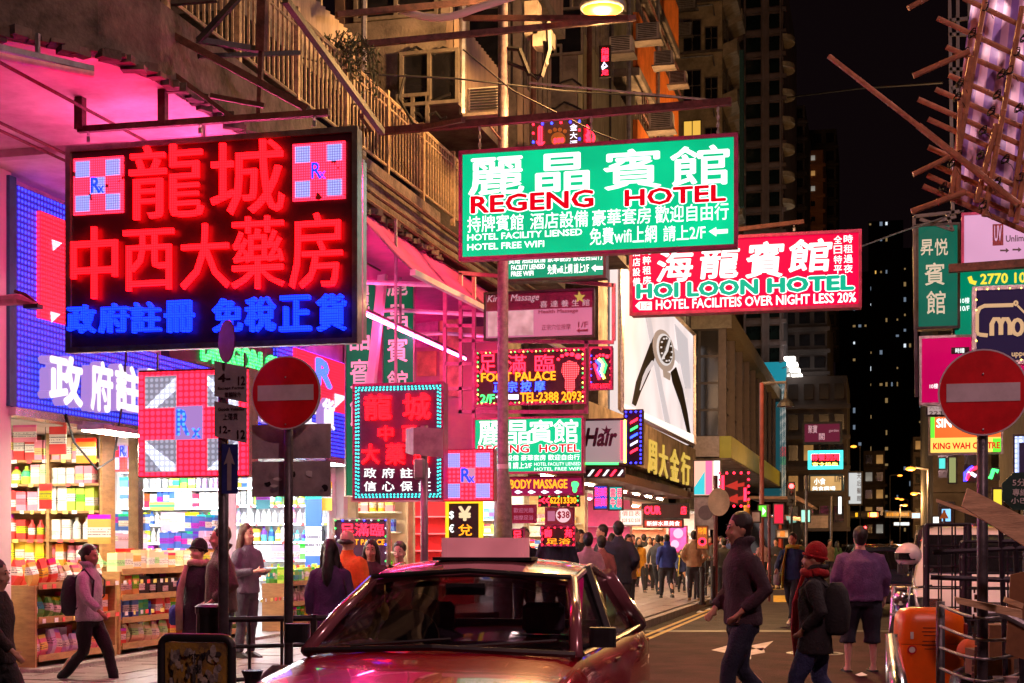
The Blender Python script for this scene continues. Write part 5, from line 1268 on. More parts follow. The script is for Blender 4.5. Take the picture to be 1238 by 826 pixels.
MB().box(PY(507, 567, 14.42), (.12, .05, .22)).build('control_box', BACK, t, bevel=.02)
# street lamp: tall post with arm, sodium head lit
SOD = emit('sodium lamp glass', (1, .30, .02), 3.1)
LPX = PY(608, 640, 19)
t = thing('street_lamp', 'tall grey lamp post in the middle with its orange sodium lamp lit above', 'street lamp', (LPX.x, 19, 0))
MB().lathe((LPX.x, 19, 0), [(.13, 0), (.13, 1.6), (.115, 2.3), (.075, 2.55), (.072, 5.5), (.065, 9.3)], 16).build('pole', POLE2, t, smooth=True)
MB().lathe((LPX.x, 19, 0), [(.078, 2.56), (.078, 2.62)], 16).build('white_band', NWH, t)
LH = PY(728, 10, 19)
MB().tube([(LPX.x, 19, 9.3), (LPX.x + .1, 19, 9.7), (LH.x - .5, 19, LH.z + .55), (LH.x, 19, LH.z + .3)], .04, 8).build('arm', POLE, t)
MB().lathe((LH.x, 19, LH.z), [(.27, -.02), (.3, .03), (.25, .14), (.12, .24), (.06, .3)], 20, 1, 1).build('lamp_shade', GALV, t, smooth=True)
MB().lathe((LH.x, 19, LH.z), [(.05, -.1), (.2, -.06), (.262, -.021), (.26, .0)], 20).build('lamp_glass', SOD, t, smooth=True)
lamp('street_lamp_light', (LH.x, 19, LH.z - .25), 420, (1, .5, .16), .2)
# unseen lamp added on the same kerb nearer to us, above the picture
t = thing('street_lamp', 'added unseen street lamp nearer on the same kerb, its head above the picture', 'street lamp', (-4.6, 7.5, 0))
MB().lathe((-5.6, 7.6, 0), [(.13, 0), (.13, 1.6), (.1, 2.3), (.072, 5.5), (.065, 9.3)], 12).build('pole', POLE, t, smooth=True)
MB().lathe((-5.0, 10, 9.6), [(.05, -.1), (.26, -.021), (.26, .0)], 16).build('lamp_glass', SOD, t)
MB().lathe((-5.0, 10, 9.6), [(.27, 0), (.3, .03), (.25, .14), (.06, .3)], 16).build('lamp_shade', GALV, t)
MB().tube([(-5.6, 7.6, 9.2), (-5.4, 8.6, 9.8), (-5.0, 10, 9.9)], .04, 6).build('arm', POLE, t)
lamp('street_lamp_light', (-5.0, 10, 9.4), 50, (1, .5, .16), .2)
# lamp added to light facades and street, hidden behind the crimson hotel sign
t = thing('street_lamp', 'added lamp on a wall bracket hidden behind the crimson hotel sign', 'street lamp', (-4.5, 41, 0))
MB().tube([(-6.2, 41, 9.5), (-5.4, 41, 9.75), (-3.9, 41, 9.75)], .04, 6).build('wall_arm', POLE, t)
MB().lathe((-3.9, 41, 9.5), [(.05, -.1), (.13, -.021), (.13, .0)], 16).build('lamp_glass', SOD, t)
MB().lathe((-3.9, 41, 9.5), [(.14, 0), (.15, .03), (.1, .1), (.04, .2)], 16).build('lamp_shade', GALV, t)
lamp('street_lamp_light', (-3.9, 41, 9.15), 1300, (1, .52, .2), .25)
# unseen lamp added on the right kerb beside the camera to light the foreground
t = thing('street_lamp', 'added street lamp on the right kerb beside the camera, out of the picture', 'street lamp', (3.4, 2.5, 0))
MB().lathe((4.2, 1.0, 0), [(.13, 0), (.13, 1.6), (.1, 2.3), (.072, 5.5), (.065, 9.3)], 12).build('pole', POLE, t)
MB().tube([(4.2, 1.0, 9.2), (4.0, 1.6, 9.6), (3.4, 2.5, 9.7)], .04, 6).build('arm', POLE, t)
MB().lathe((3.4, 2.5, 9.4), [(.05, -.1), (.26, -.021), (.26, .0)], 16).build('lamp_glass', SOD, t)
MB().lathe((3.4, 2.5, 9.4), [(.27, 0), (.3, .03), (.25, .14), (.06, .3)], 16).build('lamp_shade', GALV, t)
lamp('street_lamp_light', (3.4, 2.5, 9.2), 560, (1, .5, .52), .25)
# unseen lamp added outside the right edge to light van, bin and bamboo
t = thing('street_lamp', 'added street lamp on the right kerb outside the right edge, above the white van', 'street lamp', (5.7, 16.8, 0))
MB().lathe((5.7, 16.8, 0), [(.13, 0), (.13, 1.6), (.1, 2.3), (.072, 5.5), (.065, 9.3)], 12).build('pole', POLE, t)
MB().tube([(5.7, 16.8, 9.2), (5.5, 16.8, 9.6), (4.7, 16.8, 9.7)], .04, 6).build('arm', POLE, t)
MB().lathe((4.7, 16.8, 9.4), [(.05, -.1), (.26, -.021), (.26, .0)], 16).build('lamp_glass', SOD, t)
MB().lathe((4.7, 16.8, 9.4), [(.27, 0), (.3, .03), (.25, .14), (.06, .3)], 16).build('lamp_shade', GALV, t)
lamp('street_lamp_light', (4.7, 16.8, 9.2), 360, (1, .62, .6), .25)
# slim far lamp post with a bell lamp over the street, and red poles
def post(label, u, Y, vt, m, r_=.05, cat='pole', name='pole', vb=None):
    p = PY(u, 650, Y); return MB().tube([(p.x, Y, .0 if vb is None else PY(u, vb, Y).z), (p.x, Y, PY(u, vt, Y).z)], r_, 8).build(name, m, label=label, cat=cat)
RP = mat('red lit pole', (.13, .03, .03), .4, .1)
Yl = 46
p = PY(921, 600, Yl)
t = thing('street_lamp', 'tall thin lamp post with a dark bell lamp right of the lime band', 'street lamp', (p.x, Yl, 0))
zt = PY(921, 463, Yl).z
MB().tube([(p.x, Yl, 0), (p.x, Yl, zt)], .07, 8).build('pole', RP, t)
xr = PY(950, 463, Yl).x
MB().tube([(p.x, Yl, zt - .02), (xr, Yl, zt), (xr, Yl, zt - .3)], .05, 6).build('arm', POLE, t)
MB().lathe((xr, Yl, zt - .75), [(.28, 0), (.22, .12), (.08, .25), (.05, .45)], 12).build('lamp_shade', BLK, t)
for (lb, u, Y, vt, m, r_) in (('red lit pole at the pavement edge left of the neon arrows', 865, 38, 575, RP, .06), ('slim dark pole at the kerb by the far crowd', 975, 52, 575, POLE, .05), ('dark pole beside the far white sign', 1005, 66, 600, POLE, .05),
                         ('grey post of the far tee-shaped signal', 930, 40, 610, RP, .04), ('yellow painted post under the road signs', 903, 42, 604, mat('yellow post paint', (.6, .35, .03), .5), .09)):
    post(lb, u, Y, vt, m, r_)
# kerb guard rail with dark posts along the left kerb
RAILP = mat('black railing paint', (.02, .018, .022), .4, .3)
t = thing('guard_rail', 'black pedestrian guard rail along the left kerb beyond the kerb corner', 'railing', (XK - .3, 36, .13))
for i in range(9):
    y = 37 + i * 2.4
    MB().tube([(XK - .35, y, .12), (XK - .35, y, 1.15)], .035, 6).build('post', RAILP, t)
    if i < 8:
        for z in (.4, .75, 1.1): MB().tube([(XK - .35, y, z), (XK - .35, y + 2.4, z)], .02, 5).build('rail', RAILP, t)
BOLL = 'black bollards at the pavement corner'
bm1 = None
for i, (u, Y) in enumerate(((862, 35.4), (849, 34.6))):
    p = PY(u, 700, Y)
    b_ = thing('bollard', ['slim black bollard beside the beige jacketed walker', 'slim black bollard nearest the kerb corner'][i], 'bollard', (p.x, Y, .12), group=BOLL)
    MB().lathe((p.x, Y, .12), [(.06, 0), (.06, .75), (.07, .78), (.07, .86), (.04, .9)], 12).build('shaft', RAILP, b_); MB().lathe((p.x, Y, .12), [(.09, 0), (.09, .06), (.061, .08)], 12).build('base', RAILP, b_)
# near railing in front of the pharmacy pavement
t = thing('guard_rail', 'dark two-bar guard rail before the pharmacy between the sign posts and taxi', 'railing', PD(330, 12.6))
A_, B_ = PD(262, 12.4), PD(600, 13.2)
for z in (.93, .70, .42): MB().tube([A_ + Vector((0, 0, z)), B_ + Vector((0, 0, z))], .02 if z < .9 else .028, 6).build('rail', RAILP, t)
n = 9
for i in range(n + 1):
    p = A_.lerp(B_, i / n); MB().tube([p, p + Vector((0, 0, .96 if i % 3 == 0 else .93))], .03 if i % 3 == 0 else .014, 6).build('post', RAILP, t)
p = PD(255, 12.2)
b_ = thing('bollard', 'thick dark bollard with a flat cap below the blue arrow post', 'bollard', p); MB().lathe(p, [(.12, 0), (.12, .98), (.13, 1.0), (.13, 1.05), (.1, 1.07)], 16).build('shaft', RAILP, b_); MB().lathe(p, [(.15, 0), (.15, .07), (.125, .1)], 16).build('base', RAILP, b_)
# sticker-covered yellow barrier board at the bottom left
Yb = 8.6
a, b = PY(192, 900, Yb), PY(284, 768, Yb)
t = thing('barrier_board', 'black framed yellow barrier board covered with torn stickers at the bottom', 'barrier', ((a.x + b.x) / 2, Yb, 0))
zt = b.z; zb = .35
def rr_loop(x0, x1, z0_, z1_, r_, y):
    P = []
    for cx_, cz_, a0 in ((x1 - r_, z1_ - r_, 0), (x0 + r_, z1_ - r_, 90), (x0 + r_, z0_ + r_, 180), (x1 - r_, z0_ + r_, 270)):
        for k in range(5): P.append((cx_ + r_ * math.cos(R(a0 + 22.5 * k)), y, cz_ + r_ * math.sin(R(a0 + 22.5 * k))))
    return P
P = rr_loop(a.x + .02, b.x - .02, zb, zt - .02, .06, Yb); P.append(P[0])
MB().tube(P, .028, 8, cap=False).build('frame', BLK, t, smooth=True)
MB().box2((a.x + .05, Yb - .01, zb + .04), (b.x - .05, Yb + .01, zt - .05)).build('panel', mat('faded yellow panel', (.42, .26, .03), .6, 0, 0, 8, .3, col2=(.14, .09, .04)), t)
stk = [mat('sticker %d' % i, c, .7, 0, .5, 26, .2) for i, c in enumerate(((.32, .30, .26), (.22, .2, .18), (.38, .34, .26), (.05, .045, .04), (.3, .2, .05)))]
for i in range(70):
    x = rnd.uniform(a.x + .09, b.x - .1); z = rnd.uniform(zb + .3, zt - .1); w, h = rnd.uniform(.01, .03), rnd.uniform(.015, .055)
    q = MB(); yy = Yb - .0112 - i * .0003
    P = [Vector((x + w * math.cos(2 * PI * k / 7) * rnd.uniform(.6, 1.3), yy, z + h * math.sin(2 * PI * k / 7) * rnd.uniform(.6, 1.3))) for k in range(7)]
    q.prism(P, (0, .0002, 0)); q.build('torn_sticker', rnd.choice(stk), t, fix=True)
plb = Plane('Y', Yb - .034)
q = MB(); plb.text(q, 'istrial', plb.a(229), plb.a(248), plb.b(240, 797), plb.b(240, 788), 0, 0, .02); q.build('lettering', BLK, t)
q = MB(); plb.text(q, '車', plb.a(234), plb.a(244), plb.b(240, 812), plb.b(240, 803), 0, 0, .03); q.build('lettering', BLK, t)
for x in (a.x + .12, b.x - .12): MB().tube([(x, Yb, 0), (x, Yb, zb)], .025, 8).build('leg', BLK, t)
# black rubbish bags and folded cloth leaning on the railing
BAG = mat('black bin liner', (.012, .012, .016), .25, 0, .3, 3, 1.2, bscale=7)
def lump(name, label, cat, c, sx, sy, sz, m, seed=1, tie=True, n=18, color=None):
    q = MB(); mm = 12; rr = random.Random(seed); ph = rr.uniform(0, 9)
    V = []; 
    for i in range(mm + 1):
        t_ = i / mm; z = t_; r_ = max(.0, math.sin(PI * (.22 + .76 * t_))) ** .55
        if tie and t_ > .78: r_ = .32 if t_ < .95 else .45
        for k in range(n):
            a_ = 2 * PI * k / n; w = 1 + .16 * mnoise.noise(Vector((math.cos(a_) * 2 + ph, math.sin(a_) * 2, z * 3 + ph))) + .06 * math.sin(a_ * 7 + z * 3 + ph)
            V.append((c[0] + sx * r_ * w * math.cos(a_), c[1] + sy * r_ * w * math.sin(a_), c[2] + sz * z))
    q.add(V, [(i * n + k, i * n + (k + 1) % n, (i + 1) * n + (k + 1) % n, (i + 1) * n + k) for i in range(mm) for k in range(n)])
    q.add(V[-n:], [tuple(range(n))]); q.add(V[:n], [tuple(range(n - 1, -1, -1))])
    return q.build(name, m, smooth=True, label=label, cat=cat, color=color)
lump('rubbish_bag', 'knotted black rubbish bag beside the yellow barrier board', 'rubbish bag', PD(305, 10.6), .17, .2, .66, BAG, 4)
CLOTHM = ocol('soft cloth', .85, 0, .25, 14, .3)
lump('cloth_bundle', 'dark red and grey folded cloth bundle behind the rubbish bag', 'cloth', PD(338, 10.8), .26, .2, .68, mat('crumpled tartan cloth', (.14, .06, .07), .8, 0, 0, 4, .8, col2=(.05, .07, .08), stretch=(4, 4, 1)), 7, tie=False)
lump('rubbish_bag', 'black rubbish bag slumped beside the orange litter bin', 'rubbish bag', PD(1175, 13.4), .2, .2, .55, BAG, 9)
lump('cloth_bundle', 'orange cloth lying on top of the right hand rubbish bag', 'cloth', PD(1176, 13.6, .5), .14, .12, .2, mat('orange cloth', (.7, .13, .02), .7), 3, tie=False)
lump('rubbish_bag', 'crumpled pinkish white plastic bag at the bottom right corner', 'rubbish bag', PD(1222, 10.2, .3), .12, .12, .35, mat('pinkish plastic film', (.6, .42, .42), .3, 0, .2, 4, .8), 13)
# ---------- orange litter bin
ORB = mat('orange moulded plastic', (.95, .15, .008), .32, 0, .08, 5, .08)
Db = 14.9; c = PD(1123, Db)
t = thing('litter_bin', 'bright orange litter bin with rounded lid at the right kerb', 'litter bin', c, rz=TH - .1)
q = MB(); n = 28
def sup(a_, w, d_, e=.5):
    ca, sa = math.cos(a_), math.sin(a_); return (w * math.copysign(abs(ca) ** e, ca), d_ * math.copysign(abs(sa) ** e, sa))
def shell(prof, w, d_, e=.45, n=28):
    V = [];
    for k_, z in prof:
        for k in range(n):
            x, y = sup(2 * PI * k / n, w * k_, d_ * k_, e); V.append((x, y, z))
    F_ = [(i * n + k, i * n + (k + 1) % n, (i + 1) * n + (k + 1) % n, (i + 1) * n + k) for i in range(len(prof) - 1) for k in range(n)]
    F_.append(tuple(range(n - 1, -1, -1))); F_.append(tuple((len(prof) - 1) * n + k for k in range(n)))
    return V, F_
V, F_ = shell([(.93, .03), (.95, .05), (1, .56)], .33, .26); q.add(V, F_); q.build('body', ORB, t, world=False, smooth=False, autosmooth=35)
q = MB(); V, F_ = shell([(1.0, .565), (1.02, .60), (1.0, .78), (.95, .86), (.82, .905), (.6, .92)], .33, .26); q.add(V, F_); q.build('hood', ORB, t, world=False, autosmooth=35)
q = MB(); V, F_ = shell([(.97, .0), (.97, .03)], .33, .26); q.add(V, F_); q.build('base', BLK, t, world=False)
MB().box((.322, -.06, .70), (.04, .3, .15)).build('opening', mat('dark red recess', (.25, .01, .01), .5), t, world=False, bevel=.01)
def on_bin(u, v): return ((u - 1121) / 37 * .325, -.262, .92 - (v - 723) / 97 * .92)
for k, (v0, w, h) in enumerate(((743, .16, .008), (747, .18, .008), (751, .15, .008), (757, .17, .008), (761, .18, .008), (765, .13, .006))):
    x, y, z = on_bin(1116, v0); MB().box((x + .02, y - .004, z), (w, .003, h)).build('print_line', mat('dark print', (.12, .02, .01), .6), t, world=False)
q = MB(); x, y, z = on_bin(1097, 766); q.prism([(x + .045 * math.cos(2 * PI * k / 20), y - .003, z + .045 * math.sin(2 * PI * k / 20)) for k in range(20)], (0, -.003, 0)); q.build('red_ring_badge', mat('badge red', (.6, .01, .02), .4), t, world=False, fix=True)
q = MB(); q.prism([(x + .03 * math.cos(2 * PI * k / 20), y - .0065, z + .03 * math.sin(2 * PI * k / 20)) for k in range(20)], (0, -.002, 0)); q.build('badge_centre', PAPER, t, world=False, fix=True)
x, y, z = on_bin(1097, 751); MB().box((x, y - .003, z), (.03, .004, .07)).build('white_badge', PAPER, t, world=False)
q = MB(); x, y, z = on_bin(1150, 770); q.prism([(.327, -.1 + .06 * math.cos(2 * PI * k / 20), .47 + .09 * math.sin(2 * PI * k / 20)) for k in range(20)], (.004, 0, 0)); q.build('yellow_badge', mat('badge yellow', (.7, .45, .02), .4), t, world=False, fix=True)
# ---------- metal barrier with bowed rails right of the bin
t = thing('crowd_barrier', 'steel barrier with a thick post and bowed wire rails in front of the bin', 'barrier', PD(1137, 11.5))
p = PD(1137, 11.5)
MB().tube([p, p + Vector((0, 0, 1.12))], .035, 10).build('post', POLE, t, smooth=True)
for (v0, v1, vm) in ((732, 740, 748), (757, 768, 774), (783, 788, 797), (808, 812, 824), (840, 846, 858)):
    q = MB(); q.tube([PY(1137 + 102 * i / 8, v0 + (v1 - v0) * i / 8 + (vm - (v0 + v1) / 2) * math.sin(PI * i / 8), 11.9 - 1.2 * math.sin(PI * i / 8)) for i in range(9)], .012, 6); q.build('rail', GALV, t, smooth=True)
MB().tube([PY(1185, 742, 11), PY(1210, 740, 11), PY(1240, 756, 11)], .03, 8).build('top_tube', GALV, t)
# chrome end rail left of the bin (guard rail seen end-on)
t = thing('chrome_rail_end', 'scratched chrome rail end standing at the bottom just left of the bin', 'railing', PD(1085, 10.5))
MB().tube([PD(1092, 10.0, 0), PD(1092, 10.0, .45), PD(1085, 10.3, .62), PD(1078, 12.2, .78)], [.05, .06, .065, .05], 12).build('tube', CHROME, t, smooth=True)
MB().tube([PD(1078, 12.2, 0), PD(1078, 12.2, .82)], .05, 10).build('tube', CHROME, t, smooth=True)
# ---------- wire cage trolleys loaded by the kerb
CG = mat('dark cage wire', (.05, .045, .06), .4, .5, .3, 12, .1)
def cage(label, u0, u1, Y, vt, vb, nv, nh, dep=.7):
    a, b = PY(u0, vb, Y), PY(u1, vt, Y)
    t = thing('cage_trolley', label, 'trolley', ((a.x + b.x) / 2, Y, 0))
    for yy in (Y, Y + dep):
        for i in range(nv + 1):
            x = a.x + (b.x - a.x) * i / nv
            MB().tube([(x, yy, a.z if i in (0, nv) else a.z + .1), (x, yy, b.z)], .028 if i in (0, nv) else .010, 6).build('upright_bar', CG, t)
        for j in range(nh + 1):
            z = a.z + .1 + (b.z - a.z - .1) * j / nh
            MB().tube([(a.x, yy, z), (b.x, yy, z)], .018 if j == nh else .010, 6).build('cross_bar', CG, t)
    for x in (a.x, b.x):
        for j in range(nh + 1):
            z = a.z + .1 + (b.z - a.z - .1) * j / nh
            MB().tube([(x, Y, z), (x, Y + dep, z)], .016, 6).build('side_bar', CG, t)
    for x in (a.x + .05, b.x - .05):
        for yy in (Y + .05, Y + dep - .05): MB().tube([(x - .02, yy, .07), (x + .02, yy, .07)], .07, 10).build('wheel', RUB, t)
    MB().box2((a.x, Y, .15), (b.x, Y + dep, .19)).build('deck', CG, t)
    return t
cage('tall dark wire cage trolley behind the orange bin', 1121, 1172, 16.6, 634, 800, 3, 6)
cage('second wire cage trolley leaning by the right pole', 1166, 1245, 15.8, 655, 800, 3, 7, .5)
t = thing('ladder_frame', 'loose dark steel ladder frame leaning against the cage trolleys', 'frame', PD(1216, 11))
for (ua, va, ub, vb) in ((1210, 640, 1216, 826), (1227, 650, 1236, 826), (1210, 655, 1240, 655), (1212, 700, 1238, 700), (1128, 668, 1238, 663), (1125, 698, 1238, 702)):
    MB().tube([PY(ua, va, 11.6), PY(ub, vb, 11.6)], .022, 6).build('bar', CG, t)
# planks and cardboard on the cages
def plank(label, pts, th, Y, m=WOOD, name='plank', cat='plank', dy=.5):
    P = [PY(u, v, Y + dy * k) for u, v, k in pts]
    return MB().prism(P, (0, .03 + th, 0)).build(name, m, label=label, cat=cat, fix=True)
plank('wide pale plank leaning across the right pole', [(1170, 590, 0), (1163, 612, 0), (1238, 660, .0), (1245, 628, 0)], .06, 10.0, dy=0)
plank('thin pale plank lying below the wide one', [(1132, 603, 0), (1132, 607, 0), (1245, 650, 0), (1245, 642, 0)], .02, 10.25, dy=0)
plank('short splintered plank end on the cage beside the pole', [(1155, 722, 0), (1158, 730, 0), (1236, 748, 0), (1236, 738, 0)], .08, 10.45, dy=0)
plank('small plank offcut sticking up on the right cage', [(1216, 722, 0), (1214, 728, 0), (1236, 736, 0), (1238, 730, 0)], .08, 10.6, dy=0)
plank('brown cardboard sheet standing at the right edge', [(1222, 695, 0), (1216, 790, 0), (1245, 800, 0), (1245, 690, 0)], .02, 11.0, mat('brown cardboard', (.22, .10, .04), .8, 0, .3, 4, .2), 'cardboard_sheet', 'cardboard', dy=0)
for u, v, Y, w_, h_, lb in ((1212, 775, 13.0, .3, .28, 'flattened brown carton lying in the right hand cage trolley'), (1196, 800, 13.4, .34, .22, 'larger brown carton at the foot of the right pole')):
    p = PY(u, v, Y); c_ = thing('cardboard_box', lb, 'cardboard box', p, rnd.uniform(-.3, .3)); MB().box((0, 0, 0), (w_, .3, h_)).build('carton', mat('brown cardboard', (.3, .16, .07)), c_, world=False); MB().box((0, 0, h_ / 2 + .002), (.05, .302, .004)).build('tape', PLAS, c_, world=False)
CHN = PY(1178, 700, 10.6); q = MB()
for i in range(22): q.box((CHN.x + .012 * math.sin(i * .9), CHN.y, 1.25 - i * .045), (.02, .012, .035) if i % 2 else (.012, .02, .035))
q.build('chain', RUST, label='rusty chain hanging down beside the right hand pole', cat='chain', kind='stuff')
# small bracket lamp on the near pillar at the left edge
t = thing('wall_lamp', 'small pink bracket lamp sticking out from the white pillar', 'lamp', PY(20, 366, 13))
p = PY(-8, 364, 13.2); q_ = PY(45, 368, 13)
MB().tube([p, PY(25, 362, 13), q_], [.05, .06, .02], 8).build('arm', mat('dusty pink paint', (.5, .2, .3), .5), t)
MB().tube([PY(18, 352, 13), PY(30, 356, 13), q_], .02, 6).build('stay', RUST, t)
MB().box(PY(40, 371, 13), (.16, .1, .04)).build('head', BLK, t)
# overhead wires
WIRE = mat('black wire', (.01, .01, .01), .7)
def wire(label, pts, r_=.012): return MB().tube([PY(*p) for p in pts], r_, 4).build('wire', WIRE, label=label, cat='wire')
wire('thin wire sagging from the balcony to the yellow lit pole', [(300, 55, 16), (450, 90, 17), (550, 95, 18), (680, 110, 19.5), (880, 122, 25)])
wire('wire dropping behind the hotel sign from the concrete bay', [(560, 60, 18), (620, 110, 18.5), (720, 160, 19), (760, 175, 19.5)])
wire('cable bundle looping beside the lamp post', [(610, 58, 19), (628, 60, 19), (640, 90, 19), (655, 92, 19), (664, 60, 19), (662, 20, 19)], .035)
wire('second cable loop beside the lamp post', [(612, 75, 19), (635, 84, 19), (650, 96, 19), (661, 78, 19), (658, 50, 19)], .025)
wire('thin wire crossing the dark sky on the right', [(952, 118, 60), (1040, 107, 50), (1140, 100, 40)], .03)
wire('creeping black cable on the stained end wall', [(490, 90, 18.5), (482, 120, 18.5), (500, 150, 18), (520, 158, 18)], .02)
t = thing('junction_box', 'pale electrical junction boxes mounted beside the lamp post', 'junction box', PY(652, 45, 20))
for (u0, u1, vt, vb) in ((634, 650, 0, 42), (644, 667, 36, 56)):
    a, b = PY(u0, vb, 20), PY(u1, vt, 20); MB().box2((a.x, 20, a.z), (b.x, 20.25, b.z)).build('box', CONC, t)
# traffic lights in the distance
def tlight(label, u, v, Y, h, col, red=True, green=False):
    p = PY(u, v, Y); t = thing('traffic_light', label, 'traffic light', (p.x, Y, 0))
    MB().tube([(p.x, Y + .1, 0), (p.x, Y + .1, p.z + .4)], .05, 6).build('pole', POLE, t)
    MB().box((p.x, Y, p.z), (.32, .2, .95)).build('housing', BLK, t)
    for k, (cc, on) in enumerate((((1, .02, .02), red), ((1, .4, .02), False), ((.05, 1, .3), green))):
        MB().ball((p.x, Y - .1, p.z + .3 - k * .3), .1, 10).build('lens', emit('lens %s %d' % (label[:3], k), cc, 14) if on else BLK, t)
tlight('red traffic light among the far crowd right of the red van', 957, 560 + 37, 60, 0, 0)
tlight('tiny red traffic light right of the man in the purple sweater', 1046, 643, 110, 0, 0)
tlight('tiny green traffic light left of the yellow far sign', 1024, 630, 100, 0, 0, False, True)
q = PY(885, 598, 40)
t = thing('neon_arrows', 'red arrow shaped neon on a dark board framed with red dots', 'shop sign', q)
pl = Plane('Y', 40)
sg = [('b', 870, 905, 572, 612, NR, dict(step=.16, r=.035)), ('r', 872, 903, 574, 611, BLKP, dict()), ('p', [(876, 604), (892, 597), (892, 601), (900, 599), (900, 604), (892, 605), (892, 609)], emit('dim red arrow', (.5, .03, .02), 1), dict(name='arrow')), ('p', [(876, 588), (892, 581), (892, 585), (900, 583), (900, 588), (892, 589), (892, 593)], emit('dim red arrow', (.5, .03, .02), 1), dict(name='arrow')), ('l', [(874, 575), (874, 608)], .04, NR, {}), ('l', [(901, 590), (901, 606)], .04, NR, {})]
put(t, pl, sg)

# ================================================================= PEOPLE
SKIN = ocol('skin', .5, 0, .12, 30, .05); HAIR = ocol('hair', .45, 0, .35, 60, .3); CLO = ocol('woven cloth', .85, 0, .3, 11, .6); LEA = ocol('shoe leather', .5, 0, .2, 20, .1)
def remesh(mb, name, vox, smooth=4):
    me = mb.mesh(name); o = bpy.data.objects.new(name, me)
    m = o.modifiers.new('r', 'REMESH'); m.mode = 'VOXEL'; m.voxel_size = vox
    if smooth: s = o.modifiers.new('s', 'SMOOTH'); s.iterations = smooth; s.factor = .5
    out = baked(o)
    bpy.data.meshes.remove(me)
    out.name = name; out.polygons.foreach_set('use_smooth', [True] * len(out.polygons))
    return out
def torso(q, rings, n=16):
    """rings of (x, y, z, rx, ry)"""
    V = []
    for x, y, z, rx, ry in rings:
        for k in range(n):
            a = 2 * PI * k / n; ca, sa = math.cos(a), math.sin(a)
            V.append((x + rx * math.copysign(abs(ca) ** .85, ca), y + ry * math.copysign(abs(sa) ** .85, sa), z))
    q.add(V, [(i * n + k, i * n + (k + 1) % n, (i + 1) * n + (k + 1) % n, (i + 1) * n + k) for i in range(len(rings) - 1) for k in range(n)])
    q.add(V[:n], [tuple(range(n - 1, -1, -1))]); q.add(V[-n:], [tuple(range(n))])
def crumple(me, amp, sc, seed):
    for v in me.vertices:
        p = Vector((v.co.x * sc, v.co.y * sc, v.co.z * sc * .6)) + Vector((seed, 0, 0))
        k = mnoise.noise(p) + .5 * mnoise.noise(p * 2.3)
        v.co += v.normal * amp * k
POSE = dict(
    stand=dict(arms=((.24, .02, 1.14, .25, -.04, .90), (-.24, .02, 1.14, -.25, -.04, .90)), legs=((.10, -.01, .50, .11, .02, .08), (-.10, -.01, .50, -.11, .02, .08))),
    walk=dict(arms=((.25, .16, 1.16, .26, .12, .92), (-.25, -.10, 1.15, -.24, -.28, .98)), legs=((.09, -.20, .50, .09, -.30, .09), (-.09, .02, .50, -.09, .34, .16))),
    stride=dict(arms=((.25, .22, 1.18, .25, .26, .96), (-.25, -.14, 1.16, -.22, -.36, 1.04)), legs=((.09, -.28, .52, .08, -.46, .10), (-.09, .10, .48, -.08, .46, .17))),
    pockets=dict(arms=((.29, .10, 1.14, .19, -.10, .98), (-.29, .10, 1.14, -.19, -.10, .98)), legs=((.10, -.03, .50, .11, .0, .08), (-.10, .02, .50, -.12, .06, .08))),
    stroll=dict(arms=((.27, .10, 1.14, .19, -.08, .97), (-.27, .02, 1.14, -.20, -.14, .98)), legs=((.09, -.16, .50, .09, -.22, .09), (-.09, .03, .50, -.09, .28, .14))),
    hold=dict(arms=((.25, -.02, 1.13, .12, -.26, 1.16), (-.25, -.02, 1.13, -.12, -.28, 1.15)), legs=((.09, -.01, .50, .10, .02, .08), (-.09, .0, .50, -.10, .02, .08))),
)
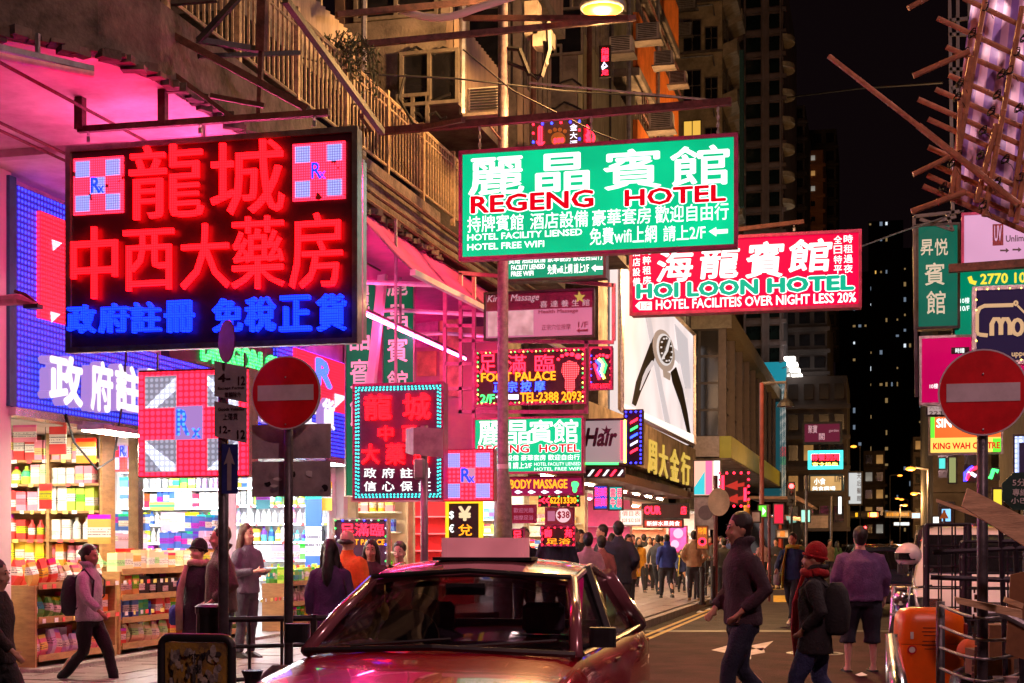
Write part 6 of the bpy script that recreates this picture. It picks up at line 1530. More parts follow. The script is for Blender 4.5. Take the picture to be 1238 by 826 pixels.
def person(label, loc, facing, H=1.72, pose='stand', top=(.05, .05, .08), low=(.02, .02, .04), hair=(.012, .009, .008), skin=(.50, .27, .18), style='short', coat=0., build=1., vox=.022, shoes=(.03, .03, .03), extras=(), group=None, turn=0., shorts=False, lean=0., topname='jacket', seed=0, shade=None, collar=None):
    P = POSE[pose]; s = H / 1.75
    t = thing('person', label, 'person', loc, facing, group)
    def ob(name, me, m, col, parent=None):
        o = link(name, me, m, parent or t, None, col); return o
    B = build; Bs = 1 + (B - 1) * .6
    # head: skull, jaw, nose, ears (one body surface)
    hx, hy, hz = 0, -.01 - lean * .5, 1.615
    q = MB()
    torso(q, [(0, lean * -.0, .88, .15 * B, .10 * B), (0, 0, .98, .155 * B, .105 * B), (0, -lean * .15, 1.12, .14 * B, .10 * B), (0, -lean * .3, 1.30, .14 * B, .095 * B), (0, -lean * .4, 1.40, .10, .07), (0, -lean * .45, 1.47, .07, .06), (0, hy + .01, 1.53, .053, .055), (0, hy + .005, 1.58, .05, .05)])
    ct, st = math.cos(turn), math.sin(turn)
    def hp(x, y, z): return (hx + x * ct - y * st, hy + x * st + y * ct, hz + z)
    hb = MB()
    hb.ball((0, .012, .035), .1, 16, (.78, .98, 1.05)); hb.ball((0, -.02, -.035), .072, 12, (.84, 1.0, 1.15)); hb.ball((0, -.045, -.095), .035, 10, (1.1, .9, .75))
    hb.tube([(0, -.088, .02), (0, -.108, -.022), (0, -.094, -.034)], [.009, .015, .012], 6)
    for sx in (-1, 1): hb.ball((sx * .079, .008, -.005), .022, 8, (.4, .75, 1.25)); hb.ball((sx * .03, -.084, .03), .018, 8, (1.3, .5, .5)); hb.ball((sx * .042, -.066, -.03), .025, 8)
    hb.ball((0, -.09, -.062), .016, 8, (1.5, .5, .55))
    q.add([hp(*p) for p in hb.v], hb.f)
    for i, (ex, ey, ez, wx, wy, wz) in enumerate(P['arms']):
        sx = .145 * Bs * (1 if ex > 0 else -1); ex = ex * Bs
        sh = (sx, -lean * .38, 1.36)
        q.tube([sh, ((sx + ex) / 2, (ey) / 2 - lean * .3, (1.36 + ez) / 2), (ex, ey - lean * .3, ez), ((ex + wx) / 2, (ey + wy) / 2 - lean * .35, (ez + wz) / 2 + .0), (wx * Bs, wy - lean * .4, wz)], [.05, .044, .038, .034, .026], 10)
        d = (Vector((wx, wy, wz)) - Vector((ex, ey, ez))).normalized(); w0 = Vector((wx * Bs, wy - lean * .4, wz)); side = Vector((0, 1, 0)) if abs(d.y) < .7 else Vector((0, 0, 1))
        side = (side - d * side.dot(d)).normalized(); nrm = d.cross(side)
        q.tube([w0, w0 + d * .045, w0 + d * .09], [.026, .038, .034], 8, flat=.55)
        for k in range(4):
            b0 = w0 + d * .085 + side * (.026 - .0175 * k); L = (.062, .072, .066, .05)[k]
            q.tube([b0, b0 + d * L * .5 - nrm * .004, b0 + d * L * .9 - nrm * .02 * (1 if sx > 0 else -1)], [.0105, .0098, .0085], 6)
        q.tube([w0 + d * .03 + side * .03, w0 + d * .06 + side * .055, w0 + d * .09 + side * .058], [.013, .012, .009], 6)
    for (kx, ky, kz, ax, ay, az) in P['legs']:
        sx = .09 * (1 if kx > 0 else -1) * B; kx *= B; ax *= B
        q.tube([(sx, 0, .90), ((sx + kx) / 2, ky * .5, .71), (kx, ky, kz), ((kx + ax) / 2, (ky + ay) / 2 + .02, (kz + az) / 2 + .04), (ax, ay, az + .02), (ax, ay - .01, max(.03, az - .04))], [.085, .075, .052, .052, .034, .036], 10)
        q.tube([(ax, ay + .03, max(.035, az - .045)), (ax, ay - .08, max(.032, az - .05)), (ax, ay - .16, max(.028, az - .055))], [.036, .036, .022], 8)
    me = remesh(q, 'body', min(vox, .016) if vox < .02 else vox, 2)
    for v in me.vertices: v.co *= s
    body = ob('body', me, SKIN, skin)
    # eyes on the head
    for sx in (-1, 1):
        e = MB(); e.ball(hp(sx * .03, -.092, .022), .009, 6, (1.2, .6, .8)); m_ = e.mesh('eye')
        for v in m_.vertices: v.co *= s
        ob('eye', m_, HAIR, (.02, .015, .012), body)
    if vox < .02:
        for nm, pts, r_, c_ in (('lips', [(-.02, -.103, -.062), (0, -.108, -.06), (.02, -.103, -.062)], .005, (.38, .1, .08)), ('brow', [(-.045, -.088, .045), (-.03, -.098, .05), (-.014, -.1, .046)], .004, hair), ('brow', [(.045, -.088, .045), (.03, -.098, .05), (.014, -.1, .046)], .004, hair)):
            e = MB(); e.tube([hp(*p) for p in pts], r_, 5); m_ = e.mesh(nm)
            for v in m_.vertices: v.co *= s
            ob(nm, m_, SKIN if nm == 'lips' else HAIR, c_, body)
    # jacket: torso and sleeves
    q = MB(); hem = .86 - coat; fl = 1 + coat * .5
    r = [(0, .0, hem, .195 * B * fl, .145 * B * fl)]
    if coat > .15: r.append((0, 0, .86, .19 * B, .135 * B))
    r += [(0, 0, .93, .19 * B, .135 * B), (0, -lean * .15, 1.08, .178 * B, .128 * (B ** 1.4)), (0, -lean * .28, 1.24, .19 * (B * .5 + Bs * .5), .135 * B), (0, -lean * .35, 1.345, .182 * Bs, .122 * B), (0, -lean * .4, 1.41, .145 * Bs, .1), (0, -lean * .44, 1.455, .10, .082), (0, -lean * .46, 1.495, .068, .066)]
    if collar == 'hood': r += [(0, hy + .03, 1.53, .10, .10), (0, hy + .05, 1.57, .085, .085)]
    elif collar: r += [(0, hy + .0, 1.53, .074, .074)]
    torso(q, r)
    for (ex, ey, ez, wx, wy, wz) in P['arms']:
        sx = .165 * Bs * (1 if ex > 0 else -1); ex *= Bs; wx *= Bs
        W0 = Vector((ex, ey, ez)).lerp(Vector((wx, wy, wz)), .93)
        q.tube([(sx * .7, -lean * .38, 1.40), (sx * 1.04, ey * .1 - lean * .35, 1.365), ((sx + ex) / 2 * 1.02, ey / 2 - lean * .3, (1.38 + ez) / 2), (ex, ey - lean * .3, ez), ((ex + W0.x) / 2, (ey + W0.y) / 2 - lean * .35, (ez + W0.z) / 2), (W0.x, W0.y - lean * .4, W0.z)], [.06, 0.076 * Bs, .068 * Bs, .062 * Bs, .056, .047], 12)
    me = remesh(q, topname, max(vox, .02), 3); crumple(me, .013, 8, seed)
    for v in me.vertices: v.co *= s
    jk = ob(topname, me, CLO, top)
    # trousers
    q = MB(); torso(q, [(0, .0, .80, .165 * B, .12 * B), (0, 0, .90, .165 * B, .118 * B), (0, 0, .99, .15 * B, .108 * B)])
    for (kx, ky, kz, ax, ay, az) in P['legs']:
        sx = .088 * (1 if kx > 0 else -1) * B; kx *= B; ax *= B
        K, A = Vector((kx, ky, kz)), Vector((ax, ay, az))
        E_ = K.lerp(A, .35) if shorts else K.lerp(A, .96)
        q.tube([(sx, 0, .88), ((sx + kx) / 2, ky * .5 + .005, .70), tuple(K), tuple(K.lerp(E_, .5) + Vector((0, .012, 0))), tuple(E_)], [.098 * B, .094 * B, .072 * B, .066 * B, .075 * B if shorts else .056], 12)
    me = remesh(q, 'trousers', max(vox, .02), 2); crumple(me, .012, 10, seed + 5)
    for v in me.vertices: v.co *= s
    ob('shorts' if shorts else 'trousers', me, CLO, low)
    # shoes
    for (kx, ky, kz, ax, ay, az) in P['legs']:
        ax *= B; z = max(.0, az - .09)
        q = MB(); V = []
        for k_, (y, w, h) in enumerate(((.075, .036, .075), (.03, .044, .105), (-.04, .046, .085), (-.12, .05, .06), (-.185, .034, .035))):
            V += [(ax - w, ay + y, z), (ax + w, ay + y, z), (ax + w * .8, ay + y, z + h), (ax - w * .8, ay + y, z + h)]
        q.add(V, [(4 * i + j, 4 * i + (j + 1) % 4, 4 * i + 4 + (j + 1) % 4, 4 * i + 4 + j) for i in range(4) for j in range(4)] + [(3, 2, 1, 0), (16, 17, 18, 19)])
        if shorts: q = MB(); q.rbox((ax, ay - .06, z + .012), (.1, .27, .024), .04); q.tube([(ax - .045, ay - .1, z + .02), (ax, ay - .12, z + .07), (ax + .045, ay - .1, z + .02)], .012, 6)
        me = q.mesh('shoe')
        for v in me.vertices: v.co *= s
        ob('sandal' if shorts else 'shoe', me, LEA, shoes)
    # hair or headwear
    q = MB()
    if style != 'bald':
        b_ = MB(); b_.ball((0, .024, .056 if style != 'beanie' else .062), .104 if style != 'beanie' else .113, 16, (.87, .95, 1.0)); q.add([hp(*p) for p in b_.v], b_.f)
        if style in ('short', 'tuft'):
            q.add([hp(x, y, z) for x, y, z in MB().ball((0, .045, -.005), .085, 12, (.93, .72, .95)).v], MB().ball((0, 0, 0), 1, 12).f)
        if style == 'long':
            hb = MB(); hb.tube([(0, .05, .06), (0, .07, -.05), (0, .085, -.18), (0, .09, -.30), (0, .08, -.40)], [.085, .10, .11, .10, .05], 14, flat=.6)
            for sx in (-1, 1): hb.tube([(sx * .07, .02, .06), (sx * .088, .01, -.06), (sx * .09, .02, -.2), (sx * .085, .03, -.3)], [.03, .035, .035, .015], 8)
            q.add([hp(*p) for p in hb.v], hb.f)
        if style == 'bun':
            hb = MB(); hb.ball((0, .05, -.0), .09, 12, (.93, .7, 1)); hb.ball((0, .11, .05), .045, 10); q.add([hp(*p) for p in hb.v], hb.f)
        me = remesh(q, 'hair', .014, 1)
        if style not in ('beanie', 'hood'): crumple(me, .006, 30, seed)
        for v in me.vertices: v.co *= s
        ob({'beanie': 'beanie', 'hood': 'hood'}.get(style, 'hair'), me, CLO if style in ('beanie', 'hood') else HAIR, hair)
    else:
        hb = MB(); hb.tube([(-.082, .01, -.01), (-.07, .07, -.0), (0, .105, 0), (.07, .07, 0), (.082, .01, -.01)], [.012, .03, .035, .03, .012], 8)
        q.add([hp(*p) for p in hb.v], hb.f); me = q.mesh('hair', smooth=True)
        for v in me.vertices: v.co *= s
        ob('hair', me, HAIR, hair)
    if style == 'beanie':
        hb = MB(); hb.tube([hp(.092 * math.cos(a), .014 + .108 * math.sin(a), .03 - .025 * math.sin(a)) for a in [2 * PI * k / 16 for k in range(17)]], .014, 6)
        me = hb.mesh('band', smooth=True)
        for v in me.vertices: v.co *= s
        ob('beanie_band', me, CLO, hair)
    for ex in extras:
        k = ex[0]
        if k == 'backpack':
            q = MB(); V = []
            for (z, w, d_) in ((.92, .13, .07), (.96, .16, .11), (1.15, .165, .13), (1.32, .15, .10), (1.40, .10, .05)):
                for a in range(12):
                    x, y = sup(2 * PI * a / 12, w, d_, .6); V.append((x, y + .20 - lean * .2, z))
            q.add(V, [(i * 12 + a, i * 12 + (a + 1) % 12, (i + 1) * 12 + (a + 1) % 12, (i + 1) * 12 + a) for i in range(4) for a in range(12)] + [tuple(range(11, -1, -1)), tuple(range(48, 60))])
            me = q.mesh('backpack', smooth=True)
            for v in me.vertices: v.co *= s
            o = link('backpack', me, CLO, None, None, ex[1]); tag(o, ex[2], 'backpack'); o.location = loc; o.rotation_euler = (0, 0, facing)
            q = MB()
            for sx in (-1, 1): q.tube([(sx * .1, .13, 1.36), (sx * .11, .0, 1.475), (sx * .12, -.13, 1.34), (sx * .13, -.12, 1.15), (sx * .16, .08, 1.0)], .018, 6, flat=.5)
            me = q.mesh('strap')
            for v in me.vertices: v.co *= s
            link('strap', me, CLO, o, None, ex[1])
        if k == 'bag':
            q = MB(); sx = ex[3]
            V, F_ = shell([(.8, -.13), (1, -.1), (1, .05), (.7, .11)], .08, .15, .6, 16); q.add([(x + sx * .27, y - .02, z + .88) for x, y, z in V], F_)
            me = q.mesh('shoulder_bag', smooth=True)
            for v in me.vertices: v.co *= s
            o = link('shoulder_bag', me, CLO, None, None, ex[1]); tag(o, ex[2], 'bag'); o.location = loc; o.rotation_euler = (0, 0, facing)
            q = MB(); q.tube([(sx * .25, .06, .98), (sx * .2, .09, 1.25), (sx * .12, .0, 1.50), (sx * .2, -.14, 1.25), (sx * .26, -.08, .98)], .012, 6)
            me = q.mesh('strap')
            for v in me.vertices: v.co *= s
            link('strap', me, CLO, o, None, ex[1])
        if k == 'scarf':
            q = MB(); q.tube([(.1 * math.cos(a), -lean * .4 + .1 * math.sin(a), 1.49 + .01 * math.sin(3 * a)) for a in [2 * PI * j / 12 for j in range(13)]], .04, 8)
            q.tube([(-.09, -.1, 1.46), (-.12, -.17, 1.2), (-.14, -.18, .95), (-.15, -.16, .7)], [.04, .06, .065, .06], 8, flat=.3)
            me = q.mesh('scarf', smooth=True)
            for v in me.vertices: v.co *= s
            ob('scarf', me, CLO, ex[1])
        if k == 'phone':
            p = Vector(P['arms'][0][3:6]) + Vector((-.05, -.1 - lean * .4, .03)); q = MB(); q.box(p, (.08, .16, .012)); me = q.mesh('phone')
            for v in me.vertices: v.co *= s
            o = link('phone', me, emit('phone screen', (.7, .85, 1), 1.2), None, None); tag(o, ex[1], 'phone'); o.location = loc; o.rotation_euler = (0, 0, facing)
    return t
def at(u, D, z=0): return PD(u, D, z)
def toward(deg): return TH + R(deg)       # 0 = facing the camera, 180 = back turned, 90 = facing image right, -90 = facing image left
# the big figures on the road
person('heavy man with cropped dark hair in a purple sweater and dark shorts, back turned', at(1040, 18.0), toward(180), 1.76, 'stand', (.13, .05, .17), (.012, .012, .03), (.02, .012, .012), (.60, .33, .27), 'short', build=1.42, vox=.015, shorts=True, topname='sweater', seed=1)
person('tall young man in a dark hooded jacket and jeans striding across the road', at(898, 12.3), toward(-75), 1.82, 'stroll', (.055, .03, .045), (.018, .022, .05), style='tuft', vox=.015, collar='hood', lean=.05, seed=2, shoes=(.05, .05, .05), hair=(.02, .012, .012))
person('person in a red hood and black coat carrying a bag, crossing in jeans', at(985, 12.2), toward(-110), 1.56, 'stroll', (.018, .016, .02), (.03, .04, .12), hair=(.40, .008, .012), style='beanie', coat=.12, vox=.016, collar='hood', seed=3, build=1.1, extras=(('backpack', (.015, .014, .018), 'black backpack on the red hooded person'), ('scarf', (.40, .01, .015))))
person('man in a blue jacket with yellow collar stepping towards the camera', at(958, 28.5), toward(-25), 1.76, 'stride', (.02, .05, .14), (.02, .02, .03), vox=.02, seed=4, collar=1, shoes=(.35, .3, .3), extras=(('scarf', (.5, .4, .03)), ('bag', (.3, .25, .25), 'pale bag slung on the man with the yellow collar', -1)))
person('walker in a pale grey jacket and black trousers passing the sweet display', at(108, 15.4), toward(75), 1.55, 'walk', (.52, .50, .55), (.012, .012, .015), style='bun', vox=.016, seed=5, collar='hood', extras=(('backpack', (.02, .02, .03), 'black backpack worn by the walker in the pale jacket'),))
person('figure in a very dark coat at the far left edge, face out of view', at(-4, 10.6), toward(80), 1.45, 'walk', (.02, .014, .014), (.012, .012, .014), hair=(.02, .014, .012), vox=.018, seed=6)
person('woman in a black beanie and beige scarf looking back beside the grey jacketed man', at(240, 15.9), toward(-30), 1.60, 'pockets', (.02, .02, .03), (.02, .03, .09), (.012, .012, .014), (.62, .36, .26), 'beanie', coat=.22, vox=.016, seed=7, extras=(('scarf', (.55, .38, .30)), ('bag', (.03, .05, .35), 'blue handbag carried by the woman in the beanie', -1)))
person('stocky man with cropped hair and glasses in a dull brown zip jacket', at(267, 15.4), toward(-75), 1.75, 'pockets', (.10, .065, .06), (.02, .02, .05), (.05, .035, .03), (.56, .25, .2), 'short', build=1.2, vox=.016, seed=8, collar='hood', turn=.0)
person('shop assistant with long brown hair in a grey top holding a phone', at(298, 18.2, .14), toward(55), 1.66, 'hold', (.13, .12, .17), (.05, .05, .07), (.10, .035, .02), (.66, .38, .28), 'long', vox=.018, seed=9, extras=(('phone', 'small lit phone in the shop assistant’s hand'),))
person('woman with long black hair in a dark violet coat walking away', at(399, 15.2), toward(170), 1.60, 'stand', (.06, .035, .12), (.05, .03, .1), style='long', coat=.3, vox=.016, seed=10, extras=(('bag', (.03, .025, .04), 'dark shoulder bag of the woman in the violet coat', -1),))
person('balding man in a quilted orange jacket looking into the shop', at(420, 16.6), toward(150), 1.72, 'stand', (.78, .17, .015), (.03, .03, .04), (.04, .03, .03), (.6, .36, .26), 'bald', vox=.016, seed=11, build=1.12, collar=1)
person('woman with black fringe and hair half turned beside the orange jacket', at(449, 17.2), toward(-20), 1.60, 'stand', (.05, .02, .03), (.03, .03, .04), style='long', vox=.018, seed=12, turn=.3)
person('man in a light brown jacket beside the teal bordered sign', at(483, 17.5), toward(-10), 1.58, 'stand', (.35, .17, .09), (.03, .03, .04), style='tuft', vox=.018, seed=13, skin=(.6, .33, .27))
# people standing behind the taxi
G1 = 'people waiting on the pavement behind the taxi'
for i, a in enumerate((
    ('man in a black jacket in front of the red neon panels', 634, 22.5, 20, 1.68, 'stand', (.02, .02, .03), 'short', 1, {}),
    ('broad man in a navy jacket, back turned, left of the group', 673, 22, 178, 1.80, 'stand', (.02, .02, .045), 'short', 1.15, {}),
    ('dark haired man in a navy coat bending his head down', 693, 23, 100, 1.70, 'hold', (.02, .02, .045), 'short', 1, {}),
    ('woman in a pale pink coat seen from behind with short dark hair', 711, 22.5, 175, 1.60, 'stand', (.62, .36, .40), 'bun', 1, {}),
    ('short haired woman between the pink coat and navy coat', 727, 24, 190, 1.56, 'stand', (.25, .08, .1), 'short', .95, {}),
    ('man in a dark coat looking left behind the navy coat', 728, 25.5, -70, 1.76, 'stand', (.03, .03, .04), 'short', 1, {}),
    ('tall man in a long navy coat with his back turned, nearest the taxi', 748, 24.3, 165, 1.80, 'pockets', (.016, .018, .045), 'short', 1.12, dict(coat=.1)),
    )):
    lb, u, D, ang, H, ps, top, st, bd, kw = a
    person(lb, at(u, D, .12), toward(ang), H, ps, top, (.02, .02, .03), style=st, build=bd, vox=.022, seed=20 + i, collar=1, **kw)
for i, a in enumerate((
    ('woman in a mustard yellow coat and dark scarf walking towards us', 772, 42, 15, 1.60, 'walk', (.62, .30, .02), 'long', 1, dict(coat=.33, extras=(('scarf', (.02, .02, .02)),))),
    ('pale faced woman in white and black behind the mustard coat', 785, 44, 5, 1.62, 'stand', (.55, .5, .48), 'long', .95, {}),
    ('person in a black and white jacket and jeans beside the blue hoodie', 796, 40, 160, 1.66, 'walk', (.06, .06, .07), 'short', 1, dict(extras=(('backpack', (.05, .05, .06), 'dark backpack beside the blue hoodie'),))),
    ('person in a blue hooded top walking away down the pavement', 806, 37.5, 185, 1.66, 'walk', (.03, .06, .35), 'short', 1.05, dict(collar='hood')),
    ('child in blue with a yellow toy walking towards us', 824, 42, 0, 1.25, 'walk', (.03, .06, .25), 'short', .85, dict(extras=(('scarf', (.6, .5, .03)),))),
    ('person in a beige fleece jacket and black trousers looking away', 839, 36.2, 175, 1.74, 'pockets', (.42, .28, .16), 'short', 1.0, dict(shoes=(.25, .15, .06))),
    ('man in a grey shirt near the hot pink poster', 815, 47, 20, 1.7, 'stand', (.25, .22, .22), 'short', 1, {}),
    ('woman in a dark red top near the pink fashion shop', 790, 49, 30, 1.6, 'stand', (.3, .03, .05), 'long', 1, {}),
    ('man in black entering the corner shop', 778, 47, 200, 1.72, 'walk', (.03, .03, .03), 'short', 1, {}),
    )):
    lb, u, D, ang, H, ps, top, st, bd, kw = a
    kw = dict(kw); kw.setdefault('collar', 1)
    person(lb, at(u, D, .12), toward(ang), H, ps, top, (.02, .02, .03), style=st, build=bd, vox=.026, seed=30 + i, **kw)
# far walkers: copies of four plain figures with their own clothes colours
proto = [person('walker in dark clothes by the kerb rail', at(866, 46, .12), toward(20), 1.7, 'walk', (.04, .04, .05), (.02, .02, .03), vox=.03, seed=50, collar=1),
         person('walker in a grey coat by the far pavement', at(880, 52, .12), toward(180), 1.64, 'stand', (.12, .1, .11), (.02, .02, .03), style='long', vox=.03, seed=51, coat=.2),
         person('walker with a phone near the far railing', at(893, 50, .12), toward(-60), 1.72, 'hold', (.05, .06, .1), (.02, .02, .03), vox=.03, seed=52),
         person('heavy set walker further along the kerb', at(904, 58, .12), toward(10), 1.7, 'pockets', (.05, .03, .03), (.02, .02, .03), vox=.03, seed=53, build=1.15)]
fg = 'small figures in the far crowd'
far = [(872, 55, 'in white', (.4, .38, .38), 'beside the round road sign'), (887, 62, 'in black', (.02, .02, .02), 'under the yellow post'), (899, 66, 'in maroon', (.2, .03, .04), 'near the far red banner'), (912, 60, 'in navy', (.02, .03, .08), 'behind the striding young man'), (922, 56, 'in pale pink', (.5, .3, .32), 'right of the tall bell lamp post'),
       (931, 64, 'in brown', (.15, .08, .04), 'left of the red van'), (938, 50, 'in black with a cap', (.02, .02, .02), 'in front of the red van'), (968, 60, 'in olive', (.1, .1, .04), 'behind the yellow collar man'), (1003, 58, 'in beige', (.3, .22, .14), 'left of the purple sweater'), (1012, 66, 'in dark green', (.03, .08, .04), 'by the slim dark pole'), (858, 60, 'in red', (.45, .03, .03), 'behind the beige fleece'), (850, 52, 'in grey', (.2, .2, .2), 'near the orange poster'),
       (702, 29, 'in black', (.02, .02, .02), 'behind the pale pink coat'), (760, 34, 'in brown', (.2, .1, .05), 'right of the navy coat'), (765, 50, 'in red', (.4, .04, .03), 'left of the mustard coat'), (812, 52, 'in white', (.5, .45, .42), 'right behind the blue hoodie'), (830, 50, 'in orange', (.5, .15, .03), 'beside the child'), (783, 53, 'in pink', (.5, .2, .25), 'deep in the corner shop crowd'),
       (846, 56, 'in tan', (.35, .25, .15), 'behind the orange poster'), (875, 42, 'in black', (.02, .02, .02), 'at the kerb rail end'), (820, 58, 'in black', (.03, .02, .03), 'far behind the child'), (740, 31, 'in grey', (.15, .14, .15), 'behind the tall navy coat'), (800, 60, 'in yellow', (.5, .35, .05), 'far behind the blue hoodie'), (884, 48, 'in blue', (.04, .06, .2), 'beyond the kerb rail'),
       (1078, 70, 'in dark blue', (.03, .03, .09), 'right of the purple sweater')]
for i, (u, D, a, c_, b_) in enumerate(far):
    src = proto[i % 4]
    o = copy_tree(src, None, tuple(at(u, D, .0 if u > 910 or D < 45 and u > 860 else .12)), toward(rnd.choice((0, 20, 160, 180, 200, -30))), f"small far walker {a} {b_}")
    o['group'] = fg
    for ch in o.children:
        if ch.name.startswith('jacket'): ch.color = (*c_, 1)

# ================================================================= VEHICLES
CARP = ocol('car paint', .22, .15, .0, 3, .0, coat=.8)
CARG = glass('tinted car glass', (.36, .32, .38), .03, .10)
CARG2 = mat('dark car glass', (.01, .01, .014), .06, 0, .3, 3, 0, spec=.9)
SEATM = mat('car seat vinyl', (.16, .14, .15), .6)
TAIL = emit('lit tail lamp', (1, .03, .02), 9); HEAD = emit('lit head lamp', (1, .9, .75), 14)
def loft(q, secs, close=True):
    n = len(secs[0]); V = [p for s_ in secs for p in s_]
    F_ = [(i * n + k, i * n + (k + 1) % n, (i + 1) * n + (k + 1) % n, (i + 1) * n + k) for i in range(len(secs) - 1) for k in range(n if close else n - 1)]
    if close: F_ += [tuple(range(n - 1, -1, -1)), tuple((len(secs) - 1) * n + k for k in range(n))]
    q.add(V, F_)
def sedan(name, label, cat, loc, rz, color, roofc, detailed=True, taxi=False, L=4.7, W=1.7, lights=None):
    t = thing(name, label, cat, loc, rz)
    h = W / 2
    st = [(-2.33, .80, .42, .60), (-2.28, .92, .30, .70), (-2.0, .98, .24, .80), (-1.4, 1, .22, .885), (-.80, 1, .22, .945), (-.1, 1, .22, .955), (.8, 1, .22, .965), (1.7, 1, .22, .985), (2.1, .98, .24, .965), (2.3, .93, .30, .90), (2.36, .84, .42, .72)]
    def sec(y, k, zl, zt, crown):
        w = h * k; P = [(w * .9, y, zl), (w * .985, y, zl + .12), (w, y, (zl + zt) / 2 + .05), (w * .985, y, zt - .12), (w * .93, y, zt - .025), (w * .80, y, zt), (w * .4, y, zt + crown * .8), (0, y, zt + crown)]
        return P + [(-x, a, b) for x, a, b in P[::-1][1:]]
    def lerp_st(st):
        out = []
        for a, b in zip(st[:-1], st[1:]):
            for j in range(3): t_ = j / 3; out.append(tuple(p + (q_ - p) * t_ for p, q_ in zip(a, b)))
        return out + [st[-1]]
    q = MB(); S_ = lerp_st(st)
    loft(q, [sec(y, k, zl, zt, .035) for y, k, zl, zt in S_]); q.build('body', CARP, t, world=False, autosmooth=40, color=color)
    # greenhouse
    wb, wt = h * .92, h * .735
    A0, A1, B0, B1 = (-.78, .955), (-.02, 1.40), (1.28, 1.39), (1.78, .985)
    def roofz(y): u_ = (y - A1[0]) / (B0[0] - A1[0]); return A1[1] + (.085) * math.sin(PI * max(0, min(1, u_))) ** .6
    q = MB(); rows = []
    for i in range(11):
        y = A1[0] - .02 + (B0[0] - A1[0] + .04) * i / 10; z = roofz(y)
        rows.append([(wt * x, y, z + .0 - .055 * abs(x) ** 2.4) for x in (-1, -.93, -.7, -.35, 0, .35, .7, .93, 1)])
    V = [p for r_ in rows for p in r_]; V2 = [(x, y, z - .03) for x, y, z in V]; n = 9
    q.add(V + V2, [(i * n + k, i * n + k + 1, (i + 1) * n + k + 1, (i + 1) * n + k) for i in range(10) for k in range(8)] + [(99 + i * n + k, 99 + (i + 1) * n + k, 99 + (i + 1) * n + k + 1, 99 + i * n + k + 1) for i in range(10) for k in range(8)] +
          [(k, 99 + k, 100 + k, k + 1) for k in range(8)] + [(90 + k, 91 + k, 190 + k, 189 + k) for k in range(8)] + [(i * n, (i + 1) * n, 99 + (i + 1) * n, 99 + i * n) for i in range(10)] + [(i * n + 8, 99 + i * n + 8, 107 + (i + 1) * n, (i + 1) * n + 8) for i in range(10)])
    q.build('roof', CARP, t, world=False, autosmooth=50, color=roofc)
    zt = lambda y: roofz(y) - .055
    for sx in (-1, 1):
        MB().tube([(sx * wb, A0[0], A0[1]), (sx * (wb + wt) / 2 * 1.01, (A0[0] + A1[0]) / 2, (A0[1] + zt(A1[0])) / 2 + .015), (sx * wt, A1[0], zt(A1[0]))], .038, 8).build('front_pillar', CARP, t, world=False, color=roofc, smooth=True)
        MB().tube([(sx * wb, B1[0], B1[1]), (sx * wt, B0[0], zt(B0[0]))], .07, 8).build('rear_pillar', CARP, t, world=False, color=roofc, smooth=True)
        MB().tube([(sx * wb * 1.01, .42, .96), (sx * wt * 1.01, .44, zt(.5))], .035, 6).build('middle_pillar', BLK, t, world=False)
        MB().tube([(sx * wt * 1.01, A1[0], zt(A1[0]) + .0), (sx * wt * 1.02, .6, zt(.6)), (sx * wt * 1.01, B0[0], zt(B0[0]))], .02, 6).build('gutter', CHROME, t, world=False)
        MB().tube([(sx * wb * 1.04, -.75, .965), (sx * wb * 1.05, .5, .975), (sx * wb * 1.04, 1.75, .995)], .014, 6).build('chrome_strip', CHROME, t, world=False)
        def gp(y, f): return (sx * (wb * 1.0 + (wt * .995 - wb) * f), y, .965 + (zt(max(A1[0], min(B0[0], y))) - .965) * f)
        for (ya, yb, yc, yd) in ((-.66, .40, .41, .03), (.45, 1.62, 1.22, .46)):
            MB().quad(gp(ya, 0), gp(yb, 0), gp(yc, .97), gp(yd, .97)).build('side_window', glass('reflecting side glass', (.3, .3, .33), .06, .3) if detailed else CARG2, t, world=False)
        mir = MB(); mir.rbox((sx * (wb + .12), -.60, 1.05), (.15, .08, .11), .03); mir.tube([(sx * wb, -.6, .99), (sx * (wb + .1), -.62, 1.02)], .02, 6); mir.build('door_mirror', BLK, t, world=False)
        for y in (-1.42, 1.32):
            w_ = MB(); w_.tube([(sx * (h - .17), y, .31), (sx * (h + .005), y, .31)], .31, 20); wo = w_.build('tyre', RUB, t, world=False)
            MB().tube([(sx * (h - .02), y, .31), (sx * (h + .012), y, .31)], .19, 14).build('rim', CHROME, wo, world=False)
        MB().box((sx * (h - .22), -2.335, .62), (.3, .04, .13)).build('headlight', HEAD if lights == 'front' else CHROME, t, world=False)
        MB().box((sx * (h - .22), 2.36, .78), (.32, .05, .15)).build('tail_light', TAIL if lights == 'rear' else mat('unlit tail lamp', (.3, .01, .01), .2), t, world=False)
        for y in (-.1, .95): MB().box((sx * (h + .012), y + .35, .86), (.02, .14, .025)).build('door_handle', CHROME, t, world=False)
    G_m = CARG if detailed else CARG2
    q = MB(); rows = []
    for i in range(4):
        f = i / 3; y = A0[0] + (A1[0] - A0[0]) * f; zz = A0[1] + .03 + (A1[1] - .0 - A0[1] - .03) * f; w = wb + (wt - wb) * f
        rows += [(w * x * .985, y + .09 * x * x, zz - .0 - .05 * f * x * x + .0) for x in (-1, -.5, 0, .5, 1)]
    q.add(rows, [(5 * i + k, 5 * i + k + 1, 5 * i + 6 + k, 5 * i + 5 + k) for i in range(3) for k in range(4)]); q.build('windscreen', G_m, t, world=False, smooth=True)
    MB().quad((-wb * .95, B1[0], B1[1]), (wb * .95, B1[0], B1[1]), (wt * .96, B0[0], B0[1] - .02), (-wt * .96, B0[0], B0[1] - .02)).build('rear_window', G_m, t, world=False)
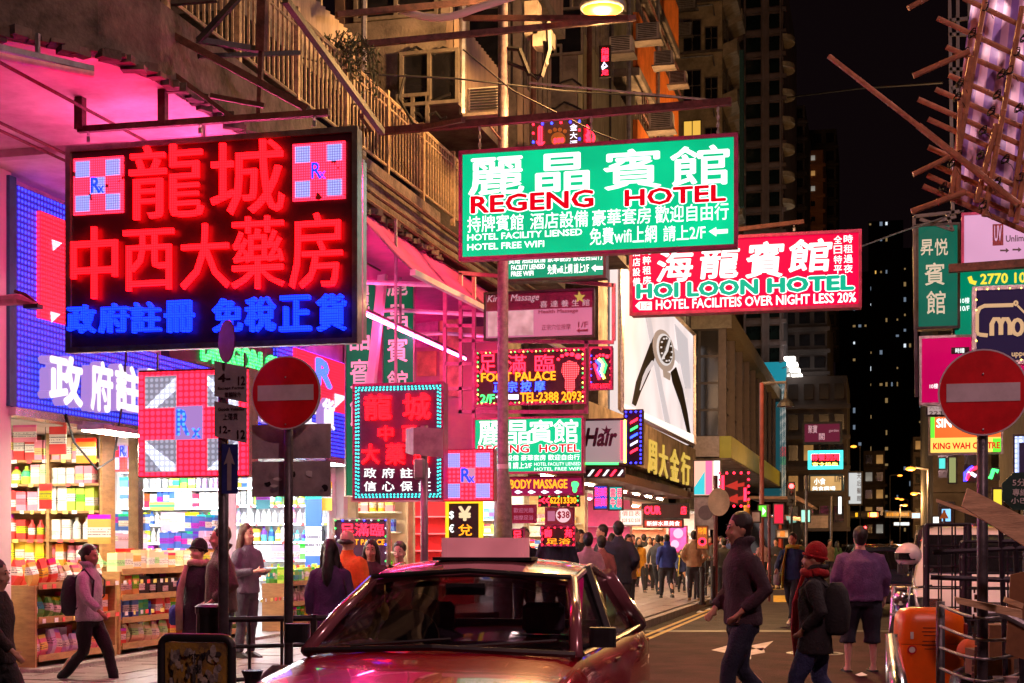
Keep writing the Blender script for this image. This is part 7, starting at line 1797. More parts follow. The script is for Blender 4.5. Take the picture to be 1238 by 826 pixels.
    MB().box((0, -2.33, .40), (W * .92, .14, .2)).build('bumper', BLK, t, world=False); MB().box((0, 2.36, .42), (W * .92, .14, .22)).build('bumper', BLK, t, world=False)
    MB().box((0, -2.335, .62), (W * .55, .05, .13)).build('grille', CHROME, t, world=False)
    MB().box((0, 2.44, .5), (.5, .02, .12)).build('number_plate', PAPER, t, world=False)
    if detailed:
        MB().box((0, -.40, .93), (W * .82, .5, .12)).build('dashboard', BLK, t, world=False, bevel=.03)
        for sx in (-1, 1):
            s_ = MB().box((sx * .36, .42, .62), (.5, .12, .75)).build('seat', SEATM, t, world=False, bevel=.04)
            MB().box((sx * .36, .44, 1.1), (.27, .09, .2)).build('headrest', mat('white headrest cover', (.42, .38, .44), .7), s_, world=False, bevel=.03)
        MB().box((0, 1.25, .75), (1.3, .14, .6)).build('rear_seat', SEATM, t, world=False, bevel=.04)
        MB().box((.0, -.16, 1.3), (.24, .03, .07)).build('rear_view_mirror', BLK, t, world=False)
        MB().tube([(-.36, -.12, .98), (-.36, -.16, .99)], .19, 20).build('steering_wheel', BLK, t, world=False)
        for x0, x1 in ((-.5, .05), (.12, .66)): MB().tube([(x0, -.83, 1.0), (x1, -.70, 1.035)], .009, 5).build('wiper', BLK, t, world=False)
        MB().tube([(-wt, A1[0] - .03, A1[1] - .03), (0, A1[0] - .07, A1[1] + .01), (wt, A1[0] - .03, A1[1] - .03)], .018, 6).build('windscreen_trim', BLK, t, world=False)
        MB().tube([(-wb, -.80, .965), (0, -.90, 1.0), (wb, -.80, .965)], .02, 6).build('cowl', BLK, t, world=False)
    if taxi:
        b_ = MB(); b_.rbox((0, .35, 1.545), (.56, .16, .13), .05); s_ = b_.build('roof_sign', emit('faintly lit pink roof sign', (.55, .14, .17), .6, .2, 4, (.5, .2, .22)), t, world=False)
        MB().box((0, .35, 1.477), (.64, .2, .02)).build('sign_base', BLK, t, world=False)
    return t
Bp = PD(530, 8.25); rz_t = R(1.5)
tl = Bp - Vector((-math.sin(rz_t) * -.78, math.cos(rz_t) * -.78, 0))
tx = sedan('taxi', 'red taxi with pale roof sign turning in the foreground', 'taxi', tl, rz_t, (.42, .004, .02), (.22, .07, .09), taxi=True)
# hanging charm behind the windscreen and driver
def car_pt(x, y, z): c_, s_ = math.cos(rz_t), math.sin(rz_t); return Vector((tl.x + x * c_ - y * s_, tl.y + x * s_ + y * c_, z))
q = MB(); p = car_pt(-.52, -.12, 1.2); q.tube([p + Vector((0, 0, .12)), p], .004, 4); q.ball(p - Vector((0, 0, .04)), .035, 10, (.8, .5, 1.7)); q.build('charm', mat('yellow charm', (.55, .42, .06), .5), label='yellow charm hanging behind the taxi windscreen', cat='ornament')
def bust(label, x, y, top):
    t = thing('person', label, 'person', car_pt(x, y, 0), rz_t)
    q = MB(); torso(q, [(0, .08, .5, .18, .12), (0, .06, .8, .19, .13), (0, .03, 1.0, .17, .11), (0, .03, 1.06, .06, .06), (0, .02, 1.1, .05, .05)])
    q.ball((0, .02, 1.20), .1, 14, (.8, .95, 1.15)); q.tube([(0, -.07, 1.21), (0, -.095, 1.175), (0, -.07, 1.165)], [.01, .015, .01], 6)
    for sx in (-1, 1):
        q.ball((sx * .08, .02, 1.19), .02, 8, (.5, .8, 1.2)); q.tube([(sx * .18, .06, .98), (sx * .24, -.02, .78), (sx * .14, -.3, .92)], [.055, .045, .03], 8)
        q.ball((sx * .12, -.36, .95), .035, 8)
        for k in range(4): q.tube([(sx * .13 - .02 + .018 * k, -.37, .97), (sx * .13 - .02 + .018 * k, -.41, .98 - .01 * k), (sx * .13 - .02 + .018 * k, -.40, .95)], .008, 5)
    link('body', remesh(q, 'body', .018, 2), SKIN, t, None, (.55, .30, .22))
    q = MB(); torso(q, [(0, .08, .48, .2, .14), (0, .06, .8, .21, .15), (0, .03, 1.0, .19, .125), (0, .03, 1.06, .08, .08)])
    for sx in (-1, 1): q.tube([(sx * .14, .05, .98), (sx * .22, .04, .95), (sx * .26, -.02, .78), (sx * .18, -.2, .88)], [.07, .07, .06, .05], 8)
    link('shirt', remesh(q, 'shirt', .022, 2), CLO, t, None, top)
    q = MB(); q.ball((0, .04, 1.235), .107, 14, (.82, .95, 1.05)); me = remesh(q, 'hair', .016, 1); link('hair', me, HAIR, t, None, (.02, .015, .012))
bust('taxi driver in a grey shirt behind the windscreen', -.36, .18, (.12, .1, .12))
# mid and far traffic
sedan('car', 'dark blue car with lit tail lamps queueing beyond the purple sweater', 'car', PD(1068, 34), R(-1), (.02, .03, .09), (.02, .03, .08), False, lights='rear')
sedan('car', 'second dark car further up the road with red tail lamps', 'car', PD(1052, 60), R(0), (.05, .02, .02), (.05, .02, .02), False, lights='rear')
sedan('car', 'small far car with red tail lamps left of the dark blue car', 'car', PD(1040, 75), R(0), (.03, .03, .03), (.03, .03, .03), False, lights='rear')
def van(name, label, loc, rz, color, L=4.9, W=1.75, Hh=1.98, taxi=False, rear=True, lit=True, cat='van', band=None):
    t = thing(name, label, cat, loc, rz); h = W / 2
    q = MB(); secs = []
    for y, zt, k in ((-L / 2, .75, .9), (-L / 2 + .12, .95, .97), (-L / 2 + .6, 1.12, 1), (-L / 2 + 1.25, Hh - .08, 1), (-L / 2 + 1.7, Hh, 1), (L / 2 - .25, Hh, 1), (L / 2 - .05, Hh - .12, .98), (L / 2, Hh - .5, .97)):
        w = h * k; wt = w * (.86 if zt > 1.5 else .97); zb = .28
        P = [(w * .94, y, zb), (w, y, zb + .12), (w, y, min(.98, zt - .05)), ((w + wt) / 2, y, (min(.98, zt - .05) + zt) / 2 + .05 if zt > 1.3 else zt - .02), (wt, y, zt - .06), (wt * .8, y, zt)]
        secs.append(P + [(-x, a, b) for x, a, b in P[::-1]])
    loft(q, secs); q.build('body', CARP, t, world=False, autosmooth=35, color=color)
    wt = h * .86
    for sx in (-1, 1):
        for (y0, y1) in ((-L / 2 + 1.15, -L / 2 + 1.95), (-L / 2 + 2.02, L / 2 - 1.35), (L / 2 - 1.28, L / 2 - .3)):
            MB().prism([(sx * (h + .004), y0 + (-.25 if y0 < -L / 2 + 1.2 else 0), 1.06), (sx * (h + .004), y1, 1.06), (sx * (h * .91), y1, Hh - .22), (sx * (h * .91), y0 + .1, Hh - .22)], (sx * .006, 0, 0)).build('side_window', CARG2, t, world=False, fix=True)
        for y in (-L / 2 + .85, L / 2 - .9):
            w_ = MB().tube([(sx * (h - .18), y, .32), (sx * (h + .01), y, .32)], .32, 18).build('tyre', RUB, t, world=False); MB().tube([(sx * (h - .02), y, .32), (sx * (h + .015), y, .32)], .19, 12).build('rim', CHROME, w_, world=False)
        MB().box((sx * (h - .12), L / 2 + .0, 1.15), (.14, .06, .5)).build('tail_light', TAIL if lit and rear else mat('unlit tail lamp', (.3, .01, .01), .2), t, world=False)
        MB().box((sx * (h - .25), -L / 2 - .005, .72), (.3, .06, .16)).build('headlight', CHROME if rear else HEAD, t, world=False)
        m_ = MB(); m_.rbox((sx * (h + .14), -L / 2 + .95, 1.25), (.16, .1, .24), .03); m_.build('door_mirror', BLK, t, world=False)
    MB().box((0, L / 2 + .005, (1.02 + Hh - .2) / 2 + .06), (W * .72, .02, (Hh - .3 - 1.02))).build('rear_window', CARG2, t, world=False)
    MB().prism([(-h * .84, -L / 2 + .62, 1.14), (h * .84, -L / 2 + .62, 1.14), (h * .78, -L / 2 + 1.2, Hh - .14), (-h * .78, -L / 2 + 1.2, Hh - .14)], (0, -.03, .012)).build('windscreen', CARG2, t, world=False, fix=True)
    MB().box((0, L / 2 + .04, .42), (W * .96, .12, .22)).build('bumper', BLK, t, world=False); MB().box((0, -L / 2 - .03, .42), (W * .96, .12, .22)).build('bumper', BLK, t, world=False)
    MB().box((0, L / 2 + .02, .92), (.48, .02, .13)).build('number_plate', mat('yellow plate', (.6, .42, .03), .5), t, world=False)
    if rear: MB().box((0, L / 2 + .014, 1.0), (.3, .02, .03)).build('door_handle', CHROME, t, world=False)
    return t
vp = PD(1183, 21.5)
van('van', 'white van parked with its rear to us behind the cage trolleys', (vp.x + .1, vp.y + 1.2, 0), R(-2), (.95, .9, .94), Hh=1.82, W=1.95)
vp = PD(1143, 27); van('van', 'dark silver van parked just ahead of the white van', (vp.x + .35, vp.y + 2.2, 0), R(-2), (.14, .12, .14), Hh=1.95)
vp = PD(1134, 36); van('van', 'light grey van in the parked row beyond the helmet', (vp.x + .3, vp.y + 2.5, 0), R(-2), (.35, .32, .34), Hh=1.95)
vp = PD(930, 60); van('minibus', 'red and white minibus behind the far crowd', (vp.x, vp.y, 0), R(-8), (.75, .13, .07), L=6.2, W=2.05, Hh=2.7, rear=False, cat='minibus')
# motorbike with a white helmet on it
mp = PD(1098, 19.5)
t = thing('motorbike', 'dark motorbike parked behind the orange bin, front wheel towards us', 'motorbike', mp, R(-12))
for y in (-.65, .65):
    w_ = MB().tube([(-.06, y, .31), (.06, y, .31)], .31, 20).build('tyre', RUB, t, world=False); MB().tube([(-.065, y, .31), (.065, y, .31)], .2, 14).build('rim', CHROME, w_, world=False)
MB().tube([(-.1, -.65, .31), (-.1, -.5, .85), (-.1, -.42, 1.0)], .028, 8).build('fork', CHROME, t, world=False); MB().tube([(.1, -.65, .31), (.1, -.5, .85), (.1, -.42, 1.0)], .028, 8).build('fork', CHROME, t, world=False)
MB().tube([(-.36, -.3, 1.02), (-.2, -.42, 1.0), (.2, -.42, 1.0), (.36, -.3, 1.02)], .016, 8).build('handlebar', CHROME, t, world=False)
q = MB(); torso(q, [(0, -.1, .5, .14, .3), (0, -.12, .75, .16, .33), (0, -.1, .9, .1, .2)]); q.build('fuel_tank', CARP, t, world=False, smooth=True, color=(.03, .03, .06))
q = MB(); torso(q, [(0, .35, .72, .13, .34), (0, .35, .8, .15, .36), (0, .35, .84, .12, .32)]); q.build('seat', BLK, t, world=False, smooth=True)
MB().box((0, -.05, .4), (.26, .42, .32)).build('engine', GALV, t, world=False, bevel=.03)
q = MB(); q.ball((0, -.52, .86), .1, 14, (1, .6, 1)); q.build('headlight', CHROME, t, world=False, smooth=True)
for sx in (-1, 1):
    MB().tube([(sx * .3, -.34, 1.02), (sx * .32, -.38, 1.2)], .008, 6).build('mirror_stem', BLK, t, world=False); MB().ball((sx * .33, -.38, 1.24), .06, 10, (1.2, .3, .8)).build('mirror', CHROME, t, world=False)
MB().box((0, -.66, .66), (.13, .36, .03)).build('mudguard', CARP, t, world=False, color=(.5, .5, .55))
hp_ = PY(1098, 686, mp.y - .2)
t = thing('helmet', 'pinkish white motorcycle helmet resting on the parked motorbike', 'helmet', hp_)
q = MB(); V = []; n = 20
for i in range(9):
    th = PI * i / 9 * .86
    for k in range(n):
        a = 2 * PI * k / n; V.append((hp_.x + .165 * math.sin(th) * math.cos(a) * (1 + .08 * (i / 8)), hp_.y + .19 * math.sin(th) * math.sin(a), hp_.z + .16 + .165 * math.cos(th)))
q.add(V, [(i * n + k, i * n + (k + 1) % n, (i + 1) * n + (k + 1) % n, (i + 1) * n + k) for i in range(8) for k in range(n)]); q.build('shell', mat('pinkish white gloss', (.72, .6, .64), .15, 0, .05, 5, 0, coat=.8), t, smooth=True)
q = MB(); q.prism([(hp_.x - .02 + .16 * math.cos(R(a)) * 1.0, hp_.y - .19 * abs(math.sin(R(a))) - .01, hp_.z + .10) for a in (200, 230, 270, 310, 340)], (0, 0, .09)); q.build('visor', OPAQG, t, fix=True)
MB().tube([(hp_.x - .1, hp_.y - .1, hp_.z + .05), (hp_.x - .05, hp_.y - .12, hp_.z - .08), (hp_.x + .1, hp_.y - .1, hp_.z + .05)], .01, 5).build('strap', BLK, t)
# rows of tail lights far up the road: small cars
fcar = None
for i, (u, D) in enumerate(((1030, 95), (1046, 100), (1062, 110), (1078, 105), (1036, 125), (1056, 135))):
    if fcar is None:
        fcar = sedan('car', 'far car in the queue with red lamps, leftmost', 'car', PD(u, D), R(0), (.03, .02, .02), (.03, .02, .02), False, lights='rear'); fcar['group'] = 'cars queueing far up the road'
    else:
        copy_tree(fcar, None, tuple(PD(u, D)), None, f"far car in the queue with red lamps, {ORD[i]} from the left front")

# ================================================================= RIGHT SIDE
# bamboo scaffold with striped sheeting, top right
BAM = mat('bamboo', (.50, .22, .12), .5, 0, .35, 5, .2, stretch=(2, 2, 2))
Ys = 15.0
sc_ = thing('bamboo_scaffold', 'bamboo scaffold with striped violet sheeting hanging over the street at top right', 'scaffold', PY(1190, 280, Ys))
SHT = bpy.data.materials.new('violet striped sheeting')
n_, b_ = nt(SHT); L_ = n_.links.new
tc = n_.nodes.new('ShaderNodeUVMap'); wv = n_.nodes.new('ShaderNodeTexWave'); wv.inputs['Scale'].default_value = 1.5; wv.inputs['Distortion'].default_value = .4
wv.bands_direction = 'X'
cr = n_.nodes.new('ShaderNodeValToRGB'); cr.color_ramp.elements[0].position = .45; cr.color_ramp.elements[0].color = (.34, .2, .62, 1); cr.color_ramp.elements[1].position = .55; cr.color_ramp.elements[1].color = (.85, .55, .82, 1)
L_(tc.outputs[0], wv.inputs[0]); L_(wv.outputs[0], cr.inputs[0]); L_(cr.outputs[0], b_.inputs['Base Color']); b_.inputs['Roughness'].default_value = .5
# sheeting surface from photo outline, sagging between the poles
def sheet_pt(s, t_):
    # s 0..1 left->right, t 0..1 top->bottom
    top_l, top_r, bot_l, bot_r = (1178, -15), (1260, -15), (1148, 238), (1260, 290)
    lu = top_l[0] + (bot_l[0] - top_l[0]) * t_ ** .8; lv = top_l[1] + (bot_l[1] - top_l[1]) * t_
    ru = top_r[0] + (bot_r[0] - top_r[0]) * t_; rv = top_r[1] + (bot_r[1] - top_r[1]) * t_
    u, v = lu + (ru - lu) * s, lv + (rv - lv) * s
    return PY(u, v, Ys + .25 + .05 * math.sin(s * 14 + t_ * 5) + .04 * math.sin(t_ * 33) + .6 * s)
ns, ntt = 20, 36
V = [tuple(sheet_pt(i / ns, j / ntt)) for j in range(ntt + 1) for i in range(ns + 1)]
q = MB(); q.add(V, [(j * (ns + 1) + i, j * (ns + 1) + i + 1, (j + 1) * (ns + 1) + i + 1, (j + 1) * (ns + 1) + i) for j in range(ntt) for i in range(ns)])
o = q.build('sheeting', SHT, sc_, smooth=True)
uv = o.data.uv_layers.new(name='UVMap')
for lp in o.data.loops: vi = lp.vertex_index; uv.data[lp.index].uv = ((vi % (ns + 1)) / ns + .15 * (vi // (ns + 1)) / ntt, (vi // (ns + 1)) / ntt)
def bamboo(pts, r_, parent=sc_, name='bamboo_pole'):
    a, b = Vector(pts[0]), Vector(pts[1]); Ln = (b - a).length; n = max(2, int(Ln / .33)); P = []; rr = []
    for i in range(n):
        f = i / n; e = (i + .94) / n; g = (i + .97) / n
        P += [a.lerp(b, f), a.lerp(b, e), a.lerp(b, g)]; rr += [r_, r_ * .97, r_ * 1.16]
    P.append(b); rr.append(r_)
    return MB().tube(P, rr, 8).build(name, BAM, parent, smooth=False)
for (ua, va, ub, vb) in ((1098, 10, 1128, -6), (1165, -2, 1245, 36), (1133, 22, 1245, 74), (1144, 57, 1245, 100), (1147, 91, 1245, 134), (1131, 108, 1245, 158), (1110, 120, 1245, 180), (1122, 144, 1245, 200), (1122, 178, 1245, 232), (1131, 200, 1245, 252), (1121, 212, 1245, 268), (1116, 225, 1245, 282)):
    bamboo((PY(ua, va, Ys), PY(ub, vb, Ys + .1)), .027)
for (ua, va, ub, vb) in ((1192, -5, 1150, 235), (1236, 8, 1190, 262), (1174, 70, 1163, 130), (1250, 80, 1222, 262), (1161, 118, 1158, 240), (1245, 168, 1228, 270), (1205, 150, 1180, 245)):
    bamboo((PY(ua, va, Ys - .09), PY(ub, vb, Ys - .07)), .027)
for (ua, va, ub, vb, r_) in ((1002, 68, 1115, 156, .026), (1110, 152, 1232, 248, .034), (1104, 92, 1172, 62, .028), (1104, 211, 1148, 190, .026), (1102, 256, 1168, 232, .03)):
    bamboo((PY(ua, va, Ys - .18), PY(ub, vb, Ys - .16)), r_)
TIE = mat('black tie cord', (.01, .01, .01), .8)
for (u, v) in ((1175, 43), (1190, 12), (1167, 66), (1160, 103), (1157, 120), (1228, 66), (1220, 88), (1205, 117), (1210, 92), (1198, 137), (1188, 160), (1238, 48), (1231, 133), (1185, 190), (1158, 190), (1150, 200), (1215, 195), (1205, 222), (1232, 217), (1140, 228), (1188, 250)):
    p = PY(u, v, Ys - .05); q = MB()
    for k in range(3): q.tube([p + Vector((.034 * math.cos(a + k), .05 * math.sin(a) - .03, .034 * math.sin(a + k * 1.3) + .006 * k)) for a in [2 * PI * j / 8 for j in range(9)]], .006, 4)
    q.tube([p, p + Vector((.05, -.05, -.05)), p + Vector((.08, -.05, -.11))], .004, 3); q.build('tie', TIE, sc_)
# dark steel sign frame behind the bamboo
SF = thing('lattice_mast', 'thin dark lattice frame rising behind the bamboo scaffold', 'frame', PY(1150, 260, 24))
for (ua, va, ub, vb) in ((1148, -5, 1152, 260), (1158, -5, 1158, 120), (1172, -5, 1172, 60), (1148, 25, 1175, 22), (1148, 42, 1172, 42), (1148, 84, 1170, 84), (1150, 108, 1166, 100), (1105, 262, 1160, 256), (1105, 275, 1156, 262), (1112, 265, 1150, 278), (1105, 262, 1108, 480), (1145, 258, 1152, 280)):
    MB().bar(PY(ua, va, 24), PY(ub, vb, 24), .05).build('bar', mat('dark frame steel', (.09, .08, .09), .5, .6), SF)
# buildings on the right (dark walls beyond the frame edge and up the street)
rb = thing('building', 'dark right hand building standing behind the green and black hotel signs', 'building', (7.5, 32, 0))
DKB = mat('night dark concrete', (.06, .05, .05), .9, 0, .4, 1.2, .3)
MB().box2((4.6, 22, 3.4), (10, 60, 24)).build('wall', DKB, rb)
MB().box2((5.4, 22, .12), (10, 60, 3.4)).build('wall', DKB, rb)
for k in range(6): window(rb, Plane('Y', 21.98), 4.8 + .0, 6.4, 5.5 + 3 * k, 7.3 + 3 * k)
# right signs
R1 = Plane('Y', 24)
DG = emit('dark green sign, dimly lit', (.005, .13, .085), .8, .2, 1); CRM = emit('cream raised characters', (.75, .58, .42), .8)
sign('hotel_sign', 'dark green upright hotel sign with cream characters under the bamboo', 'hotel sign', R1, (1108, 1160, 271, 397), .3, DG, DKST,
     [('t', '昇', 1113, 1128, 290, 309, CRM, dict(bold=.015, ext=.03, name='character')), ('t', '悦', 1130, 1146, 289, 309, CRM, dict(bold=.015, ext=.03, name='character')), ('t', '賓', 1118, 1142, 318, 345, CRM, dict(bold=.015, ext=.03, name='character')), ('t', '館', 1120, 1143, 352, 380, CRM, dict(bold=.015, ext=.03, name='character'))], fw=.03)
G2 = emit('green lit acrylic, dim', (.0, .30, .16), .7, .2, 1)
YT = emit('yellow lit print', (.9, .7, .05), 1.1)
sign('hotel_sign', 'green sign with a yellow telephone number right of the dark green one', 'hotel sign', Plane('Y', 24.3), (1152, 1262, 316, 432), .3, G2, DKST,
     [('t', '2770 101', 1185, 1246, 330, 343, YT, dict(bold=.03)), ('l', [(1172, 335), (1174, 341), (1180, 343)], .035, YT, dict(name='telephone_mark')), ('t', '10樓', 1161, 1172, 360, 367, WTX, {}), ('t', '10/F', 1161, 1172, 370, 376, WTX, {})], fw=.03)
PKL = emit('pink lit acrylic', (.75, .38, .62), .8, .1, 1)
sign('shop_sign', 'pale pink lit sign with dark red block and two black arrows', 'shop sign', Plane('Y', 23.4), (1163, 1262, 256, 323), .25, PKL, MFR,
     [('r', 1200, 1213, 271, 297, mat('dark red block', (.2, .01, .03), .5), dict(name='logo_block')), ('t', 'UV', 1202, 1211, 273, 292, PKL, dict(d=.01, bold=.02)), ('t', 'Unlimited', 1216, 1252, 284, 292, SGN, dict(bold=.02)),
      ('p', [(1209, 302), (1216, 302), (1216, 300), (1220, 303), (1216, 306), (1216, 304), (1209, 304)], SGN, dict(name='arrow')), ('p', [(1224, 301), (1231, 301), (1231, 299), (1235, 302), (1231, 305), (1231, 303), (1224, 303)], SGN, dict(name='arrow'))], fw=.03)
MB().bar(PY(1147, 325, 23.2), PY(1245, 318, 23.2), .12).build('sign_bracket', RUST, label='rusty beam under the pale pink sign', cat='sign bracket')
NAVY = emit('near black lit panel', (.012, .006, .03), 1.0); TAN = emit('tan line lettering', (.62, .38, .2), .9)
msg = [('l', [(1184 + 3 * 0, 405), (1181, 402), (1181, 380), (1184, 373), (1190, 370), (1225, 369)], .03, TAN, dict(name='logo_line')), ('l', [(1184, 405), (1194, 406)], .03, TAN, dict(name='logo_line')),
       ('l', [(1199, 406), (1199, 392), (1202, 386), (1207, 386), (1210, 392), (1210, 405)], .035, TAN, dict(name='letter_m')), ('l', [(1210, 392), (1213, 386), (1218, 386), (1221, 392), (1221, 405)], .035, TAN, dict(name='letter_m')),
       ('l', [(1230 + 6 * math.cos(a), 396 + 9 * math.sin(a)) for a in [2 * PI * k / 12 for k in range(13)]], .03, TAN, dict(name='letter_o')),
       ('l', [(1228 + 2 * math.cos(a), 367 + 2.5 * math.sin(a)) for a in [2 * PI * k / 8 for k in range(9)]], .015, TAN, dict(name='logo_ring')), ('l', [(1230, 370), (1240, 380)], .015, TAN, dict(name='logo_line')),
       ('t', 'upper', 1223, 1245, 426, 433, TAN, dict(bold=.02)), ('b', 1180, 1262, 349, 436, NYY, dict(step=.14, r=.015))]
sign('shop_sign', 'near black lit sign with tan rounded letters behind the right no entry sign', 'shop sign', Plane('Y', 22.6), (1176, 1262, 346, 440), .3, NAVY, SFR, msg, fw=.05)
CR = emit('crimson lit acrylic, right', (.62, .0, .10), .85, .15, 1)
sign('shop_sign', 'crimson lit sign with small white characters left of the right no entry sign', 'shop sign', Plane('Y', 24.1), (1112, 1262, 405, 488), .3, CR, SFR,
     [('r', 1150, 1172, 420, 428, mat('dark ribbon', (.05, .01, .02), .5), dict(name='ribbon')), ('t', '時鐘', 1155, 1166, 421, 427, WTX, dict(d=.01)), ('t', '10樓', 1124, 1134, 464, 470, WTX, {})], fw=.03)
sign('notice_board', 'small white number board under the crimson sign', 'notice', Plane('Y', 25), (1120, 1150, 489, 503), .1, emit('pinkish white board', (.6, .42, .4), .7), DKST, [('t', '九江煲', 1123, 1146, 491, 495, SGN, {}), ('t', '2236', 1123, 1146, 497, 502, SGN, dict(bold=.02))], fw=.02)
R3 = Plane('Y', 30)
sign('restaurant_sign', 'orange and green lit sign reading SIN above KING WAH CENTRE', 'shop sign', R3, (1123, 1212, 502, 549), .3, emit('orange lit acrylic', (1, .16, .03), 1.1, .15, 1), SFR,
     [('t', 'SING', 1132, 1160, 506, 517, WTX, dict(bold=.03)), ('r', 1125, 1130, 503, 530, emit('lime lit strip', (.15, .9, .05), 1.1), dict(name='lime_strip')), ('r', 1125, 1212, 529, 548, emit('yellow lit strip', (1, .62, .12), 1.2), dict(name='yellow_strip')),
      ('r', 1200, 1211, 530, 547, emit('lime lit strip', (.15, .9, .05), 1.1), dict(name='lime_end', d=.008)), ('t', 'KING WAH CENTRE', 1128, 1209, 535, 543, RTX, dict(bold=.035, d=.016))], fw=.03)
sign('led_panel', 'tall blue diode panel at the right edge behind the pole', 'shop sign', Plane('Y', 22), (1225, 1262, 526, 578), .15, led('lavender diodes', (.4, .5, 1), 2, .07, .4, (.1, .1, .3)), DKST, [('r', 1232, 1262, 535, 578, mat('dark blue screen', (.01, .01, .08), .4), dict())], fw=.02)
pg2 = Plane('Y', 13)
t = thing('stop_sign_board', 'dark green octagonal board with white characters at the right edge', 'road sign', PY(1232, 615, 13))
c = PY(1235, 594, 13)
MB().prism([(c.x + .17 * math.cos(R(22.5 + 45 * k)), 13, c.z + .17 * math.sin(R(22.5 + 45 * k))) for k in range(8)], (0, .02, 0)).build('board', mat('dark green enamel', (.01, .06, .045), .4), t, fix=True)
for tx_, u0, u1, vt, vb in (('5分', 1224, 1240, 579, 588), ('專線', 1224, 1242, 591, 600), ('小巴', 1222, 1242, 602, 609)):
    q = MB(); pg2.text(q, tx_, pg2.a(u0), pg2.a(u1), pg2.b(u0, vb), pg2.b(u0, vt), .01, 0, .03); q.build('lettering', PAPER, t)
MB().tube([(c.x + .05, 13.05, 0), (c.x + .05, 13.05, c.z)], .03, 8).build('pole', POLE, t)
for i, (nm, lb, u0, u1, vt, vb, Y, m) in enumerate((('neon_sign', 'red and violet neon cluster behind the right pole', 1166, 1184, 563, 583, 34, emit('violet neon', (.5, .15, 1), 2.5)), ('neon_sign', 'small green neon outline right of the pole', 1196, 1208, 566, 580, 34, NG_), ('shop_sign', 'yellow lit box sign over the planks', 1199, 1213, 590, 618, 30, YT),
        ('shop_sign', 'turquoise lit sign far behind the restaurant sign', 1134, 1144, 553, 568, 45, emit('turquoise lit', (.1, .8, .75), 1)), ('shop_sign', 'pale green lit blank board with ribs', 1146, 1157, 552, 585, 40, emit('olive lit board', (.35, .38, .15), .8)), ('shop_sign', 'bright blue and white lit poster above the cage trolley', 1137, 1151, 614, 632, 36, emit('blue white lit poster', (.25, .6, 1), 1.3)),
        ('shop_sign', 'small white lit sign right of the blue poster', 1127, 1136, 624, 636, 50, WTX), ('shop_sign', 'tiny pale blue lit sign far down the right side', 1102, 1113, 620, 627, 90, emit('pale blue lit', (.4, .7, 1), 1.1)))):
    pl = Plane('Y', Y); its = [] if i not in (0,) else [('l', [(1168, 580), (1174, 568), (1182, 565)], .04, NR, {}), ('l', [(1170, 570), (1180, 576)], .04, NW, {})]
    sign(nm, lb, 'shop sign', pl, (u0, u1, vt, vb), .15, m if i not in (0, 1) else BLKP, DKST, its + ([('l', [(1197, 579), (1201, 568), (1207, 570)], .05, NG_, {})] if i == 1 else []) + ([('l', [(1167, 582), (1167, 572), (1176, 564)], .04, HB, {})] if i == 0 else []), fw=.03)
t = thing('shop', 'red and orange lit shop front behind the planks on the right', 'shop', (4, 32, .12))
MB().box2((3.6, 34, .13), (6, 34.2, 3)).build('rear_wall', mat('orange shop wall', (.6, .2, .1), .7), t); MB().box2((3.6, 31, 3.0), (6, 34, 3.1)).build('ceiling', WPLA, t)
MB().box((4.6, 33, 2.95), (1.4, .3, .04)).build('light_panel', LR, t)
# ================================================================= FAR LEFT SIDE OF THE STREET AND THE END OF THE VIEW
TW = mat('pinkish tower tile', (.22, .17, .18), .7, 0, .3, .6, .2); TWD = mat('dark tower concrete', (.05, .038, .038), .85, 0, .4, .5, .2); TORG = mat('orange brown render', (.30, .13, .06), .8, 0, .3, .4, .2); TGRY = mat('grey brown tower', (.065, .05, .05), .85, 0, .4, .5, .2)
GLS = emit('tiny white lit window', (.8, .9, 1), .9); GLY = emit('tiny amber lit window', (1, .55, .12), .8)
def tower(name, label, u0, u1, vt, Y, depth, m, rows_, cols_, cat='tower block', wm=None, lit=0., vb=None, seed=1, ww=.62, wh=.5, gl=None):
    pl = Plane('Y', Y); a0, a1 = pl.a(u0), pl.a(u1); zt = pl.b((u0 + u1) / 2, vt); zb = 0 if vb is None else pl.b((u0 + u1) / 2, vb)
    t = thing(name, label, cat, ((a0 + a1) / 2, Y, zb)); rr = random.Random(seed)
    MB().box2((a0, Y, zb), (a1, Y + depth, zt)).build('wall', m, t)
    if rows_:
        dz = (zt - zb) / rows_; dx = (a1 - a0) / cols_
        fm = {}
        for j in range(rows_):
            MB().box2((a0, Y - .25, zb + dz * j - .12), (a1 + .2, Y - .003, zb + dz * j + .12)).build('floor_band', m, t)
            for i in range(cols_):
                L_ = rr.random() < lit
                key = L_ and rr.choice((1, 2)); 
                if key not in fm:
                    q = MB(); w, h_ = dx * ww / 2, dz * wh / 2
                    q.box2((-w, -.1, -h_), (w, 0, h_)); me = q.mesh('window'); me.materials.append({0: gl or OPAQG, False: gl or OPAQG, 1: emit('dim curtained window', (.75, .7, .6), .22, .5, .8), 2: emit('dim amber room window', (1, .5, .15), .25, .5, .8)}[key]); fm[key] = me
                o = link('window', fm[key], None, t); o.location = Vector((a0 + dx * (i + .5), Y - .01, zb + dz * (j + .5))) - t.location
    return t
t1 = tower('tower_block', 'tall slim tower of pinkish piers and dark window strips right of the yellowish block', 899, 947, -40, 95, 16, TW, 19, 2, ww=.74, wh=.62, vb=470, gl=mat('dark greenish glazing', (.01, .02, .02), .1, 0, .5, 1, 0))
pl = Plane('Y', 95)
for u in (900, 921.5, 928, 943): MB().box2((pl.a(u), 94.5, pl.b(u, 470)), (pl.a(u) + .12, 94.99, pl.b(u, -40))).build('pier', TW, t1)
MB().box2((pl.a(921), 94.6, pl.b(921, 470)), (pl.a(928), 94.98, pl.b(921, -40))).build('pier', TW, t1)
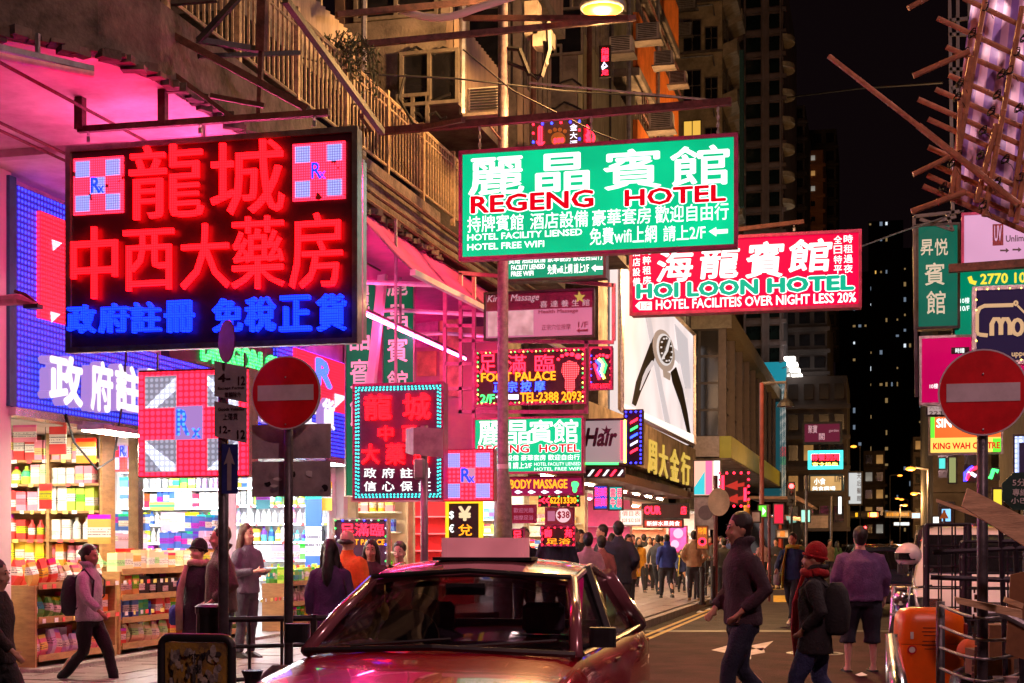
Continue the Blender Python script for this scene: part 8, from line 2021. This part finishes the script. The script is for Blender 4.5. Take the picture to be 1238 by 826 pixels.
for k in range(7):   # curved balconies stacked down the right edge of the tower
    c = PY(947, 50 + k * 33, 95); q = MB()
    q.prism([(c.x + .7 * math.cos(R(a)), 95.5 + 1.1 * math.sin(R(a)), c.z) for a in range(-90, 91, 20)], (0, 0, .3)); q.build('curved_balcony', PLAS, t1, fix=True)
MB().box2(tuple(PY(894, 250, 80)), tuple(PY(899, 60, 80) + Vector((0, .4, 0)))).build('teal_panel', mat('teal render', (.03, .12, .14), .7), t1)
tower('apartment_block', 'dark brown block with balconies behind the pinkish tower', 947, 973, 128, 115, 14, TGRY, 14, 2, lit=.06, seed=3, vb=420)
tower('apartment_block', 'narrow orange brown block with three small lit windows', 971, 995, 182, 125, 10, TORG, 8, 1, vb=330, ww=.2, wh=.3, lit=.5, seed=8)
tower('apartment_block', 'dim block with a red lit rooftop beside the orange brown one', 966, 1011, 157, 140, 12, TWD, 12, 3, lit=.04, seed=5, vb=420)
tower('apartment_block', 'dark block below the crimson sign with faint window frames', 910, 1000, 372, 100, 15, TGRY, 7, 5, lit=.03, seed=6, vb=560, ww=.7, wh=.5)
tower('apartment_block', 'low dim block left of the white far sign', 950, 1024, 455, 90, 10, TWD, 5, 4, lit=.05, seed=9, vb=640)
tower('apartment_block', 'dim block with lit balconies behind the far white sign', 1044, 1070, 545, 130, 10, TWD, 5, 2, lit=.5, seed=10, vb=650)
tower('apartment_block', 'dark block under the far right street lamps', 1104, 1134, 528, 120, 10, TGRY, 6, 2, lit=.15, seed=11, vb=650)
tower('apartment_block', 'dark side building filling the gap behind the right hand signs', 1128, 1290, 300, 70, 20, DKB, 6, 5, lit=.05, seed=12, vb=650)
# far estate towers, almost black, with hundreds of tiny lit windows
NB_ = mat('night silhouette concrete', (.02, .018, .022), .95)
for i, (u0, u1, vt, lb, sd_) in enumerate(((1010, 1052, 330, 'black estate tower with scattered tiny lights right of the crimson sign', 1), (1050, 1092, 268, 'tallest black estate tower with scattered tiny lights', 2), (1092, 1132, 300, 'black estate tower with tiny lights beside the dark green sign', 3))):
    Yt = 260 + i * 14; pl = Plane('Y', Yt); a0, a1 = pl.a(u0), pl.a(u1)
    t = thing('tower_block', lb, 'tower block', ((a0 + a1) / 2, Yt, 0)); MB().box2((a0, Yt, 0), (a1, Yt + 20, pl.b(u0, vt))).build('wall', NB_, t)
    rr = random.Random(sd_); qs = [MB(), MB(), MB(), MB()]
    zt = pl.b(u0, vt)
    for j in range(int(zt / 2.9)):
        for k in range(int((a1 - a0) / .95)):
            x = rr.random()
            if x < (.5 if k % 3 == 0 else .12):
                m_i = 0 if x < .035 and k % 3 == 0 else 1 if x < .015 else 2 if rr.random() < .5 else 3
                xx = a0 + .3 + k * .95; z = 4 + j * 2.9; w_ = rr.uniform(.2, .55); h_ = rr.uniform(.3, .9)
                qs[m_i].box((xx, Yt - .05, z), (w_, .1, h_))
    for q, m in zip(qs, (GLS, GLY, emit('dim blue window', (.35, .45, .6), .35), emit('dim amber window', (.6, .38, .15), .35))):
        if q.v: q.build('lit_windows', m, t, kind='stuff')
# low hill of dark ground behind everything closing the street
MB().box2((-60, 330, 0), (90, 345, 30)).build('terrain', NB_, kind='structure')
# dark glazed building with the lime green band
gb = thing('building', 'dark glazed corner building with a lime green canopy band', 'building', (-8, 70, 5))
Yg = 60.0; pgf = Plane('Y', Yg); Xg = pgf.a(870)
PGX = Plane('X', Xg)
y1 = PGX.a(946)
zt = pgf.b(870, 398); zb = pgf.b(870, 528)
MB().box2((Xg - 9, Yg, 5.0), (Xg - .02, y1, zt)).build('wall', mat('black cladding', (.025, .02, .024), .3, .3, .3, 2, .05), gb)
MB().box2((Xg - 9, Yg - .2, zt), (Xg + .5, y1 + .2, zt + .7)).build('parapet', mat('grimy parapet', (.2, .17, .13), .8), gb)
MB().box2((Xg - 9, Yg - .35, pgf.b(850, 553)), (Xg + .02, Yg + .1, zb)).build('white_band', mat('grey white cladding', (.42, .38, .4), .5), gb)
LIME = mat('lime green panel', (.42, .46, .06), .5, 0, .1, 2, .05)
yy = Yg - .3; n = 12; wstep = (y1 - yy) / n
for i in range(n): MB().box2((Xg + .02, yy + wstep * i + .02, pgf.b(870, 555)), (Xg + .5, yy + wstep * (i + 1) - .02, zb)).build('lime_panel', LIME, gb)
MB().box2((Xg - 3, Yg - .3, pgf.b(850, 557)), (Xg + .5, y1, pgf.b(850, 554.5))).build('soffit', CONC, gb)
for k in range(3): MB().box((Xg - .6, Yg + .5 + k * .9, pgf.b(850, 557.5)), (.5, .5, .03)).build('soffit_light', emit('soffit light', (1, .8, .55), 12), gb)
n = 11; st_ = (y1 - Yg) / n
for i in range(n + 1):
    MB().box2((Xg - .018, Yg + st_ * i - .12, zb), (Xg + .28, Yg + st_ * i + .12, zt)).build('fin', mat('bronze fin', (.06, .045, .045), .4, .4), gb)
    if i < n:
        for j in range(4): MB().box2((Xg - .015, Yg + st_ * i + .13, zb + (zt - zb) * j / 4 + .06), (Xg + .06, Yg + st_ * (i + 1) - .13, zb + (zt - zb) * (j + 1) / 4 - .06)).build('glazing_panel', OPAQG, gb)
for i in range(4):
    a0 = Xg - 3.2 + i * .8
    for j in range(4): MB().box2((a0 + .04, Yg - .03, zb + (zt - zb) * j / 4 + .05), (a0 + .74, Yg - .002, zb + (zt - zb) * (j + 1) / 4 - .05)).build('glazing_panel', OPAQG if (i, j) != (1, 0) else emit('blue lit poster in window', (.1, .3, .45), .9), gb)
lf = thing('roof_floodlights', 'row of small warm floodlights under the parapet of the grey building', 'lamp', PX(855, 372, XW + .3))
for i in range(6):
    p = PX(846 + i * 7, 374 + i * 5.5, XW + .2); q = MB(); q.box(p, (.25, .9, .08)); q.build('lamp_head', emit('warm floodlight', (1, .75, .4), 6), lf)
    MB().bar(p, p + Vector((-.5, 0, .3)), .05).build('arm', DKST, lf)
cb = thing('building', 'brown cornice building with shop signs below the floodlights', 'building', (-9, 59, 8))
MB().box2((XW - 3.2, yB + .6, 3.4), (XW - .3, Yg - .4 if Yg - .4 > yB + .7 else yB + 1.5, 11.5)).build('wall', TGRY, cb)
# teal and white tall billboards beyond
bbx = thing('billboard', 'tall dark teal billboard with three petal shapes, edge lit', 'billboard', PY(935, 600, 92))
p9 = Plane('Y', 92)
q = MB(); p9.fbox(q, *p9.rect(918, 951, 440, 600), -.5, 0); q.build('panel', emit('dark teal poster', (.01, .07, .085), .8, .3, .15), bbx)
q = MB(); p9.fbox(q, *p9.rect(918, 951, 438, 462), .01, .05); q.build('upper_print', emit('bright teal poster', (.01, .25, .33), .8), bbx)
for k, (v, m) in enumerate(((502, emit('lime grey petal', (.2, .24, .12), .7)), (525, emit('navy petal', (.02, .05, .12), .8)), (550, emit('green petal', (.05, .1, .05), .8)))):
    P = [(920, v - 12)] + [(920 + 13 * math.cos(R(a)), v + 12 * math.sin(R(a))) for a in range(-80, 81, 20)] + [(920, v + 12)]
    put(bbx, p9, [('p', [(u + 1.2 * (1 if i else 0), v_) for i, (u, v_) in enumerate(P)], emit('pale petal edge', (.6, .5, .4), .8), dict(name='petal_edge', d=.06, th=.02)), ('p', [(920 + (u - 920) * .86, v + (v_ - v) * .86) for u, v_ in P], m, dict(name='petal', d=.1, th=.02))])
wb_ = thing('billboard', 'slanting white billboard with a red and green stripe beyond the teal one', 'billboard', PY(958, 600, 92))
Xw2 = p9.a(951); PXW = Plane('X', Xw2)
def wz(u, v): p = PX(u, v, Xw2); return Vector((Xw2, p.y, p.z))
for (va, vb, vc, vd, c) in ((440, 540, 555, 470, emit('grey white lit poster', (.55, .5, .45), .8)), (540, 552, 566, 555, emit('red stripe', (.9, .08, .06), .9)), (552, 562, 575, 566, emit('green stripe', (.2, .4, .15), .8)), (562, 600, 608, 575, emit('cream lit poster', (.75, .55, .35), .8))):
    MB().prism([wz(951, va), wz(951, vb), wz(969, vc), wz(969, vd)], (-.4, 0, 0)).build('panel', c, wb_, fix=True)
for k in range(7):
    p = PX(955 + k * 3, 434 + k * 7, Xw2 + .5); MB().box(p, (.6, 1.0, .15)).build('lamp_head', emit('billboard spotlight', (1, .95, .85), 6), wb_); MB().bar(p, p + Vector((-.6, 0, -.2)), .06).build('arm', DKST, wb_)
for k, ch in enumerate('ab'):
    q = MB(); PXW.text(q, 'du', PXW.a(954), PXW.a(963), PXW.b(958, 520 + k * 17), PXW.b(958, 507 + k * 17), .03, 0, .05); q.build('lettering', emit('violet white letters', (.6, .6, 1), 1.3), wb_)
# further signs over the street on the left side
F1 = Plane('Y', 80)
sign('shop_sign', 'dark maroon sign with pale calligraphy far down the street', 'shop sign', F1, (970, 1018, 510, 537), .4, emit('maroon lit panel', (.12, .01, .03), .9), DKST, [('t', '聚寶', 977, 988, 514, 524, MTX, dict(bold=.03)), ('t', '閣', 990, 997, 524, 532, MTX, dict(bold=.03)), ('t', 'garden', 1002, 1014, 519, 523, MTX, {})], fw=.12)
sign('neon_sign', 'turquoise framed neon sign with red and yellow characters far down the street', 'shop sign', Plane('Y', 76), (977, 1019, 545, 567), .4, BLKP, emit('turquoise neon frame', (.05, .8, .75), 2.2), [('t', '麻餐別苑', 980, 1016, 548, 557, NR, dict(bold=.04)), ('t', '京之扒牛', 982, 1013, 559, 565, NYY, dict(bold=.04))], fw=.16)
sign('shop_sign', 'tan lit picture sign below the turquoise neon', 'shop sign', Plane('Y', 78), (978, 1019, 574, 595), .3, emit('tan lit print', (.75, .42, .15), .9, .5, .6), DKST, [('t', '小食', 984, 998, 578, 586, WTX, dict(bold=.04)), ('t', '1/F', 1009, 1017, 575, 583, SGN, dict(bold=.03)), ('t', '美食廣場', 982, 1010, 588, 593, WTX, dict(bold=.04))], fw=.08)
sign('billboard', 'tall pale lit poster with a column of grey characters', 'billboard', Plane('Y', 96), (1019, 1043, 570, 611), .4, emit('pale grey lit poster', (.62, .64, .64), .9, .2, .3), DKST, [('t', '天', 1036, 1041, 572, 579, SGN, dict(bold=.02)), ('t', '后', 1036, 1041, 581, 588, SGN, dict(bold=.02)), ('t', '醫', 1036, 1041, 590, 597, SGN, dict(bold=.02)), ('t', '館', 1036, 1041, 599, 606, SGN, dict(bold=.02))], fw=.1)
sign('shop_sign', 'yellow and red lit sign over the road left of the amber one', 'shop sign', Plane('Y', 110), (1023, 1064, 618, 627), .4, emit('yellow amber lit', (1, .5, .02), 1.1), DKST, [('r', 1051, 1061, 619, 626, NR, {}), ('r', 1026, 1034, 620, 625, SGN, {}), ('r', 1037, 1049, 620, 625, SGN, {}), ('t', '藥', 1052, 1060, 619, 626, NYY, dict(d=.02, bold=.03))], fw=.12)
sign('shop_sign', 'amber lit sign with four characters at the far end', 'shop sign', Plane('Y', 118), (1070, 1101, 618, 626), .4, emit('deep amber lit', (.75, .28, .01), 1.0), DKST, [('t', '百金酒樓', 1073, 1098, 619, 625, SGN, dict(bold=.04))], fw=.12)
sign('shop_sign', 'long white lit strip sign at the end of the street', 'shop sign', Plane('Y', 120), (1080, 1100, 631, 636), .3, emit('white lit strip', (.8, .95, 1), 1.3), DKST, [], fw=.05)
sign('shop_sign', 'grey blank sign beside the far white poster', 'shop sign', Plane('Y', 70), (966, 1003, 622, 640), .3, mat('grey blank panel', (.3, .27, .27), .6), DKST, [], fw=.06)
for i, (u0, u1, vt, vb, Y, m, lb, ct) in enumerate(((916, 928, 610, 626, 42, emit('lime lit box', (.15, .8, .05), 1.1), 'small lime green lit box sign on a post', 'shop sign'), (935, 948, 609, 634, 50, emit('red lit banner', (.75, .02, .06), 1), 'red lit hanging banner over the far crowd', 'banner'), (908, 920, 618, 632, 39, PAPER, 'small round-cornered white board with a dark outline', 'notice'),
        (968, 980, 616, 632, 62, emit('mint lit', (.4, .9, .7), 1.1), 'white and mint lit shop board left of the grey sign', 'shop sign'), (938, 954, 640, 651, 44, PAPER, 'white board with a small coloured picture', 'notice'), (1013, 1018, 600, 622, 88, WTX, 'narrow white and red upright sign far down the street', 'shop sign'))):
    sign({'banner': 'banner', 'notice': 'notice_board'}.get(ct, 'shop_sign'), lb, ct, Plane('Y', Y), (u0, u1, vt, vb), .15, m, DKST, [('p', [(922, 613), (926, 618), (922, 623)], WTX, dict(name='arrow'))] if i == 0 else [('r', 943, 949, 642, 649, emit('orange print', (1, .3, .05), .8), {})] if i == 4 else [], fw=.03)
cp = thing('canopy', 'dark corrugated shop canopy with a lit edge beyond the lime band', 'awning', PY(960, 610, 66))
MB().prism([PY(905, 603, 66), PY(905, 600, 66), PY(965, 600, 66), PY(984, 612, 66), PY(982, 614, 66), PY(962, 604, 66)], (0, 5, 0)).build('roof_sheet', mat('brown canopy sheet', (.3, .2, .14), .6), cp, fix=True)
# far street lamps on the right, lit sodium
FLG = 'far street lamps with lit sodium heads'
for i, (u, v, D, uh) in enumerate(((1122, 567, 62, 1101), (1116, 597, 85, 1105), (1088, 563 + 48, 110, 1094), (1040, 540, 100, 1032), (1076, 575, 120, 1088), (1098, 604, 130, 1090), (1062, 603, 140, 1085))):
    p = PD(u, D); z = HC + (HZ - v) / F * D; ph = PD(uh, D)
    t = thing('street_lamp', f"far street lamp with glowing sodium head, {['tall one above the cage trolley', 'lower one right of the amber sign', 'one above the dark blue car', 'one left of the estate towers', 'small one over the amber sign', 'small one by the white strip sign', 'farthest small one'][i]}", 'street lamp', p, group=None)
    MB().tube([(p.x, p.y, 0), (p.x, p.y, z)], .05, 6).build('pole', POLE, t); MB().tube([(p.x, p.y, z), (ph.x, ph.y, z + .1)], .06, 6).build('arm', POLE, t)
    MB().ball((ph.x, ph.y, z), .15, 10, (1.4, 1, .6)).build('lamp_glass', emit('far sodium lamp', (1, .3, .03), 3.1), t)
    if i < 3: lamp('street_lamp_light', (ph.x, ph.y, z - .4), 300, (1, .5, .16), .2)
sp = thing('traffic_sign', 'far triangular warning sign beside the cage trolley', 'road sign', PY(1142, 640, 32))
MB().prism([PY(1136, 627, 32), PY(1147, 627, 32), PY(1141.5, 616, 32)], (0, .03, 0)).build('triangle', mat('warning orange', (.7, .25, .03), .4), sp, fix=True); MB().tube([PY(1141.5, 655, 32.05), PY(1141.5, 617, 32.05)], .03, 6).build('pole', POLE, sp)
# pole of the round road sign over the left far pavement, and dark round disc
t = thing('traffic_sign', 'pale round sign on the red pole over the left pavement', 'road sign', PY(868, 640, 38.5)); c = PY(869, 607, 37.9)
MB().prism([(c.x + .28 * math.cos(2 * PI * k / 20), 37.9, c.z + .36 * math.sin(2 * PI * k / 20)) for k in range(20)], (0, .03, 0)).build('disc', PLAS, t, fix=True)

bpy.data.scenes.remove(TMP)
